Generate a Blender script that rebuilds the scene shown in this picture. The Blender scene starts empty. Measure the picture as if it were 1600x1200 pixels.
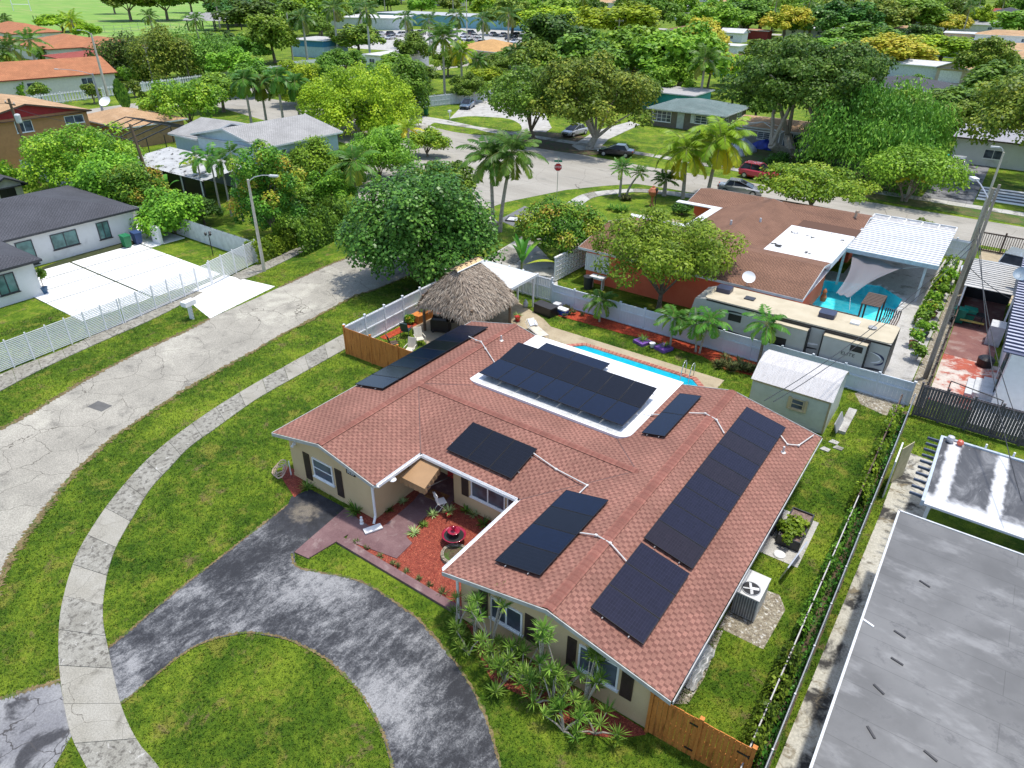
import bpy, bmesh, math, random
import numpy as np
from mathutils import Vector, Matrix, Quaternion
rad = math.radians
SC = bpy.context.scene
COL = SC.collection
# ------------------------------------------------------------------ camera
FPX = 1087.0
def _ray(px, py): return np.array([px - 800.0, -(py - 600.0), -FPX])
_vA = _ray(1690, -31); _vA /= np.linalg.norm(_vA)
_vB = _ray(-1000, -65); _vB /= np.linalg.norm(_vB)
_Y = _vA; _X = -_vB; _X = _X - _X.dot(_Y) * _Y; _X /= np.linalg.norm(_X)
_R = np.array([_X, _Y, np.cross(_X, _Y)])
CAMH = 20.0
cd = bpy.data.cameras.new('camera'); cam = bpy.data.objects.new('camera', cd); COL.objects.link(cam)
cd.sensor_width = 36.0; cd.lens = FPX / 1600.0 * 36.0; cd.clip_start = 0.1; cd.clip_end = 6000
_m = Matrix([list(_R[0]) + [0], list(_R[1]) + [0], list(_R[2]) + [CAMH], [0, 0, 0, 1]])
cam.matrix_world = _m
SC.camera = cam
# ------------------------------------------------------------------ light
SUNV = Vector((0.23, 0.40, 2.4)).normalized()
sd = bpy.data.lights.new('sun', 'SUN'); sun = bpy.data.objects.new('sun', sd); COL.objects.link(sun)
sd.energy = 2.5; sd.angle = rad(3.0); sd.color = (1.0, 0.955, 0.88)
sun.rotation_euler = (-SUNV).to_track_quat('-Z', 'Y').to_euler(); sun.location = (0, 0, 60)
W = bpy.data.worlds.new('World'); SC.world = W; W.use_nodes = True
wn = W.node_tree.nodes; wl = W.node_tree.links
for n in list(wn): wn.remove(n)
_o = wn.new('ShaderNodeOutputWorld'); _b = wn.new('ShaderNodeBackground'); _s = wn.new('ShaderNodeTexSky')
_s.sky_type = 'NISHITA'; _s.sun_disc = False; _s.sun_elevation = rad(79); _s.sun_rotation = rad(30)
_s.air_density = 1.0; _s.dust_density = 1.6; _s.ozone_density = 1.0
_b.inputs['Strength'].default_value = 0.15
wl.new(_s.outputs[0], _b.inputs[0]); wl.new(_b.outputs[0], _o.inputs[0])
SC.render.engine = 'CYCLES'
SC.view_settings.view_transform = 'Standard'; SC.view_settings.look = 'None'
SC.view_settings.exposure = 0.76; SC.view_settings.gamma = 1.0
SC.cycles.max_bounces = 6; SC.cycles.transparent_max_bounces = 12

def g(px, py, z=0.0):
    'the point at height z that the photograph shows at a pixel'
    d = _R @ _ray(px, py); t = (z - CAMH) / d[2]
    return (float(d[0] * t), float(d[1] * t))
def proj(x, y, z):
    c = _R.T @ np.array([x, y, z - CAMH]); return 800 + FPX * c[0] / -c[2], 600 - FPX * c[1] / -c[2]
def hgt(x, y, py):
    lo, hi = 0.0, 19.5
    for _ in range(40):
        m = (lo + hi) / 2
        if proj(x, y, m)[1] > py: lo = m
        else: hi = m
    return lo
# ------------------------------------------------------------------ object helpers
def tag(o, label=None, cat=None, group=None, kind=None):
    if label: o['label'] = label
    if cat: o['category'] = cat
    if group: o['group'] = group
    if kind: o['kind'] = kind
    return o
def thing(name, label, cat, loc=(0, 0, 0), rz=0.0, group=None):
    o = bpy.data.objects.new(name, None); COL.objects.link(o)
    o.empty_display_size = 0.2
    o.location = loc; o.rotation_euler = (0, 0, rz)
    return tag(o, label, cat, group)
class MB:
    def __init__(s): s.v = []; s.f = []; s.uv = {}; s.mi = []; s.cur = 0
    def face(s, pts, uv=None):
        i = len(s.v); s.v += [tuple(p) for p in pts]; s.f.append(tuple(range(i, i + len(pts)))); s.mi.append(s.cur)
        if uv: s.uv[len(s.f) - 1] = uv
        return s
    def box(s, x0, y0, z0, x1, y1, z1):
        i = len(s.v)
        s.v += [(x0, y0, z0), (x1, y0, z0), (x1, y1, z0), (x0, y1, z0), (x0, y0, z1), (x1, y0, z1), (x1, y1, z1), (x0, y1, z1)]
        for q in ((0, 3, 2, 1), (4, 5, 6, 7), (0, 1, 5, 4), (1, 2, 6, 5), (2, 3, 7, 6), (3, 0, 4, 7)):
            s.f.append(tuple(i + k for k in q)); s.mi.append(s.cur)
        return s
    def obox(s, cx, cy, cz, lx, ly, lz, rz=0.0, rx=0.0, ry=0.0):
        i0 = len(s.v); s.box(-lx / 2, -ly / 2, -lz / 2, lx / 2, ly / 2, lz / 2)
        m = Matrix.Translation((cx, cy, cz)) @ Matrix.Rotation(rz, 4, 'Z') @ Matrix.Rotation(ry, 4, 'Y') @ Matrix.Rotation(rx, 4, 'X')
        for k in range(i0, len(s.v)): s.v[k] = tuple(m @ Vector(s.v[k]))
        return s
    def prism(s, pts, z0, z1, bottom=True):
        n = len(pts); i = len(s.v)
        a = sum(pts[k][0] * pts[(k + 1) % n][1] - pts[(k + 1) % n][0] * pts[k][1] for k in range(n))
        if a < 0: pts = pts[::-1]
        s.v += [(p[0], p[1], z0) for p in pts] + [(p[0], p[1], z1) for p in pts]
        s.f.append(tuple(range(i + n, i + 2 * n))); s.mi.append(s.cur)
        if bottom: s.f.append(tuple(range(i + n - 1, i - 1, -1))); s.mi.append(s.cur)
        for k in range(n):
            k2 = (k + 1) % n; s.f.append((i + k, i + k2, i + n + k2, i + n + k)); s.mi.append(s.cur)
        return s
    def cyl(s, p0, p1, r0, r1=None, n=8, caps=True):
        r1 = r0 if r1 is None else r1
        p0 = Vector(p0); p1 = Vector(p1); d = (p1 - p0)
        if d.length < 1e-6: return s
        d.normalize()
        u = d.orthogonal().normalized(); w = d.cross(u); i = len(s.v)
        for p, r in ((p0, r0), (p1, r1)):
            for k in range(n):
                a = 2 * math.pi * k / n; s.v.append(tuple(p + u * (r * math.cos(a)) + w * (r * math.sin(a))))
        for k in range(n):
            k2 = (k + 1) % n; s.f.append((i + k, i + k2, i + n + k2, i + n + k)); s.mi.append(s.cur)
        if caps:
            s.f.append(tuple(range(i + n - 1, i - 1, -1))); s.mi.append(s.cur)
            s.f.append(tuple(range(i + n, i + 2 * n))); s.mi.append(s.cur)
        return s
    def tube(s, pts, r, n=6, r1=None):
        m = len(pts) - 1
        for k in range(m):
            a = r if r1 is None else r + (r1 - r) * k / m
            b = r if r1 is None else r + (r1 - r) * (k + 1) / m
            s.cyl(pts[k], pts[k + 1], a, b, n)
        return s
    def lathe(s, prof, c=(0, 0, 0), n=16):
        i = len(s.v); m = len(prof)
        for (r, z) in prof:
            for k in range(n):
                a = 2 * math.pi * k / n; s.v.append((c[0] + r * math.cos(a), c[1] + r * math.sin(a), c[2] + z))
        for j in range(m - 1):
            for k in range(n):
                k2 = (k + 1) % n; s.f.append((i + j * n + k, i + j * n + k2, i + (j + 1) * n + k2, i + (j + 1) * n + k)); s.mi.append(s.cur)
        s.f.append(tuple(i + (m - 1) * n + k for k in range(n))); s.mi.append(s.cur)
        s.f.append(tuple(i + n - 1 - k for k in range(n))); s.mi.append(s.cur)
        return s
    def xform(s, m, i0=0):
        for k in range(i0, len(s.v)): s.v[k] = tuple(m @ Vector(s.v[k]))
        return s
    def build(s, name, mats, parent=None, world=False, smooth=False):
        me = bpy.data.meshes.new(name)
        v = s.v
        if world and parent is not None:
            root = parent
            while root.parent is not None: root = root.parent
            mi = (Matrix.Translation(root.location) @ Matrix.Rotation(root.rotation_euler[2], 4, 'Z')).inverted()
            v = [tuple(mi @ Vector(p)) for p in v]
        me.from_pydata(v, [], s.f)
        if not isinstance(mats, (list, tuple)): mats = [mats]
        for m in mats: me.materials.append(m)
        if len(mats) > 1: me.polygons.foreach_set('material_index', s.mi)
        if s.uv:
            ul = me.uv_layers.new(name='uv')
            for fi, uvs in s.uv.items():
                for li, q in zip(me.polygons[fi].loop_indices, uvs): ul.data[li].uv = q
        if smooth: me.polygons.foreach_set('use_smooth', [True] * len(me.polygons))
        me.validate(); me.update()
        o = bpy.data.objects.new(name, me); COL.objects.link(o)
        if parent is not None: o.parent = parent
        return o
def mesh_np(name, V, F, mat, attr=None):
    'V (n,3) vertices and F (m,4) quads into one mesh; attr: one value per face'
    me = bpy.data.meshes.new(name)
    me.vertices.add(len(V)); me.vertices.foreach_set('co', np.asarray(V, np.float32).ravel())
    k = F.shape[1]
    me.loops.add(F.size); me.loops.foreach_set('vertex_index', F.astype(np.int32).ravel())
    me.polygons.add(len(F)); me.polygons.foreach_set('loop_start', np.arange(0, F.size, k, dtype=np.int32))
    me.polygons.foreach_set('loop_total', np.full(len(F), k, np.int32))
    if attr is not None:
        a = me.attributes.new('v', 'FLOAT', 'FACE'); a.data.foreach_set('value', np.asarray(attr, np.float32))
    me.materials.append(mat); me.update(calc_edges=True)
    return me
def addmesh(name, me, parent=None, loc=(0, 0, 0), rz=0.0, sc=(1, 1, 1)):
    o = bpy.data.objects.new(name, me); COL.objects.link(o); o.location = loc; o.rotation_euler = (0, 0, rz); o.scale = sc
    if parent is not None: o.parent = parent
    return o
def dup(root, loc, rz=None, label=None, sc=None, group=None):
    r = root.copy(); COL.objects.link(r); r.location = loc
    if rz is not None: r.rotation_euler = (0, 0, rz)
    if sc is not None: r.scale = (sc, sc, sc)
    if label: r['label'] = label
    if group: r['group'] = group
    for ch in list(root.children):
        c = ch.copy(); COL.objects.link(c); c.parent = r
        for gch in list(ch.children):
            d = gch.copy(); COL.objects.link(d); d.parent = c
    return r
# ------------------------------------------------------------------ materials
def _new(name):
    m = bpy.data.materials.new(name); m.use_nodes = True; nt = m.node_tree
    for n in list(nt.nodes): nt.nodes.remove(n)
    o = nt.nodes.new('ShaderNodeOutputMaterial'); p = nt.nodes.new('ShaderNodeBsdfPrincipled')
    nt.links.new(p.outputs[0], o.inputs[0])
    return m, nt, p, o
def _c(c): return (c[0], c[1], c[2], 1.0)
class NT:
    def __init__(s, nt, pos=True):
        s.nt = nt; s.L = nt.links
        if pos == 'uv': n = nt.nodes.new('ShaderNodeUVMap'); s.co = n.outputs[0]
        elif pos: n = nt.nodes.new('ShaderNodeNewGeometry'); s.co = n.outputs['Position']
        else: n = nt.nodes.new('ShaderNodeTexCoord'); s.co = n.outputs['Object']
    def mp(s, scale=(1, 1, 1), rot=(0, 0, 0), loc=(0, 0, 0)):
        n = s.nt.nodes.new('ShaderNodeMapping'); n.inputs['Scale'].default_value = scale; n.inputs['Rotation'].default_value = rot; n.inputs['Location'].default_value = loc
        s.L.new(s.co, n.inputs[0]); return n.outputs[0]
    def noise(s, scale, detail=3, rough=.55, co=None, dist=0.0):
        n = s.nt.nodes.new('ShaderNodeTexNoise'); n.inputs['Scale'].default_value = scale; n.inputs['Detail'].default_value = detail
        n.inputs['Roughness'].default_value = rough; n.inputs['Distortion'].default_value = dist
        s.L.new(co or s.co, n.inputs['Vector']); return n.outputs[0]
    def ramp(s, fac, stops):
        n = s.nt.nodes.new('ShaderNodeValToRGB'); e = n.color_ramp.elements
        while len(e) > 1: e.remove(e[-1])
        e[0].position = stops[0][0]; e[0].color = _c(stops[0][1])
        for p, c in stops[1:]:
            q = e.new(p); q.color = _c(c)
        s.L.new(fac, n.inputs[0]); return n.outputs[0]
    def mask(s, fac, a, b):
        n = s.nt.nodes.new('ShaderNodeMapRange'); n.inputs[1].default_value = a; n.inputs[2].default_value = b; n.interpolation_type = 'SMOOTHSTEP'
        s.L.new(fac, n.inputs[0]); return n.outputs[0]
    def mix(s, fac, a, b, mode='MIX'):
        n = s.nt.nodes.new('ShaderNodeMixRGB'); n.blend_type = mode
        for i, x in ((0, fac), (1, a), (2, b)):
            if isinstance(x, (int, float)): n.inputs[i].default_value = x if i == 0 else (x, x, x, 1)
            elif isinstance(x, tuple): n.inputs[i].default_value = _c(x)
            else: s.L.new(x, n.inputs[i])
        return n.outputs[0]
    def math(s, op, a, b=0.0):
        n = s.nt.nodes.new('ShaderNodeMath'); n.operation = op
        for i, x in ((0, a), (1, b)):
            if isinstance(x, (int, float)): n.inputs[i].default_value = x
            else: s.L.new(x, n.inputs[i])
        return n.outputs[0]
    def bump(s, p, h, strength=.4, dist=.02):
        n = s.nt.nodes.new('ShaderNodeBump'); n.inputs['Strength'].default_value = strength; n.inputs['Distance'].default_value = dist
        s.L.new(h, n.inputs['Height']); s.L.new(n.outputs[0], p.inputs['Normal'])
    def cracks(s, scale, width=.02, dist=1.2):
        nz = s.nt.nodes.new('ShaderNodeTexNoise'); nz.inputs['Scale'].default_value = scale * 1.6; nz.inputs['Detail'].default_value = 4
        s.L.new(s.co, nz.inputs['Vector'])
        mx = s.nt.nodes.new('ShaderNodeMixRGB'); mx.blend_type = 'ADD'; mx.inputs[0].default_value = dist / scale
        s.L.new(s.co, mx.inputs[1]); s.L.new(nz.outputs['Color'], mx.inputs[2])
        v = s.nt.nodes.new('ShaderNodeTexVoronoi'); v.feature = 'DISTANCE_TO_EDGE'; v.inputs['Scale'].default_value = scale
        s.L.new(mx.outputs[0], v.inputs['Vector'])
        return s.mask(v.outputs['Distance'], width, width * .25)
def surf(name, c1, c2, s1=1.0, c3=None, s3=.3, t3=(.5, .62), rough=.85, grain=.25, gs=30, bump=.3, bd=.01, pos=False, stretch=None, metal=0.0, spec=.3, crack=None, c4=None, s4=.5, t4=(.5, .6)):
    m, nt, p, o = _new(name); T = NT(nt, pos)
    co = T.mp(stretch) if stretch else T.co
    col = T.mix(T.mask(T.noise(s1, 5, .6, co), .32, .68), c1, c2)
    if c3: col = T.mix(T.mask(T.noise(s3, 6, .62, co, .4), *t3), col, c3)
    if c4: col = T.mix(T.mask(T.noise(s4, 8, .7, co, .8), *t4), col, c4)
    gr = T.noise(gs, 4, .7)
    if grain:
        k = T.mix(T.mask(gr, .25, .75), (1 - grain, 1 - grain, 1 - grain), (1 + grain, 1 + grain, 1 + grain))
        col = T.mix(1.0, col, k, 'MULTIPLY')
    if crack: col = T.mix(T.cracks(*crack), col, (c1[0] * .38, c1[1] * .36, c1[2] * .34))
    nt.links.new(col, p.inputs['Base Color'])
    p.inputs['Roughness'].default_value = rough; p.inputs['Metallic'].default_value = metal; p.inputs['Specular IOR Level'].default_value = spec
    if bump: T.bump(p, gr, bump, bd)
    return m
def plain(name, c, rough=.5, metal=0.0, spec=.5, var=.12, s=3.0, coat=0.0):
    m, nt, p, o = _new(name); T = NT(nt, False)
    lo = tuple(x * (1 - var) for x in c); hi = tuple(min(1, x * (1 + var)) for x in c)
    nt.links.new(T.mix(T.mask(T.noise(s, 4), .3, .7), lo, hi), p.inputs['Base Color'])
    p.inputs['Roughness'].default_value = rough; p.inputs['Metallic'].default_value = metal; p.inputs['Specular IOR Level'].default_value = spec
    if coat: p.inputs['Coat Weight'].default_value = coat
    return m
def shingle(name, ca, cb, cm, w=.30, h=.14, stain=None, big=.12, duty=.40):
    m, nt, p, o = _new(name); T = NT(nt, 'uv')
    sx = nt.nodes.new('ShaderNodeSeparateXYZ'); nt.links.new(T.co, sx.inputs[0])
    vr = T.math('DIVIDE', sx.outputs[1], h); row = T.math('FLOOR', vr)
    wn_ = nt.nodes.new('ShaderNodeTexWhiteNoise'); wn_.noise_dimensions = '1D'; nt.links.new(T.math('ADD', T.math('MULTIPLY', row, 3.7), .5), wn_.inputs['W'])
    u = T.math('ADD', T.math('DIVIDE', sx.outputs[0], w), T.math('ADD', T.math('FRACT', T.math('MULTIPLY', row, .5)), T.math('MULTIPLY', wn_.outputs[0], .12))); col_i = T.math('FLOOR', u)
    cb_ = nt.nodes.new('ShaderNodeCombineXYZ'); nt.links.new(row, cb_.inputs[0]); nt.links.new(col_i, cb_.inputs[1])
    w2 = nt.nodes.new('ShaderNodeTexWhiteNoise'); w2.noise_dimensions = '2D'; nt.links.new(cb_.outputs[0], w2.inputs['Vector'])
    fr = T.math('FRACT', u); dk = T.math('LESS_THAN', fr, T.math('ADD', T.math('MULTIPLY', w2.outputs[0], .30), duty - .22))
    tone = T.mix(w2.outputs[0], (.86,) * 3, (1.12,) * 3)
    col = T.mix(1.0, T.mix(dk, ca, cb), tone, 'MULTIPLY')
    lip = T.math('LESS_THAN', T.math('FRACT', vr), .13); col = T.mix(T.math('MULTIPLY', lip, .35), col, cm)
    v = T.mix(T.mask(T.noise(.45, 5), .3, .7), (1 - big,) * 3, (1 + big,) * 3)
    col = T.mix(1.0, col, v, 'MULTIPLY')
    col = T.mix(1.0, col, T.mix(T.mask(T.noise(30, 3), .3, .7), (.84,) * 3, (1.16,) * 3), 'MULTIPLY')
    st = T.mask(T.noise(.5, 6, .6, T.mp((.4, 1.6, 1))), .48, .78)
    col = T.mix(T.math('MULTIPLY', st, .6 if stain else .16), col, stain or tuple(x * .6 for x in cb))
    nt.links.new(col, p.inputs['Base Color']); p.inputs['Roughness'].default_value = .92; p.inputs['Specular IOR Level'].default_value = .2
    return m
def glassm(name, c=(.015, .02, .025), rough=.06):
    m, nt, p, o = _new(name); T = NT(nt, False)
    nt.links.new(T.mix(T.mask(T.noise(1.2, 2), .35, .65), c, tuple(x * 2.2 + .004 for x in c)), p.inputs['Base Color'])
    p.inputs['Roughness'].default_value = rough; p.inputs['Specular IOR Level'].default_value = .3
    return m
def leafm(name, cols, trans=.33, rough=.5, hue=.03, spec=.18):
    'leaf colours by the value stored per leaf, small change of hue per tree'
    m, nt, p, o = _new(name); L = nt.links
    at = nt.nodes.new('ShaderNodeAttribute'); at.attribute_name = 'v'
    T = NT(nt, False)
    cols = [tuple(min(.75, x * 1.45) for x in c) for c in cols]
    n = len(cols); col = T.ramp(at.outputs['Fac'], [(i / (n - 1), c) for i, c in enumerate(cols)])
    oi = nt.nodes.new('ShaderNodeObjectInfo'); hs = nt.nodes.new('ShaderNodeHueSaturation')
    L.new(T.math('ADD', T.math('MULTIPLY', oi.outputs['Random'], hue * 2), .5 - hue), hs.inputs['Hue'])
    L.new(T.math('ADD', T.math('MULTIPLY', oi.outputs['Random'], .4), .8), hs.inputs['Value'])
    L.new(col, hs.inputs['Color'])
    L.new(hs.outputs[0], p.inputs['Base Color']); p.inputs['Roughness'].default_value = rough; p.inputs['Specular IOR Level'].default_value = spec
    tr = nt.nodes.new('ShaderNodeBsdfTranslucent'); ms = nt.nodes.new('ShaderNodeMixShader'); ms.inputs[0].default_value = trans
    br = nt.nodes.new('ShaderNodeBrightContrast'); br.inputs[1].default_value = .02
    L.new(hs.outputs[0], br.inputs[0]); L.new(br.outputs[0], tr.inputs[0])
    L.new(p.outputs[0], ms.inputs[1]); L.new(tr.outputs[0], ms.inputs[2]); L.new(ms.outputs[0], o.inputs[0])
    return m
M = {}
GCOL = [(.028, .080, .008), (.092, .165, .014), (.215, .295, .028), (.24, .245, .045), (.19, .145, .075)]
def patchcol(T):
    dark, mid, lite, dry, brown = GCOL
    a = T.noise(.28, 6, .7, None, .3); b = T.noise(1.0, 7, .72, None, .4); c = T.noise(3.5, 6, .8)
    col = T.ramp(T.math('ADD', T.math('MULTIPLY', a, .6), T.math('MULTIPLY', c, .4)), [(.38, dark), (.49, mid), (.60, lite)])
    col = T.mix(T.math('MULTIPLY', T.mask(b, .52, .64), .75), col, dry)
    return T.mix(T.math('MULTIPLY', T.mask(T.noise(.8, 9, .8, None, .3), .56, .65), .8), col, brown)
def grassm(name, fine=34):
    m, nt, p, o = _new(name); T = NT(nt, True); f = T.noise(fine, 6, .85)
    k = T.mix(T.mask(f, .36, .64), (.30, .33, .28), (1.6, 1.55, 1.45))
    nt.links.new(T.mix(1.0, patchcol(T), k, 'MULTIPLY'), p.inputs['Base Color']); p.inputs['Roughness'].default_value = .9; p.inputs['Specular IOR Level'].default_value = .1
    T.bump(p, f, 1.0, .06); return m
def bladem():
    m, nt, p, o = _new('grass_blade'); T = NT(nt, True); at = nt.nodes.new('ShaderNodeAttribute'); at.attribute_name = 'v'
    c = T.mix(1.0, patchcol(T), T.ramp(at.outputs['Fac'], [(0, (.35, .4, .35)), (.5, (.85, .9, .8)), (1, (1.5, 1.4, 1.3))]), 'MULTIPLY')
    nt.links.new(c, p.inputs['Base Color']); p.inputs['Roughness'].default_value = .6; p.inputs['Specular IOR Level'].default_value = .2
    tr = nt.nodes.new('ShaderNodeBsdfTranslucent'); ms = nt.nodes.new('ShaderNodeMixShader'); ms.inputs[0].default_value = .25; nt.links.new(c, tr.inputs[0])
    nt.links.new(p.outputs[0], ms.inputs[1]); nt.links.new(tr.outputs[0], ms.inputs[2]); nt.links.new(ms.outputs[0], o.inputs[0]); return m
M['grass'] = grassm('grass')
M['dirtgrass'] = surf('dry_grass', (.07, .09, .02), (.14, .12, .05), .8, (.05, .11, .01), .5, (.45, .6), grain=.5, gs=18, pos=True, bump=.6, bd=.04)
M['parkgrass'] = surf('park_grass', (.13, .26, .035), (.19, .32, .05), .05, (.24, .30, .08), .03, (.5, .65), grain=.15, gs=2, pos=True, bump=0, stretch=(1, 4, 1))
M['road'] = surf('road_asphalt', (.26, .245, .205), (.33, .31, .26), .35, (.17, .16, .135), .9, (.53, .72), grain=.35, gs=16, pos=True, crack=(.42, .006, .9), c4=(.43, .41, .34), s4=.16, t4=(.5, .68))
M['road2'] = surf('street_asphalt', (.28, .262, .222), (.35, .33, .285), .25, (.22, .21, .18), .5, (.52, .72), grain=.15, gs=10, pos=True, crack=(.18, .003, .6), stretch=(.35, 1.4, 1))
M['walk'] = surf('sidewalk_concrete', (.22, .21, .175), (.29, .28, .24), 1.1, (.11, .102, .085), 5.5, (.47, .66), grain=.3, gs=22, pos=True, c4=(.42, .41, .37), s4=3.0, t4=(.56, .70))
M['walkclean'] = surf('sidewalk_slab', (.27, .255, .21), (.32, .305, .26), .9, (.17, .16, .13), 1.2, (.55, .72), grain=.25, gs=22, pos=True, crack=(.5, .004, .8))
M['whiteconc'] = surf('white_concrete', (.70, .70, .68), (.78, .78, .76), .6, (.58, .58, .55), .5, (.55, .75), grain=.06, gs=12, pos=True, bump=.1)
M['beige'] = surf('beige_concrete', (0.338, 0.277, 0.18), (0.403, 0.338, 0.23), .8, (0.274, 0.223, 0.144), .7, (.5, .7), grain=.15, gs=18, pos=True)
def drivem():
    m, nt, p, o = _new('driveway_asphalt'); T = NT(nt, True)
    big = T.noise(.38, 3, .5, None, .2); mid = T.noise(3.4, 10, .82, T.mp((1.0, .5, 1), (0, 0, rad(-35))), .35); fin = T.noise(15, 7, .85)
    sw = T.math('ADD', T.math('ADD', T.math('MULTIPLY', big, .5), T.math('MULTIPLY', mid, .5)), T.math('MULTIPLY', fin, .3))
    worn = T.ramp(sw, [(.575, (.015, .016, .020)), (.63, (.045, .047, .052)), (.668, (.11, .112, .116)), (.735, (.24, .24, .238))])
    new = T.ramp(T.noise(2.2, 6, .6), [(.35, (.010, .011, .014)), (.7, (.035, .037, .045))])
    sx = nt.nodes.new('ShaderNodeSeparateXYZ'); nt.links.new(T.co, sx.inputs[0])
    d = T.math('ADD', sx.outputs[1], T.math('MULTIPLY', T.noise(.8, 6, .65), 3.2))
    col = T.mix(T.mask(d, 13.0, 14.8), worn, new)
    oil = T.math('ADD', T.math('POWER', T.math('ADD', sx.outputs[0], 20.3), 2.0), T.math('POWER', T.math('ADD', sx.outputs[1], -13.7), 2.0))
    col = T.mix(T.math('MULTIPLY', T.mask(T.math('ADD', oil, T.math('MULTIPLY', T.noise(4, 5), 1.6)), 1.5, .7), .5), col, (.26, .22, .16))
    f = T.noise(26, 5, .8)
    col = T.mix(1.0, col, T.mix(T.mask(f, .3, .7), (.62,) * 3, (1.4,) * 3), 'MULTIPLY')
    nt.links.new(col, p.inputs['Base Color']); p.inputs['Roughness'].default_value = .8; T.bump(p, f, .35, .015); return m
M['drive'] = drivem()
M['apron'] = surf('old_asphalt', (0.16, 0.16, 0.168), (0.24, 0.24, 0.24), .7, (0.048, 0.048, 0.052), .8, (.5, .62), grain=.25, gs=18, pos=True, crack=(0.72, 0.016, 0.8))
M['darkdrive'] = surf('grey_asphalt', (.13, .135, .14), (.18, .185, .19), .5, grain=.2, gs=12, pos=True)
M['maroonconc'] = surf('stained_walkway', (.135, .075, .078), (.19, .115, .115), 1.2, (.25, .18, .17), 1.6, (.55, .72), grain=.14, gs=15, pos=True, bump=.15)
M['mulch'] = surf('red_mulch', (.30, .07, .042), (.21, .042, .027), 6, (0.48, 0.136, 0.072), 16, (.55, .66), grain=.55, gs=26, pos=True, bump=1.0, bd=.05, c4=(0.16, 0.012, 0.0064), s4=11, t4=(.56, .64))
M['mulch2'] = surf('orange_mulch', (0.425, 0.0638, 0.0213), (0.272, 0.0298, 0.0127), 5, (0.493, 0.187, 0.085), 15, (.58, .68), grain=.5, gs=22, pos=True, bump=1.0, bd=.05)
M['alley'] = surf('alley_concrete', (0.375, 0.352, 0.285), (0.435, 0.42, 0.36), .7, (0.0375, 0.0353, 0.0323), .55, (.50, .60), grain=.25, gs=14, pos=True, c4=(0.18, 0.15, 0.0975), s4=1.4, t4=(.54, .66))
M['paleconc'] = surf('pale_concrete', (.36, .35, .32), (.44, .43, .40), .8, (.20, .19, .165), .9, (.53, .7), grain=.22, gs=14, pos=True)
M['redslab'] = surf('worn_red_paint', (0.4, 0.104, 0.064), (0.336, 0.08, 0.056), 1.0, (0.528, 0.48, 0.432), .42, (.46, .54), grain=.15, gs=12, pos=True, c4=(0.48, 0.4, 0.352), s4=1.6, t4=(.5, .6))
M['redslab2'] = surf('dark_red_concrete', (0.176, 0.08, 0.072), (0.224, 0.112, 0.096), 1.0, (0.288, 0.208, 0.184), .8, (.52, .68), grain=.12, gs=12, pos=True)
M['rubble'] = surf('stone_rubble', (0.32, 0.288, 0.216), (0.192, 0.16, 0.112), 4, (0.496, 0.48, 0.432), 7, (.55, .62), grain=.5, gs=12, pos=True, bump=1, bd=.06)
M['soil'] = surf('leaf_litter', (.07, .05, .03), (.11, .08, .045), 2, (.05, .09, .015), 1.2, (.5, .62), grain=.4, gs=14, pos=True, bump=.6, bd=.03)
M['tan'] = surf('tan_stucco', (.56, .41, .23), (.61, .455, .265), .8, grain=.08, gs=40, bump=.25, bd=.004)
M['white'] = plain('white_paint', (.78, .78, .77), .45, var=.04)
M['offwhite'] = plain('weathered_white', (.62, .63, .62), .6, var=.12, s=2)
M['trim'] = plain('grey_trim', (.42, .41, .39), .6, var=.15)
M['glass'] = glassm('window_glass', (.05, .06, .075), .12); M['glassteal'] = glassm('green_glass', (.06, .12, .11), .08); M['glasscar'] = glassm('car_glass', (.01, .012, .015), .04)
M['brownshut'] = plain('brown_shutter', (.045, .028, .022), .5)
M['black'] = plain('black_plastic', (.012, .012, .014), .45); M['dark'] = plain('dark_metal', (.03, .03, .032), .45)
M['charcoal'] = plain('charcoal_trim', (.03, .032, .038), .5)
M['steel'] = plain('galvanised_steel', (.5, .51, .52), .35, .7); M['grey'] = plain('grey_paint', (.28, .29, .30), .5); M['ltgrey'] = plain('light_grey_paint', (.52, .53, .53), .5)
M['conduit'] = plain('grey_conduit', (.58, .56, .52), .45, .2)
M['red'] = plain('red_paint', (.5, .03, .03), .45); M['fountain'] = plain('maroon_glaze', (.30, .012, .04), .25, coat=.4)
M['shing'] = shingle('red_shingle', (.262, .128, .096), (.160, .072, .056), (.12, .055, .043), .30, .14)
M['ridge'] = shingle('ridge_shingle', (.265, .115, .086), (.225, .09, .068), (.13, .05, .04), .28, .9)
M['slate'] = shingle('charcoal_shingle', (.078, .080, .090), (.044, .046, .053), (.03, .032, .036), .24, .14)
M['brownsh'] = shingle('brown_shingle', (.21, .115, .075), (.12, .065, .045), (.06, .035, .025), .24, .14, stain=(.07, .04, .03))
M['greysh'] = shingle('grey_shingle', (.33, .325, .31), (.22, .215, .21), (.15, .15, .145), .24, .14)
M['greensh'] = shingle('green_grey_shingle', (.15, .20, .19), (.09, .13, .125), (.07, .09, .09), .24, .14, stain=(.25, .28, .27))
M['tansh'] = shingle('tan_shingle', (.44, .29, .16), (.33, .20, .11), (.2, .12, .07), .24, .14, stain=(.6, .45, .3))
M['tile'] = shingle('orange_tile', (.38, .165, .08), (.30, .12, .058), (.18, .07, .035), .3, .22, stain=(.34, .12, .06))
M['redtile'] = shingle('dull_red_tile', (.30, .075, .055), (.23, .055, .045), (.16, .04, .03), .3, .22, stain=(.2, .05, .04))
M['wood'] = surf('cedar_boards', (.50, .17, .035), (.58, .22, .05), 2.0, (.28, .085, .02), 1.1, (.5, .7), grain=.2, gs=18, stretch=(6, 6, .8), rough=.7)
M['darkwood'] = surf('dark_timber', (.07, .05, .04), (.12, .085, .065), 3, grain=.25, gs=16, stretch=(8, 8, .6))
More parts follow.
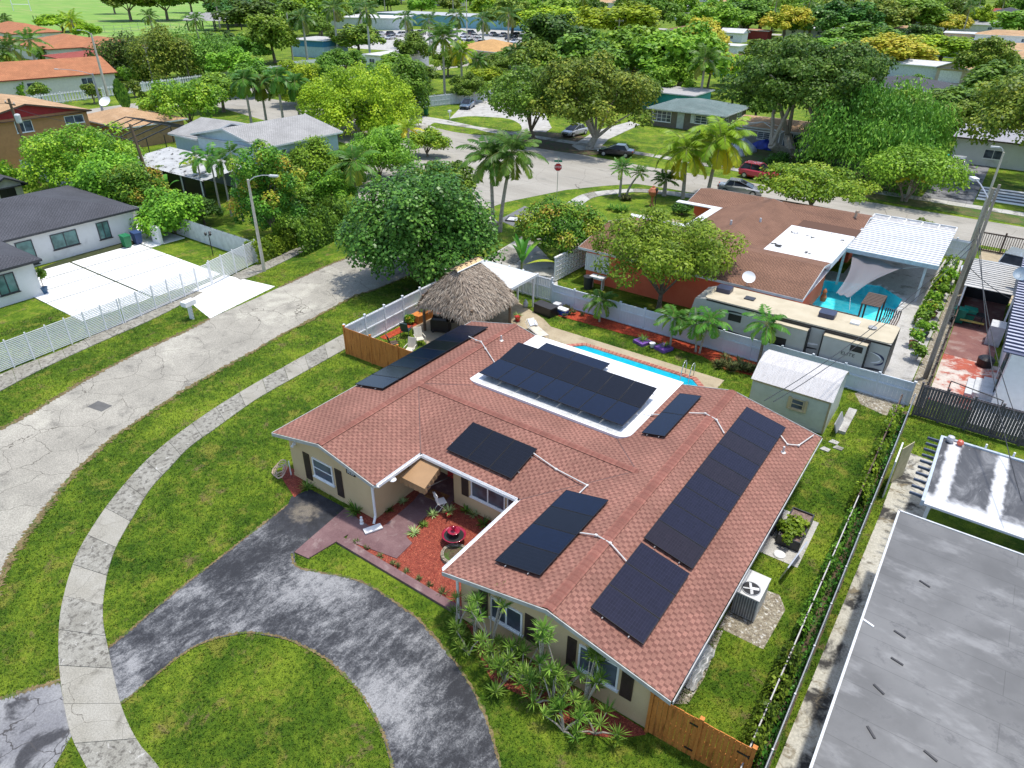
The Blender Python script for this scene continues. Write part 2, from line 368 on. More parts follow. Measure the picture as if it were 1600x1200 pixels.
M['greywood'] = surf('weathered_dark_fence', (.085, .075, .08), (.13, .115, .12), 2.2, (.2, .185, .18), 1.3, (.55, .72), grain=.3, gs=14, stretch=(10, 10, .5))
M['pole'] = surf('weathered_pole', (.25, .21, .16), (.34, .30, .24), 2, grain=.25, gs=14, stretch=(4, 4, .3)); M['brownpole'] = surf('brown_pole', (.13, .085, .055), (.20, .14, .09), 2, grain=.3, gs=14, stretch=(4, 4, .3))
M['concpole'] = surf('concrete_pole', (.46, .42, .34), (.54, .50, .42), 2, grain=.12, gs=14)
M['palesiding'] = plain('pale_green_siding', (.50, .53, .42), .55, var=.06)
M['pvc'] = plain('pale_vinyl', (.60, .66, .71), .45, var=.05, s=1.2); M['pvcw'] = surf('stained_white_vinyl', (.66, .68, .70), (.74, .75, .76), 1.0, (.46, .47, .46), 2.0, (.55, .75), grain=.08, gs=20)
M['bark'] = surf('bark', (.16, .12, .085), (.26, .21, .155), 5, (.1, .07, .05), 3, (.55, .7), grain=.35, gs=18, bump=.8, bd=.03)
M['palebark'] = surf('pale_bark', (.36, .31, .25), (.46, .41, .34), 4, (.22, .18, .14), 3, (.55, .7), grain=.25, gs=14, bump=.5, bd=.02)
M['water'] = None
def waterm():
    m, nt, p, o = _new('pool_water'); T = NT(nt, True); L = nt.links
    tr = nt.nodes.new('ShaderNodeBsdfTransparent'); tr.inputs[0].default_value = (.9, 1.0, 1.0, 1)
    gl = nt.nodes.new('ShaderNodeBsdfGlossy'); gl.inputs['Roughness'].default_value = .04
    fr = nt.nodes.new('ShaderNodeFresnel'); fr.inputs[0].default_value = 1.22
    bp = nt.nodes.new('ShaderNodeBump'); bp.inputs['Strength'].default_value = .35; bp.inputs['Distance'].default_value = .04
    L.new(T.noise(2.5, 3), bp.inputs['Height']); L.new(bp.outputs[0], gl.inputs['Normal']); L.new(bp.outputs[0], fr.inputs['Normal'])
    mx = nt.nodes.new('ShaderNodeMixShader'); L.new(fr.outputs[0], mx.inputs[0]); L.new(tr.outputs[0], mx.inputs[1]); L.new(gl.outputs[0], mx.inputs[2])
    L.new(mx.outputs[0], o.inputs[0]); return m
M['water'] = waterm()
def basinm():
    m, nt, p, o = _new('pool_plaster'); T = NT(nt, True)
    cr = T.math('MULTIPLY', T.cracks(1.5, .22, .9), .28)  # pale web of sunlight ripples painted into the plaster colour
    nt.links.new(T.mix(cr, (.05, .66, .78), (.35, .9, .92)), p.inputs['Base Color']); return m
M['basin'] = basinm()
# ------------------------------------------------------------------ the ground, roads and pavements
from mathutils.geometry import tessellate_polygon
def smooth(pts, n=4):
    out = []; P = [Vector(p) for p in pts]
    for i in range(len(P) - 1):
        p0 = P[max(i - 1, 0)]; p1 = P[i]; p2 = P[i + 1]; p3 = P[min(i + 2, len(P) - 1)]
        for k in range(n):
            t = k / n
            q = .5 * ((2 * p1) + (p2 - p0) * t + (2 * p0 - 5 * p1 + 4 * p2 - p3) * t * t + (3 * p1 - p0 - 3 * p2 + p3) * t ** 3)
            out.append((q.x, q.y))
    out.append((P[-1].x, P[-1].y)); return out
def G2(pts): return [g(*p) for p in pts]
PAVED = []   # outlines that carry no grass
def area(name, pts, z, mat, holes=(), kind='structure', paved=True, skirt=.05, **kw):
    loops = [[Vector((p[0], p[1], z)) for p in pts]] + [[Vector((p[0], p[1], z)) for p in h] for h in holes]
    tris = tessellate_polygon(loops); v = [p for l in loops for p in l]
    m = MB(); m.v = [tuple(p) for p in v]
    for t in tris:
        a, b, c = (v[i] for i in t)
        if (b - a).cross(c - a).z < 0: t = (t[0], t[2], t[1])
        m.f.append(tuple(t)); m.mi.append(0)
    if skirt:
        n = len(pts)
        for k in range(n):
            p = pts[k]; q = pts[(k + 1) % n]
            m.face([(p[0], p[1], z - skirt), (q[0], q[1], z - skirt), (q[0], q[1], z), (p[0], p[1], z)])
    o = m.build(name, mat); tag(o, kind=kind, **kw)
    if paved: PAVED.append(pts)
    return o
def resample(pts, n):
    P = np.array(pts); d = np.r_[0, np.cumsum(np.linalg.norm(np.diff(P, axis=0), axis=1))]
    t = np.linspace(0, d[-1], n); return np.c_[np.interp(t, d, P[:, 0]), np.interp(t, d, P[:, 1])]
def slabs(name, A, B, z, mats, length=1.5, gap=.02, seed=1, th=.06):
    A = smooth(A); B = smooth(B)
    L = np.linalg.norm(np.diff(np.array(A), axis=0), axis=1).sum(); n = max(2, int(L / length) + 1)
    sub = 4
    a = resample(A, (n - 1) * sub + 1); b = resample(B, (n - 1) * sub + 1); m = MB(); rn = random.Random(seed)
    for k in range(n - 1):
        m.cur = 0 if rn.random() < .65 else 1; i = k * sub
        ra = [a[i + j].copy() for j in range(sub + 1)]; rb = [b[i + j].copy() for j in range(sub + 1)]
        for r in (ra, rb):
            d = r[1] - r[0]; r[0] = r[0] + d / np.linalg.norm(d) * gap
        m.prism([tuple(p) for p in ra] + [tuple(p) for p in rb[::-1]], z - th, z + rn.uniform(-.006, .006), bottom=False)
    o = m.build(name, mats); tag(o, kind='structure'); PAVED.append([tuple(p) for p in a] + [tuple(p) for p in b[::-1]]); return o
POOL = [(-19.2, 31.6), (-19.2, 33.4), (-18.4, 34.25), (-11.3, 34.25), (-10.4, 33.4), (-10.4, 31.6), (-11.3, 30.9), (-18.4, 30.9)]
POOL2 = [(-9.1, 50.2), (-9.1, 54.6), (-5.4, 56.0), (-3.6, 54.2), (-3.6, 49.2), (-4.4, 47.6), (-8.2, 47.6)]
area('ground', [(-1600, -60), (900, -60), (900, 2200), (-1600, 2200)], 0.0, M['grass'], [POOL, POOL2], paved=False, skirt=0)
area('park_field', G2([(-60, 62), (60, 58), (190, 58), (330, 50), (345, 40), (330, 30), (420, 22), (410, 1), (0, -12), (-300, 0)]), .02, M['parkgrass'], paved=False)
# curved street on the left
outer = [(-420, 1000), (-200, 800), (0, 672), (50, 645), (112, 607), (160, 580), (225, 547), (292, 517), (328, 498), (400, 466), (437, 449), (475, 432), (512, 415), (547, 401), (600, 372), (650, 335), (700, 285)]
inner = [(780, 348), (720, 385), (650, 425), (587, 452), (555, 462), (500, 492), (437, 525), (400, 547), (292, 607), (212, 660), (175, 685), (125, 730), (95, 765), (48, 826), (18, 870), (0, 907), (-40, 1000), (-90, 1120), (-200, 1500)]
area('road', smooth(G2(outer), 3) + smooth(G2(inner), 3), .012, M['road'])
# street across and the crossing
area('cross_street', [(-150, 84), (-84, 84.5), (-73.4, 82.9), (-61, 82.8), (-48, 80.5), (-36.5, 79.6), (-24, 79.9), (60, 79.4), (60, 70.6), (-30, 71.9), (-33.5, 71.6), (-36, 68.5), (-38.4, 64.6), (-40.8, 57), (-41.5, 47), (-54, 49), (-62, 58), (-72, 66), (-100, 71), (-116, 74), (-118, 84)], .016, M['road2'])
area('back_street', [(-118, 20), (-118, 300), (-126.5, 300), (-126.5, 20)], .020, M['road2'])
area('driveway_apron', G2([(0, 1092), (50, 1076), (93, 1061), (100, 1100), (112, 1150), (86, 1196), (60, 1250), (-100, 1500), (-250, 1400), (-130, 1130)]), .020, M['apron'])
# sidewalks
slabs('sidewalk', G2([(420, 1500), (330, 1330), (249, 1200), (216, 1160), (189, 1101), (170, 1017), (161, 965), (165, 914), (180, 859), (213, 800), (237, 762), (265, 732), (295, 700), (337, 670), (400, 625), (470, 585), (541, 545)]),
      G2([(300, 1560), (200, 1330), (136, 1200), (110, 1145), (95, 1064), (92, 995), (99, 936), (121, 866), (161, 800), (195, 757), (220, 729), (250, 701), (287, 672), (345, 632), (400, 599), (465, 562), (536, 523)]), .045, [M['walk'], M['walkclean']], 1.55)
slabs('sidewalk', G2([(-200, 725), (0, 612), (102, 560), (237, 500), (280, 478), (318, 457)]), G2([(-200, 680), (0, 586), (100, 546), (195, 502), (278, 465), (300, 455)]), .045, [M['walk'], M['walk']], 1.5, seed=3)
slabs('sidewalk', G2([(375, 438), (400, 430), (462, 400), (512, 375), (545, 367)]), G2([(362, 431), (400, 414), (475, 384), (525, 365), (548, 352)]), .045, [M['walk'], M['walk']], 1.5, seed=4)
slabs('sidewalk', G2([(752, 412), (812, 372), (855, 338), (888, 316), (905, 306), (925, 301), (960, 297), (1010, 296), (1100, 305)]), G2([(790, 425), (830, 392), (880, 352), (900, 330), (925, 310), (965, 303), (1005, 301), (1100, 312)]), .045, [M['paleconc'], M['walk']], 1.5, seed=5)
slabs('sidewalk', [(-80, 85.2), (-62, 85.2), (-40, 84.8), (-20, 83.9), (60, 83.5)], [(-80, 86.7), (-62, 86.7), (-40, 86.3), (-20, 85.4), (60, 85.0)], .045, [M['paleconc'], M['walk']], 1.6, seed=6)
area('driveway', G2([(430, 448), (352, 430), (318, 445), (281, 464), (300, 475), (328, 498)]), .03, M['whiteconc'])
area('driveway', G2([(485, 765), (539, 794), (541, 793), (536, 797), (460, 864), (462, 885), (495, 894), (540, 902), (580, 917), (625, 947), (655, 970), (682, 1000), (715, 1040), (745, 1090), (765, 1140), (782, 1200), (795, 1290), (770, 1500), (540, 1500), (610, 1290), (612, 1200), (595, 1140), (560, 1080), (510, 1030), (450, 1000), (389, 989), (337, 998), (301, 1013), (264, 1039), (216, 1079), (189, 1101), (176, 1055), (170, 1013), (202, 987), (257, 940), (341, 874), (403, 826), (450, 789), (455, 777)]), .024, M['drive'])
area('driveway', G2([(779, 344), (820, 322), (855, 333), (830, 350), (812, 358)]), .024, M['darkdrive'])
area('driveway', G2([(812, 372), (840, 385), (868, 415), (872, 450), (800, 440), (762, 402)]), .02, M['paleconc'])
area('driveway', [(-28.6, 49.6), (-24.5, 48.5), (-24, 62), (-28, 61.5)], .022, M['beige'])
# white paved forecourt of the pale house with planted joints
area('forecourt_base', [(-58.2, 17.3), (-49.0, 17.7), (-46.9, 27.6), (-50.2, 27.9), (-56.2, 28.0), (-59.8, 32.0), (-64, 32.0), (-60, 26)], .012, surf('dark_turf', (.03, .04, .015), (.05, .06, .02), 2, pos=True))
m = MB()
for i, (x0, x1) in enumerate(((-58.2, -56.25), (-56.12, -54.0), (-53.88, -51.65), (-51.53, -46.7))):
    for (y0, y1) in ((16.9 if i < 1 else 17.6, 22.4), (22.56, 28.0)):
        m.box(x0, y0, .0, x1, y1, .04)
m.box(-64, 28.12, 0, -56.4, 31.2, .04)
tag(m.build('forecourt_paving', M['whiteconc']), kind='structure')
# house lots
area('patio', [(-29.4, 30.0), (-23.2, 27.0), (-23.2, 26.5), (-9.8, 26.5), (-9.8, 35.3), (-21.6, 35.3), (-22.6, 36.0), (-29.6, 39.0)], .018, M['beige'], [POOL])
area('walkway', G2([(460, 864), (541, 794), (560, 812), (575, 822), (590, 829), (604, 820), (645, 785), (664, 762)]) + [(-17.45, 19.2), (-15.6, 19.2), (-15.6, 17.6)] + G2([(712, 785), (690, 800), (672, 802), (635, 840), (644, 850), (620, 874), (540, 845), (545, 836), (482, 874)]), .06, M['maroonconc'])
area('mulch_bed', [(-17.6, 13.5), (-11.2, 13.5), (-11.2, 17.9), (-17.5, 17.9)], .03, M['mulch'])
area('mulch_bed', G2([(545, 790), (560, 812), (575, 822), (590, 829), (604, 820), (586, 808)]), .035, M['mulch'])
area('mulch_bed', G2([(735, 985), (748, 1024), (768, 1064), (795, 1078), (819, 1089), (853, 1109), (900, 1145), (963, 1155), (1009, 1148)]) + [(-4.1, 13.1), (-11.1, 13.1)], .03, M['mulch'])
area('mulch_bed', G2([(437, 742), (446, 728), (462, 735), (480, 760), (460, 778)]), .03, M['mulch'])
area('mulch_bed', G2([(872, 494), (917, 506), (970, 521), (1000, 528), (1050, 543), (1100, 558), (1130, 577), (1175, 587), (1190, 590)]) + [(-7.8, 38.5), (-23.0, 38.5)], .03, M['mulch2'])
area('mulch_bed', [(-29.5, 27.5), (-28.9, 27.5), (-28.7, 33.0), (-29.5, 34)], .03, M['mulch2'])
m = MB(); a = g(533, 847); b = g(720, 961); m.obox((a[0] + b[0]) / 2, 13.32, .06, b[0] - a[0] + .2, .34, .12)
tag(m.build('bed_border', M['maroonconc']), kind='structure')
area('patio_slab', [(-3.85, 22.8), (-2.15, 22.8), (-2.15, 26.0), (-3.85, 26.0)], .02, M['paleconc'])
area('alley', [(-.45, 8.0), (1.2, 8.0), (1.2, 28.0), (2.4, 33.6), (-.15, 33.9), (-.15, 28)], .02, M['alley'])
area('gravel_strip', [(-.95, 38.8), (-.05, 38.8), (-.05, 58), (-.95, 58)], .022, M['rubble'])
area('side_yard', [(-3.2, 38.9), (-1.0, 38.9), (-1.0, 66), (-2.2, 66), (-3.2, 48)], .02, M['paleconc'])
area('rv_pad', [(-14, 38.8), (-3.2, 38.8), (-3.2, 48), (-14, 43)], .02, M['paleconc'])
area('pool_terrace', [(-11, 46.8), (-2.4, 46.8), (-2.4, 65), (-8.3, 65), (-8.3, 57.0), (-9.3, 57)], .026, M['paleconc'], [POOL2])
area('courtyard', [(0, 40.0), (5, 40.0), (5, 46.6), (0, 46.6)], .024, M['redslab'])
area('courtyard', [(0, 46.62), (2.6, 46.62), (2.6, 58), (0, 58)], .024, M['redslab2'])
area('courtyard', [(2.1, 38.6), (8, 38.6), (8, 43.0), (2.1, 43.0)], .03, M['whiteconc'])
area('courtyard', [(0, 58.1), (6, 58.1), (6, 70.4), (0, 70.4)], .024, M['beige'])
area('mulch_patch', G2([(1095, 1040), (1050, 1100), (1075, 1100), (1100, 1060), (1130, 985), (1110, 985)]), .008, M['rubble'], paved=False)
area('mulch_patch', [(-3.6, 18.2), (-2.0, 18.2), (-1.9, 20.4), (-2.3, 21), (-3.6, 20.8)], .010, M['rubble'])
area('dry_strip', [(-1.15, 9), (-.5, 9), (-.5, 37.9), (-1.15, 37.9)], .009, M['soil'])
area('rubble_patch', G2([(1335, 615), (1360, 605), (1415, 625), (1408, 655), (1380, 648), (1345, 632)]), .008, M['rubble'])
# far side of the street
area('driveway', G2([(700, 188), (640, 178), (636, 196), (674, 196), (700, 190), (760, 206), (808, 214), (840, 216), (862, 200), (850, 175), (800, 160), (765, 152), (730, 158)]), .028, M['paleconc'], paved=False)
area('lawn', smooth(G2([(695, 187), (730, 182), (765, 183), (795, 186), (812, 194), (815, 203), (806, 206), (775, 204), (740, 197), (695, 187)]), 3), .036, M['grass'], paved=False)
area('lawn', smooth(G2([(672, 196), (680, 192), (700, 196), (740, 203), (778, 211), (760, 212), (720, 208), (690, 202), (672, 196)]), 3), .036, M['grass'], paved=False)
area('soil_patch', G2([(775, 214), (830, 205), (900, 210), (940, 222), (945, 240), (920, 243), (880, 238), (830, 230), (785, 226)]), .032, M['soil'], paved=False)
area('driveway', G2([(905, 235), (893, 228), (930, 205), (985, 190), (1000, 195), (950, 218), (935, 234)]), .034, M['paleconc'], paved=False)
area('driveway', [(-6.9, 85.4), (-2.2, 85.4), (-2.3, 107), (-6.9, 107)], .03, M['apron'])
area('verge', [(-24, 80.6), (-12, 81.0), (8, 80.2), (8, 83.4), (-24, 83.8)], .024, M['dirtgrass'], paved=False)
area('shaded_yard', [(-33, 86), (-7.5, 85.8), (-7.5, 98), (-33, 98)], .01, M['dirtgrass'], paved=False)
# striped tiles beside the right hand drive
m = MB()
for k in range(9):
    m.cur = k % 2; m.box(-2.1, 88.0 + k * .7, 0, 4.0, 88.0 + k * .7 + .7, .05)
tag(m.build('striped_tiles', [M['white'], M['charcoal']]), kind='structure')
area('car_park', [(-225, 200), (-190, 160), (-140, 165), (-125, 200), (-140, 262), (-200, 262)], .03, M['paleconc'], paved=False)
area('far_road', [(-420, 285), (200, 330), (200, 338), (-420, 295)], .02, M['paleconc'], paved=False)

EDGE = surf('soil_edge', (.12, .085, .04), (.20, .15, .07), 3, (.07, .10, .02), 2.5, (.5, .62), grain=.4, gs=18, pos=True)
def edge_strip(pts, w=.16, seed=1, z=.013, amp=1.0):
    'worn soil line where the grass meets the paving'
    P = resample(smooth(pts, 5), 160); r = np.random.default_rng(seed); d = np.gradient(P, axis=0); d /= np.linalg.norm(d, axis=1, keepdims=True) + 1e-9; nn = np.c_[-d[:, 1], d[:, 0]]
    a = w * (.35 + 1.1 * r.random(160) ** 2 * amp); b = w * (.2 + .8 * r.random(160) ** 2 * amp); m = MB()
    for k in range(159):
        m.face([(*(P[k] - nn[k] * b[k]), z), (*(P[k + 1] - nn[k + 1] * b[k + 1]), z), (*(P[k + 1] + nn[k + 1] * a[k + 1]), z), (*(P[k] + nn[k] * a[k]), z)])
    tag(m.build('soil_edge', EDGE), kind='structure')
edge_strip(G2([(780, 348), (720, 385), (650, 425), (587, 452), (555, 462), (500, 492), (437, 525), (400, 547)]), .2, 1, .024)
edge_strip(G2([(400, 547), (292, 607), (212, 660), (175, 685), (125, 730), (95, 765)]), .22, 2, .024); edge_strip(G2([(95, 765), (48, 826), (18, 870), (0, 907), (-40, 1000)]), .26, 3, .024)
edge_strip(G2([(0, 672), (50, 645), (112, 607), (160, 580), (225, 547), (292, 517), (328, 498)]), .22, 4, .024); edge_strip(G2([(437, 449), (475, 432), (512, 415), (547, 401), (600, 372)]), .2, 5, .024)
edge_strip(G2([(192, 757), (213, 800 - 43)]), .01, 6) if False else None
edge_strip(G2([(95, 1064), (50, 1076), (0, 1092), (-60, 1110)]), .14, 7, .028, 1.0)
edge_strip(G2([(189, 1101), (216, 1079), (264, 1039), (301, 1013), (337, 998), (389, 989), (450, 1000), (510, 1030)]), .07, 8, .03); edge_strip(G2([(510, 1030), (560, 1080), (595, 1140), (612, 1200), (610, 1290)]), .07, 9, .03)
edge_strip(G2([(170, 1013), (202, 987), (257, 940), (341, 874), (403, 826), (450, 789)]), .08, 10, .03); edge_strip(G2([(456, 865), (462, 885), (495, 894), (540, 902), (580, 917), (625, 947), (655, 970), (682, 1000), (715, 1040), (745, 1090), (765, 1140), (782, 1200)]), .08, 11, .03)
# ------------------------------------------------------------------ the house with the red roof
def roof_face(m, pts, axis):
    'shingled face: courses run along the eave (axis x or y)'
    uv = []
    n = (Vector(pts[1]) - Vector(pts[0])).cross(Vector(pts[2]) - Vector(pts[0])).normalized()
    k = 1.0 / max(.3, abs(n.z))
    for p in pts:
        uv.append((p[0], p[1] * k) if axis == 'x' else (p[1], p[0] * k))
    if n.z < 0: pts = pts[::-1]; uv = uv[::-1]
    m.face(pts, uv)
def ridge_cap(m, a, b, w=.17, h=.055, dz=.045):
    a = Vector(a); b = Vector(b); d = (b - a).normalized(); s = Vector((0, 0, 1)).cross(d).normalized()
    L = (b - a).length
    for sg in (-1, 1):
        p = [a + Vector((0, 0, h)), b + Vector((0, 0, h)), b + s * w * sg + Vector((0, 0, h - dz - .012)), a + s * w * sg + Vector((0, 0, h - dz - .012))]
        uv = [(0, 0), (0, L), (.17, L), (.17, 0)]
        uv = [(q[1], q[0]) for q in uv]
        if sg > 0: p = p[::-1]; uv = uv[::-1]
        m.face(p, uv)
H = thing('tan_house', 'tan stucco house with red shingle roof, solar arrays and a white flat roof patch', 'house', (-12, 20, 0))
EZ = 2.40; LX0, LXr, LX1 = -23.14, -20.0, -16.87; LZ = 3.10; LY0, LY1 = 14.7, 28.9
RX0, RXr, RX1 = -11.7, -7.5, -3.3; RZ = 3.32; RY0, RY1 = 12.77, 28.75
MY0, MYr, MY1 = 17.43, 20.85, 24.27; MZ = 3.10
m = MB()
roof_face(m, [(LX0, LY0, EZ), (LXr, LY0, LZ), (LXr, LY1, LZ), (LX0, LY1, EZ)], 'y')
roof_face(m, [(LX1, LY0, EZ), (LX1, MY0, EZ), (LXr, MYr, LZ), (LXr, LY0, LZ)], 'y')
roof_face(m, [(LXr, MYr, LZ), (LX1, MY1, EZ), (LX1, LY1, EZ), (LXr, LY1, LZ)], 'y')
roof_face(m, [(LX1, MY0, EZ), (RX0, MY0, EZ), (-8.5, MYr, MZ), (LXr, MYr, MZ)], 'x')
roof_face(m, [(LXr, MYr, MZ), (-8.5, MYr, MZ), (RX0, MY1, EZ), (LX1, MY1, EZ)], 'x')
roof_face(m, [(RX0, RY0, EZ), (RXr, RY0, RZ), (RXr, MYr, RZ), (-8.5, MYr, MZ), (RX0, MY0, EZ)], 'y')
roof_face(m, [(RX0, MY1, EZ), (-8.5, MYr, MZ), (RXr, MYr, RZ), (RXr, RY1, RZ), (RX0, RY1, EZ)], 'y')
roof_face(m, [(RX1, RY0, EZ), (RX1, RY1, EZ), (RXr, RY1, RZ), (RXr, RY0, RZ)], 'y')
roof = m.build('roof', M['shing'], H, world=True)
m = MB()
ridge_cap(m, (LXr, LY0 - .01, LZ), (LXr, LY1, LZ)); ridge_cap(m, (LXr, MYr, MZ), (-8.4, MYr, MZ)); ridge_cap(m, (RXr, RY0 - .01, RZ), (RXr, RY1, RZ), .2)
m.build('ridge_cap', M['ridge'], H, world=True).parent = roof
# dark brown valley strips where roof slopes meet
VM = plain('valley_metal', (.10, .05, .04))
for a, b in (((LX1, MY0, EZ), (LXr, MYr, LZ)), ((RX0, MY0, EZ), (-8.5, MYr, MZ)), ((RX0, MY1, EZ), (-8.5, MYr, MZ)), ((LX1, MY1, EZ), (LXr, MYr, LZ))):
    a = Vector(a) + Vector((0, 0, .006)); b = Vector(b) + Vector((0, 0, .006)); s = Vector((0, 0, 1)).cross((b - a).normalized()) * .02
    MB().face([a - s, b - s, b + s, a + s]).build('valley_flashing', VM, H, world=True).parent = roof
# edge boards and soffits
def board(a, b, w, z0, dz):
    m = MB()
    a = Vector(a); b = Vector(b); d = (b - a); s = Vector((0, 0, 1)).cross(d.normalized()) * w
    q = [a, b, b + s, a + s]
    i = len(m.v); m.v += [tuple(p + Vector((0, 0, z0))) for p in q] + [tuple(p + Vector((0, 0, z0 + dz))) for p in q]
    for t in ((0, 3, 2, 1), (4, 5, 6, 7), (0, 1, 5, 4), (1, 2, 6, 5), (2, 3, 7, 6), (3, 0, 4, 7)): m.f.append(tuple(i + k for k in t)); m.mi.append(0)
    m.build('fascia_board', M['trim'], H, world=True)
e = .03
board((LXr, LY0 - e, LZ), (LX0, LY0 - e, EZ), .03, -.15, .16); board((LX1, LY0 - e, EZ), (LXr, LY0 - e, LZ), .03, -.15, .16)
board((RXr, RY0 - e, RZ), (RX0, RY0 - e, EZ), .03, -.15, .16); board((RX1, RY0 - e, EZ), (RXr, RY0 - e, RZ), .03, -.15, .16)
board((RX0, RY1 + e, EZ), (RXr, RY1 + e, RZ), .03, -.15, .16); board((RXr, RY1 + e, RZ), (RX1, RY1 + e, EZ), .03, -.15, .16)
board((LX0, LY1 + e, EZ), (LXr, LY1 + e, LZ), .03, -.15, .16); board((LXr, LY1 + e, LZ), (LX1, LY1 + e, EZ), .03, -.15, .16)
board((RX1 + e, RY1, EZ), (RX1 + e, RY0, EZ), .03, -.15, .14); board((LX0 - e, LY0, EZ), (LX0 - e, LY1, EZ), .03, -.15, .14)
m = MB()
for (x0, y0, x1, y1) in ((LX1 - .01, LY0 + .1, LX1 + .13, MY0 - .02), (RX0 - .13, RY0 + .1, RX0 + .01, MY0 - .02)):
    m.box(x0, y0, EZ - .12, x1, y1, EZ - .10); m.box(x0, y0, EZ - .10, x0 + .012, y1, EZ + .005); m.box(x1 - .012, y0, EZ - .10, x1, y1, EZ + .005)
x0, x1 = LX1 + .13, RX0 - .13
m.box(x0, MY0 - .14, EZ - .12, x1, MY0, EZ - .10); m.box(x0, MY0 - .14, EZ - .10, x1, MY0 - .128, EZ + .005); m.box(x0, MY0 - .012, EZ - .10, x1, MY0, EZ + .005)
m.build('gutter', M['white'], H, world=True)
m = MB(); m.box(-17.5, MY0 + .02, EZ - .17, RX0, MY0 + .55, EZ - .15)
m.build('soffit', M['offwhite'], H, world=True)
# walls: pentagon gables and long walls
WLx0, WLx1, WLy = -22.65, -17.5, 15.1; WRx0, WRx1, WRy = -11.25, -3.85, 13.17
m = MB(); top = EZ - .18
def zL(x): return EZ + (LZ - EZ) * (1 - abs(x - LXr) / (LXr - LX0)) - .05
def zR(x): return EZ + (RZ - EZ) * (1 - abs(x - RXr) / (RXr - RX0)) - .05
m.face([(WLx0, WLy, 0), (WLx1, WLy, 0), (WLx1, WLy, zL(WLx1)), (LXr, WLy, zL(LXr)), (WLx0, WLy, zL(WLx0))])
m.face([(WRx0, WRy, 0), (WRx1, WRy, 0), (WRx1, WRy, zR(WRx1)), (RXr, WRy, zR(RXr)), (WRx0, WRy, zR(WRx0))])
m.face([(WLx0, 28.5, 0), (WLx0, 28.5, top), (LXr, 28.5, LZ - .05), (WLx1, 28.5, top), (WLx1, 28.5, 0)])
m.face([(WRx0, 28.4, 0), (WRx0, 28.4, top), (RXr, 28.4, RZ - .05), (WRx1, 28.4, top), (WRx1, 28.4, 0)])
for (xa, ya, xb, yb) in ((WLx1, WLy, WLx1, 19.2), (WLx1, 19.2, -15.5, 19.2), (-15.5, 19.2, -15.5, 17.9), (-15.5, 17.9, WRx0, 17.9), (WRx0, 17.9, WRx0, WRy), (WRx1, WRy, WRx1, 28.4), (WLx0, 28.5, WLx0, WLy), (WLx1, 28.5, WRx0, 28.4)):
    m.face([(xa, ya, 0), (xb, yb, 0), (xb, yb, top), (xa, ya, top)])
m.box(WLx0 - .02, WLy - .02, 0, WLx1 + .02, WLy - .001, .18)
wall = m.build('wall', M['tan'], H, world=True)
def window(parent, plane, a0, a1, z0, z1, n=2, frame=None, glass=None, out=-1, fw=.06, world=True, rows=1):
    'plane: (axis, value); a0..a1 along the wall; out: outward sign'
    ax, v = plane; frame = frame or M['white']; glass = glass or M['glass']
    def bx(mb, a, b, za, zb, d0, d1):
        lo, hi = sorted((v + out * d0, v + out * d1))
        if ax == 'y': mb.box(a, lo, za, b, hi, zb)
        else: mb.box(lo, a, za, hi, b, zb)
    f = MB(); e = .003
    bx(f, a0, a1, z1 - fw, z1, e, .05); bx(f, a0, a1, z0, z0 + fw, e, .05)
    bx(f, a0, a0 + fw, z0 + fw, z1 - fw, e, .05); bx(f, a1 - fw, a1, z0 + fw, z1 - fw, e, .05)
    for k in range(1, n):
        c = a0 + (a1 - a0) * k / n; bx(f, c - fw / 2, c + fw / 2, z0 + fw, z1 - fw, e, .045)
    for k in range(1, rows):
        c = z0 + (z1 - z0) * k / rows; bx(f, a0 + fw, a1 - fw, c - .02, c + .02, .015, .04)
    bx(f, a0 - .06, a1 + .06, z0 - .06, z0, e, .09)
    fo = f.build('window', frame, parent, world=world)
    gl = MB(); bx(gl, a0 + fw, a1 - fw, z0 + fw, z1 - fw, .004, .018)
    go = gl.build('pane', glass, parent, world=world); go.parent = fo
    return fo
window(H, ('y', WLy), -21.15, -19.88, .72, 1.72, 1, rows=2)
window(H, ('y', 17.9), -14.52, -12.75, .9, 1.78, 2)
window(H, ('y', 17.9), -12.65, -11.75, .9, 1.78, 1)
window(H, ('y', WRy), -9.95, -8.65, 1.0, 2.0, 2); window(H, ('y', WRy), -6.5, -5.1, 1.0, 2.1, 2)
window(H, ('x', WRx1), 16.2, 17.6, 1.0, 2.0, 2, out=1)
def shutter(a, b, z0, z1, y):
    m = MB(); m.box(a, y - .04, z0, b, y - .002, z1)
    n = int((z1 - z0) / .07)
    for k in range(n):
        z = z0 + .05 + k * (z1 - z0 - .1) / n
        m.box(a + .05, y - .052, z, b - .05, y - .04, z + .028)
    m.build('shutter', M['brownshut'], H, world=True)
for a in ((-21.75, -21.35, .3, 1.75, WLy), (-19.72, -19.32, .3, 1.75, WLy), (-15.04, -14.68, .75, 1.85, 17.9), (-10.45, -10.08, .85, 2.1, WRy), (-8.55, -8.12, .9, 2.1, WRy), (-6.93, -6.6, .85, 2.15, WRy), (-5.0, -4.6, .85, 2.1, WRy)): shutter(*a)
m = MB(); m.box(-16.9, 19.13, .05, -15.9, 19.19, 2.08); dr = m.build('door', M['red'], H, world=True)
m = MB(); m.box(-4.88, -.93, 1.0, -4.8, -.87, 1.08); m.build('handle', M['steel'], H).parent = dr
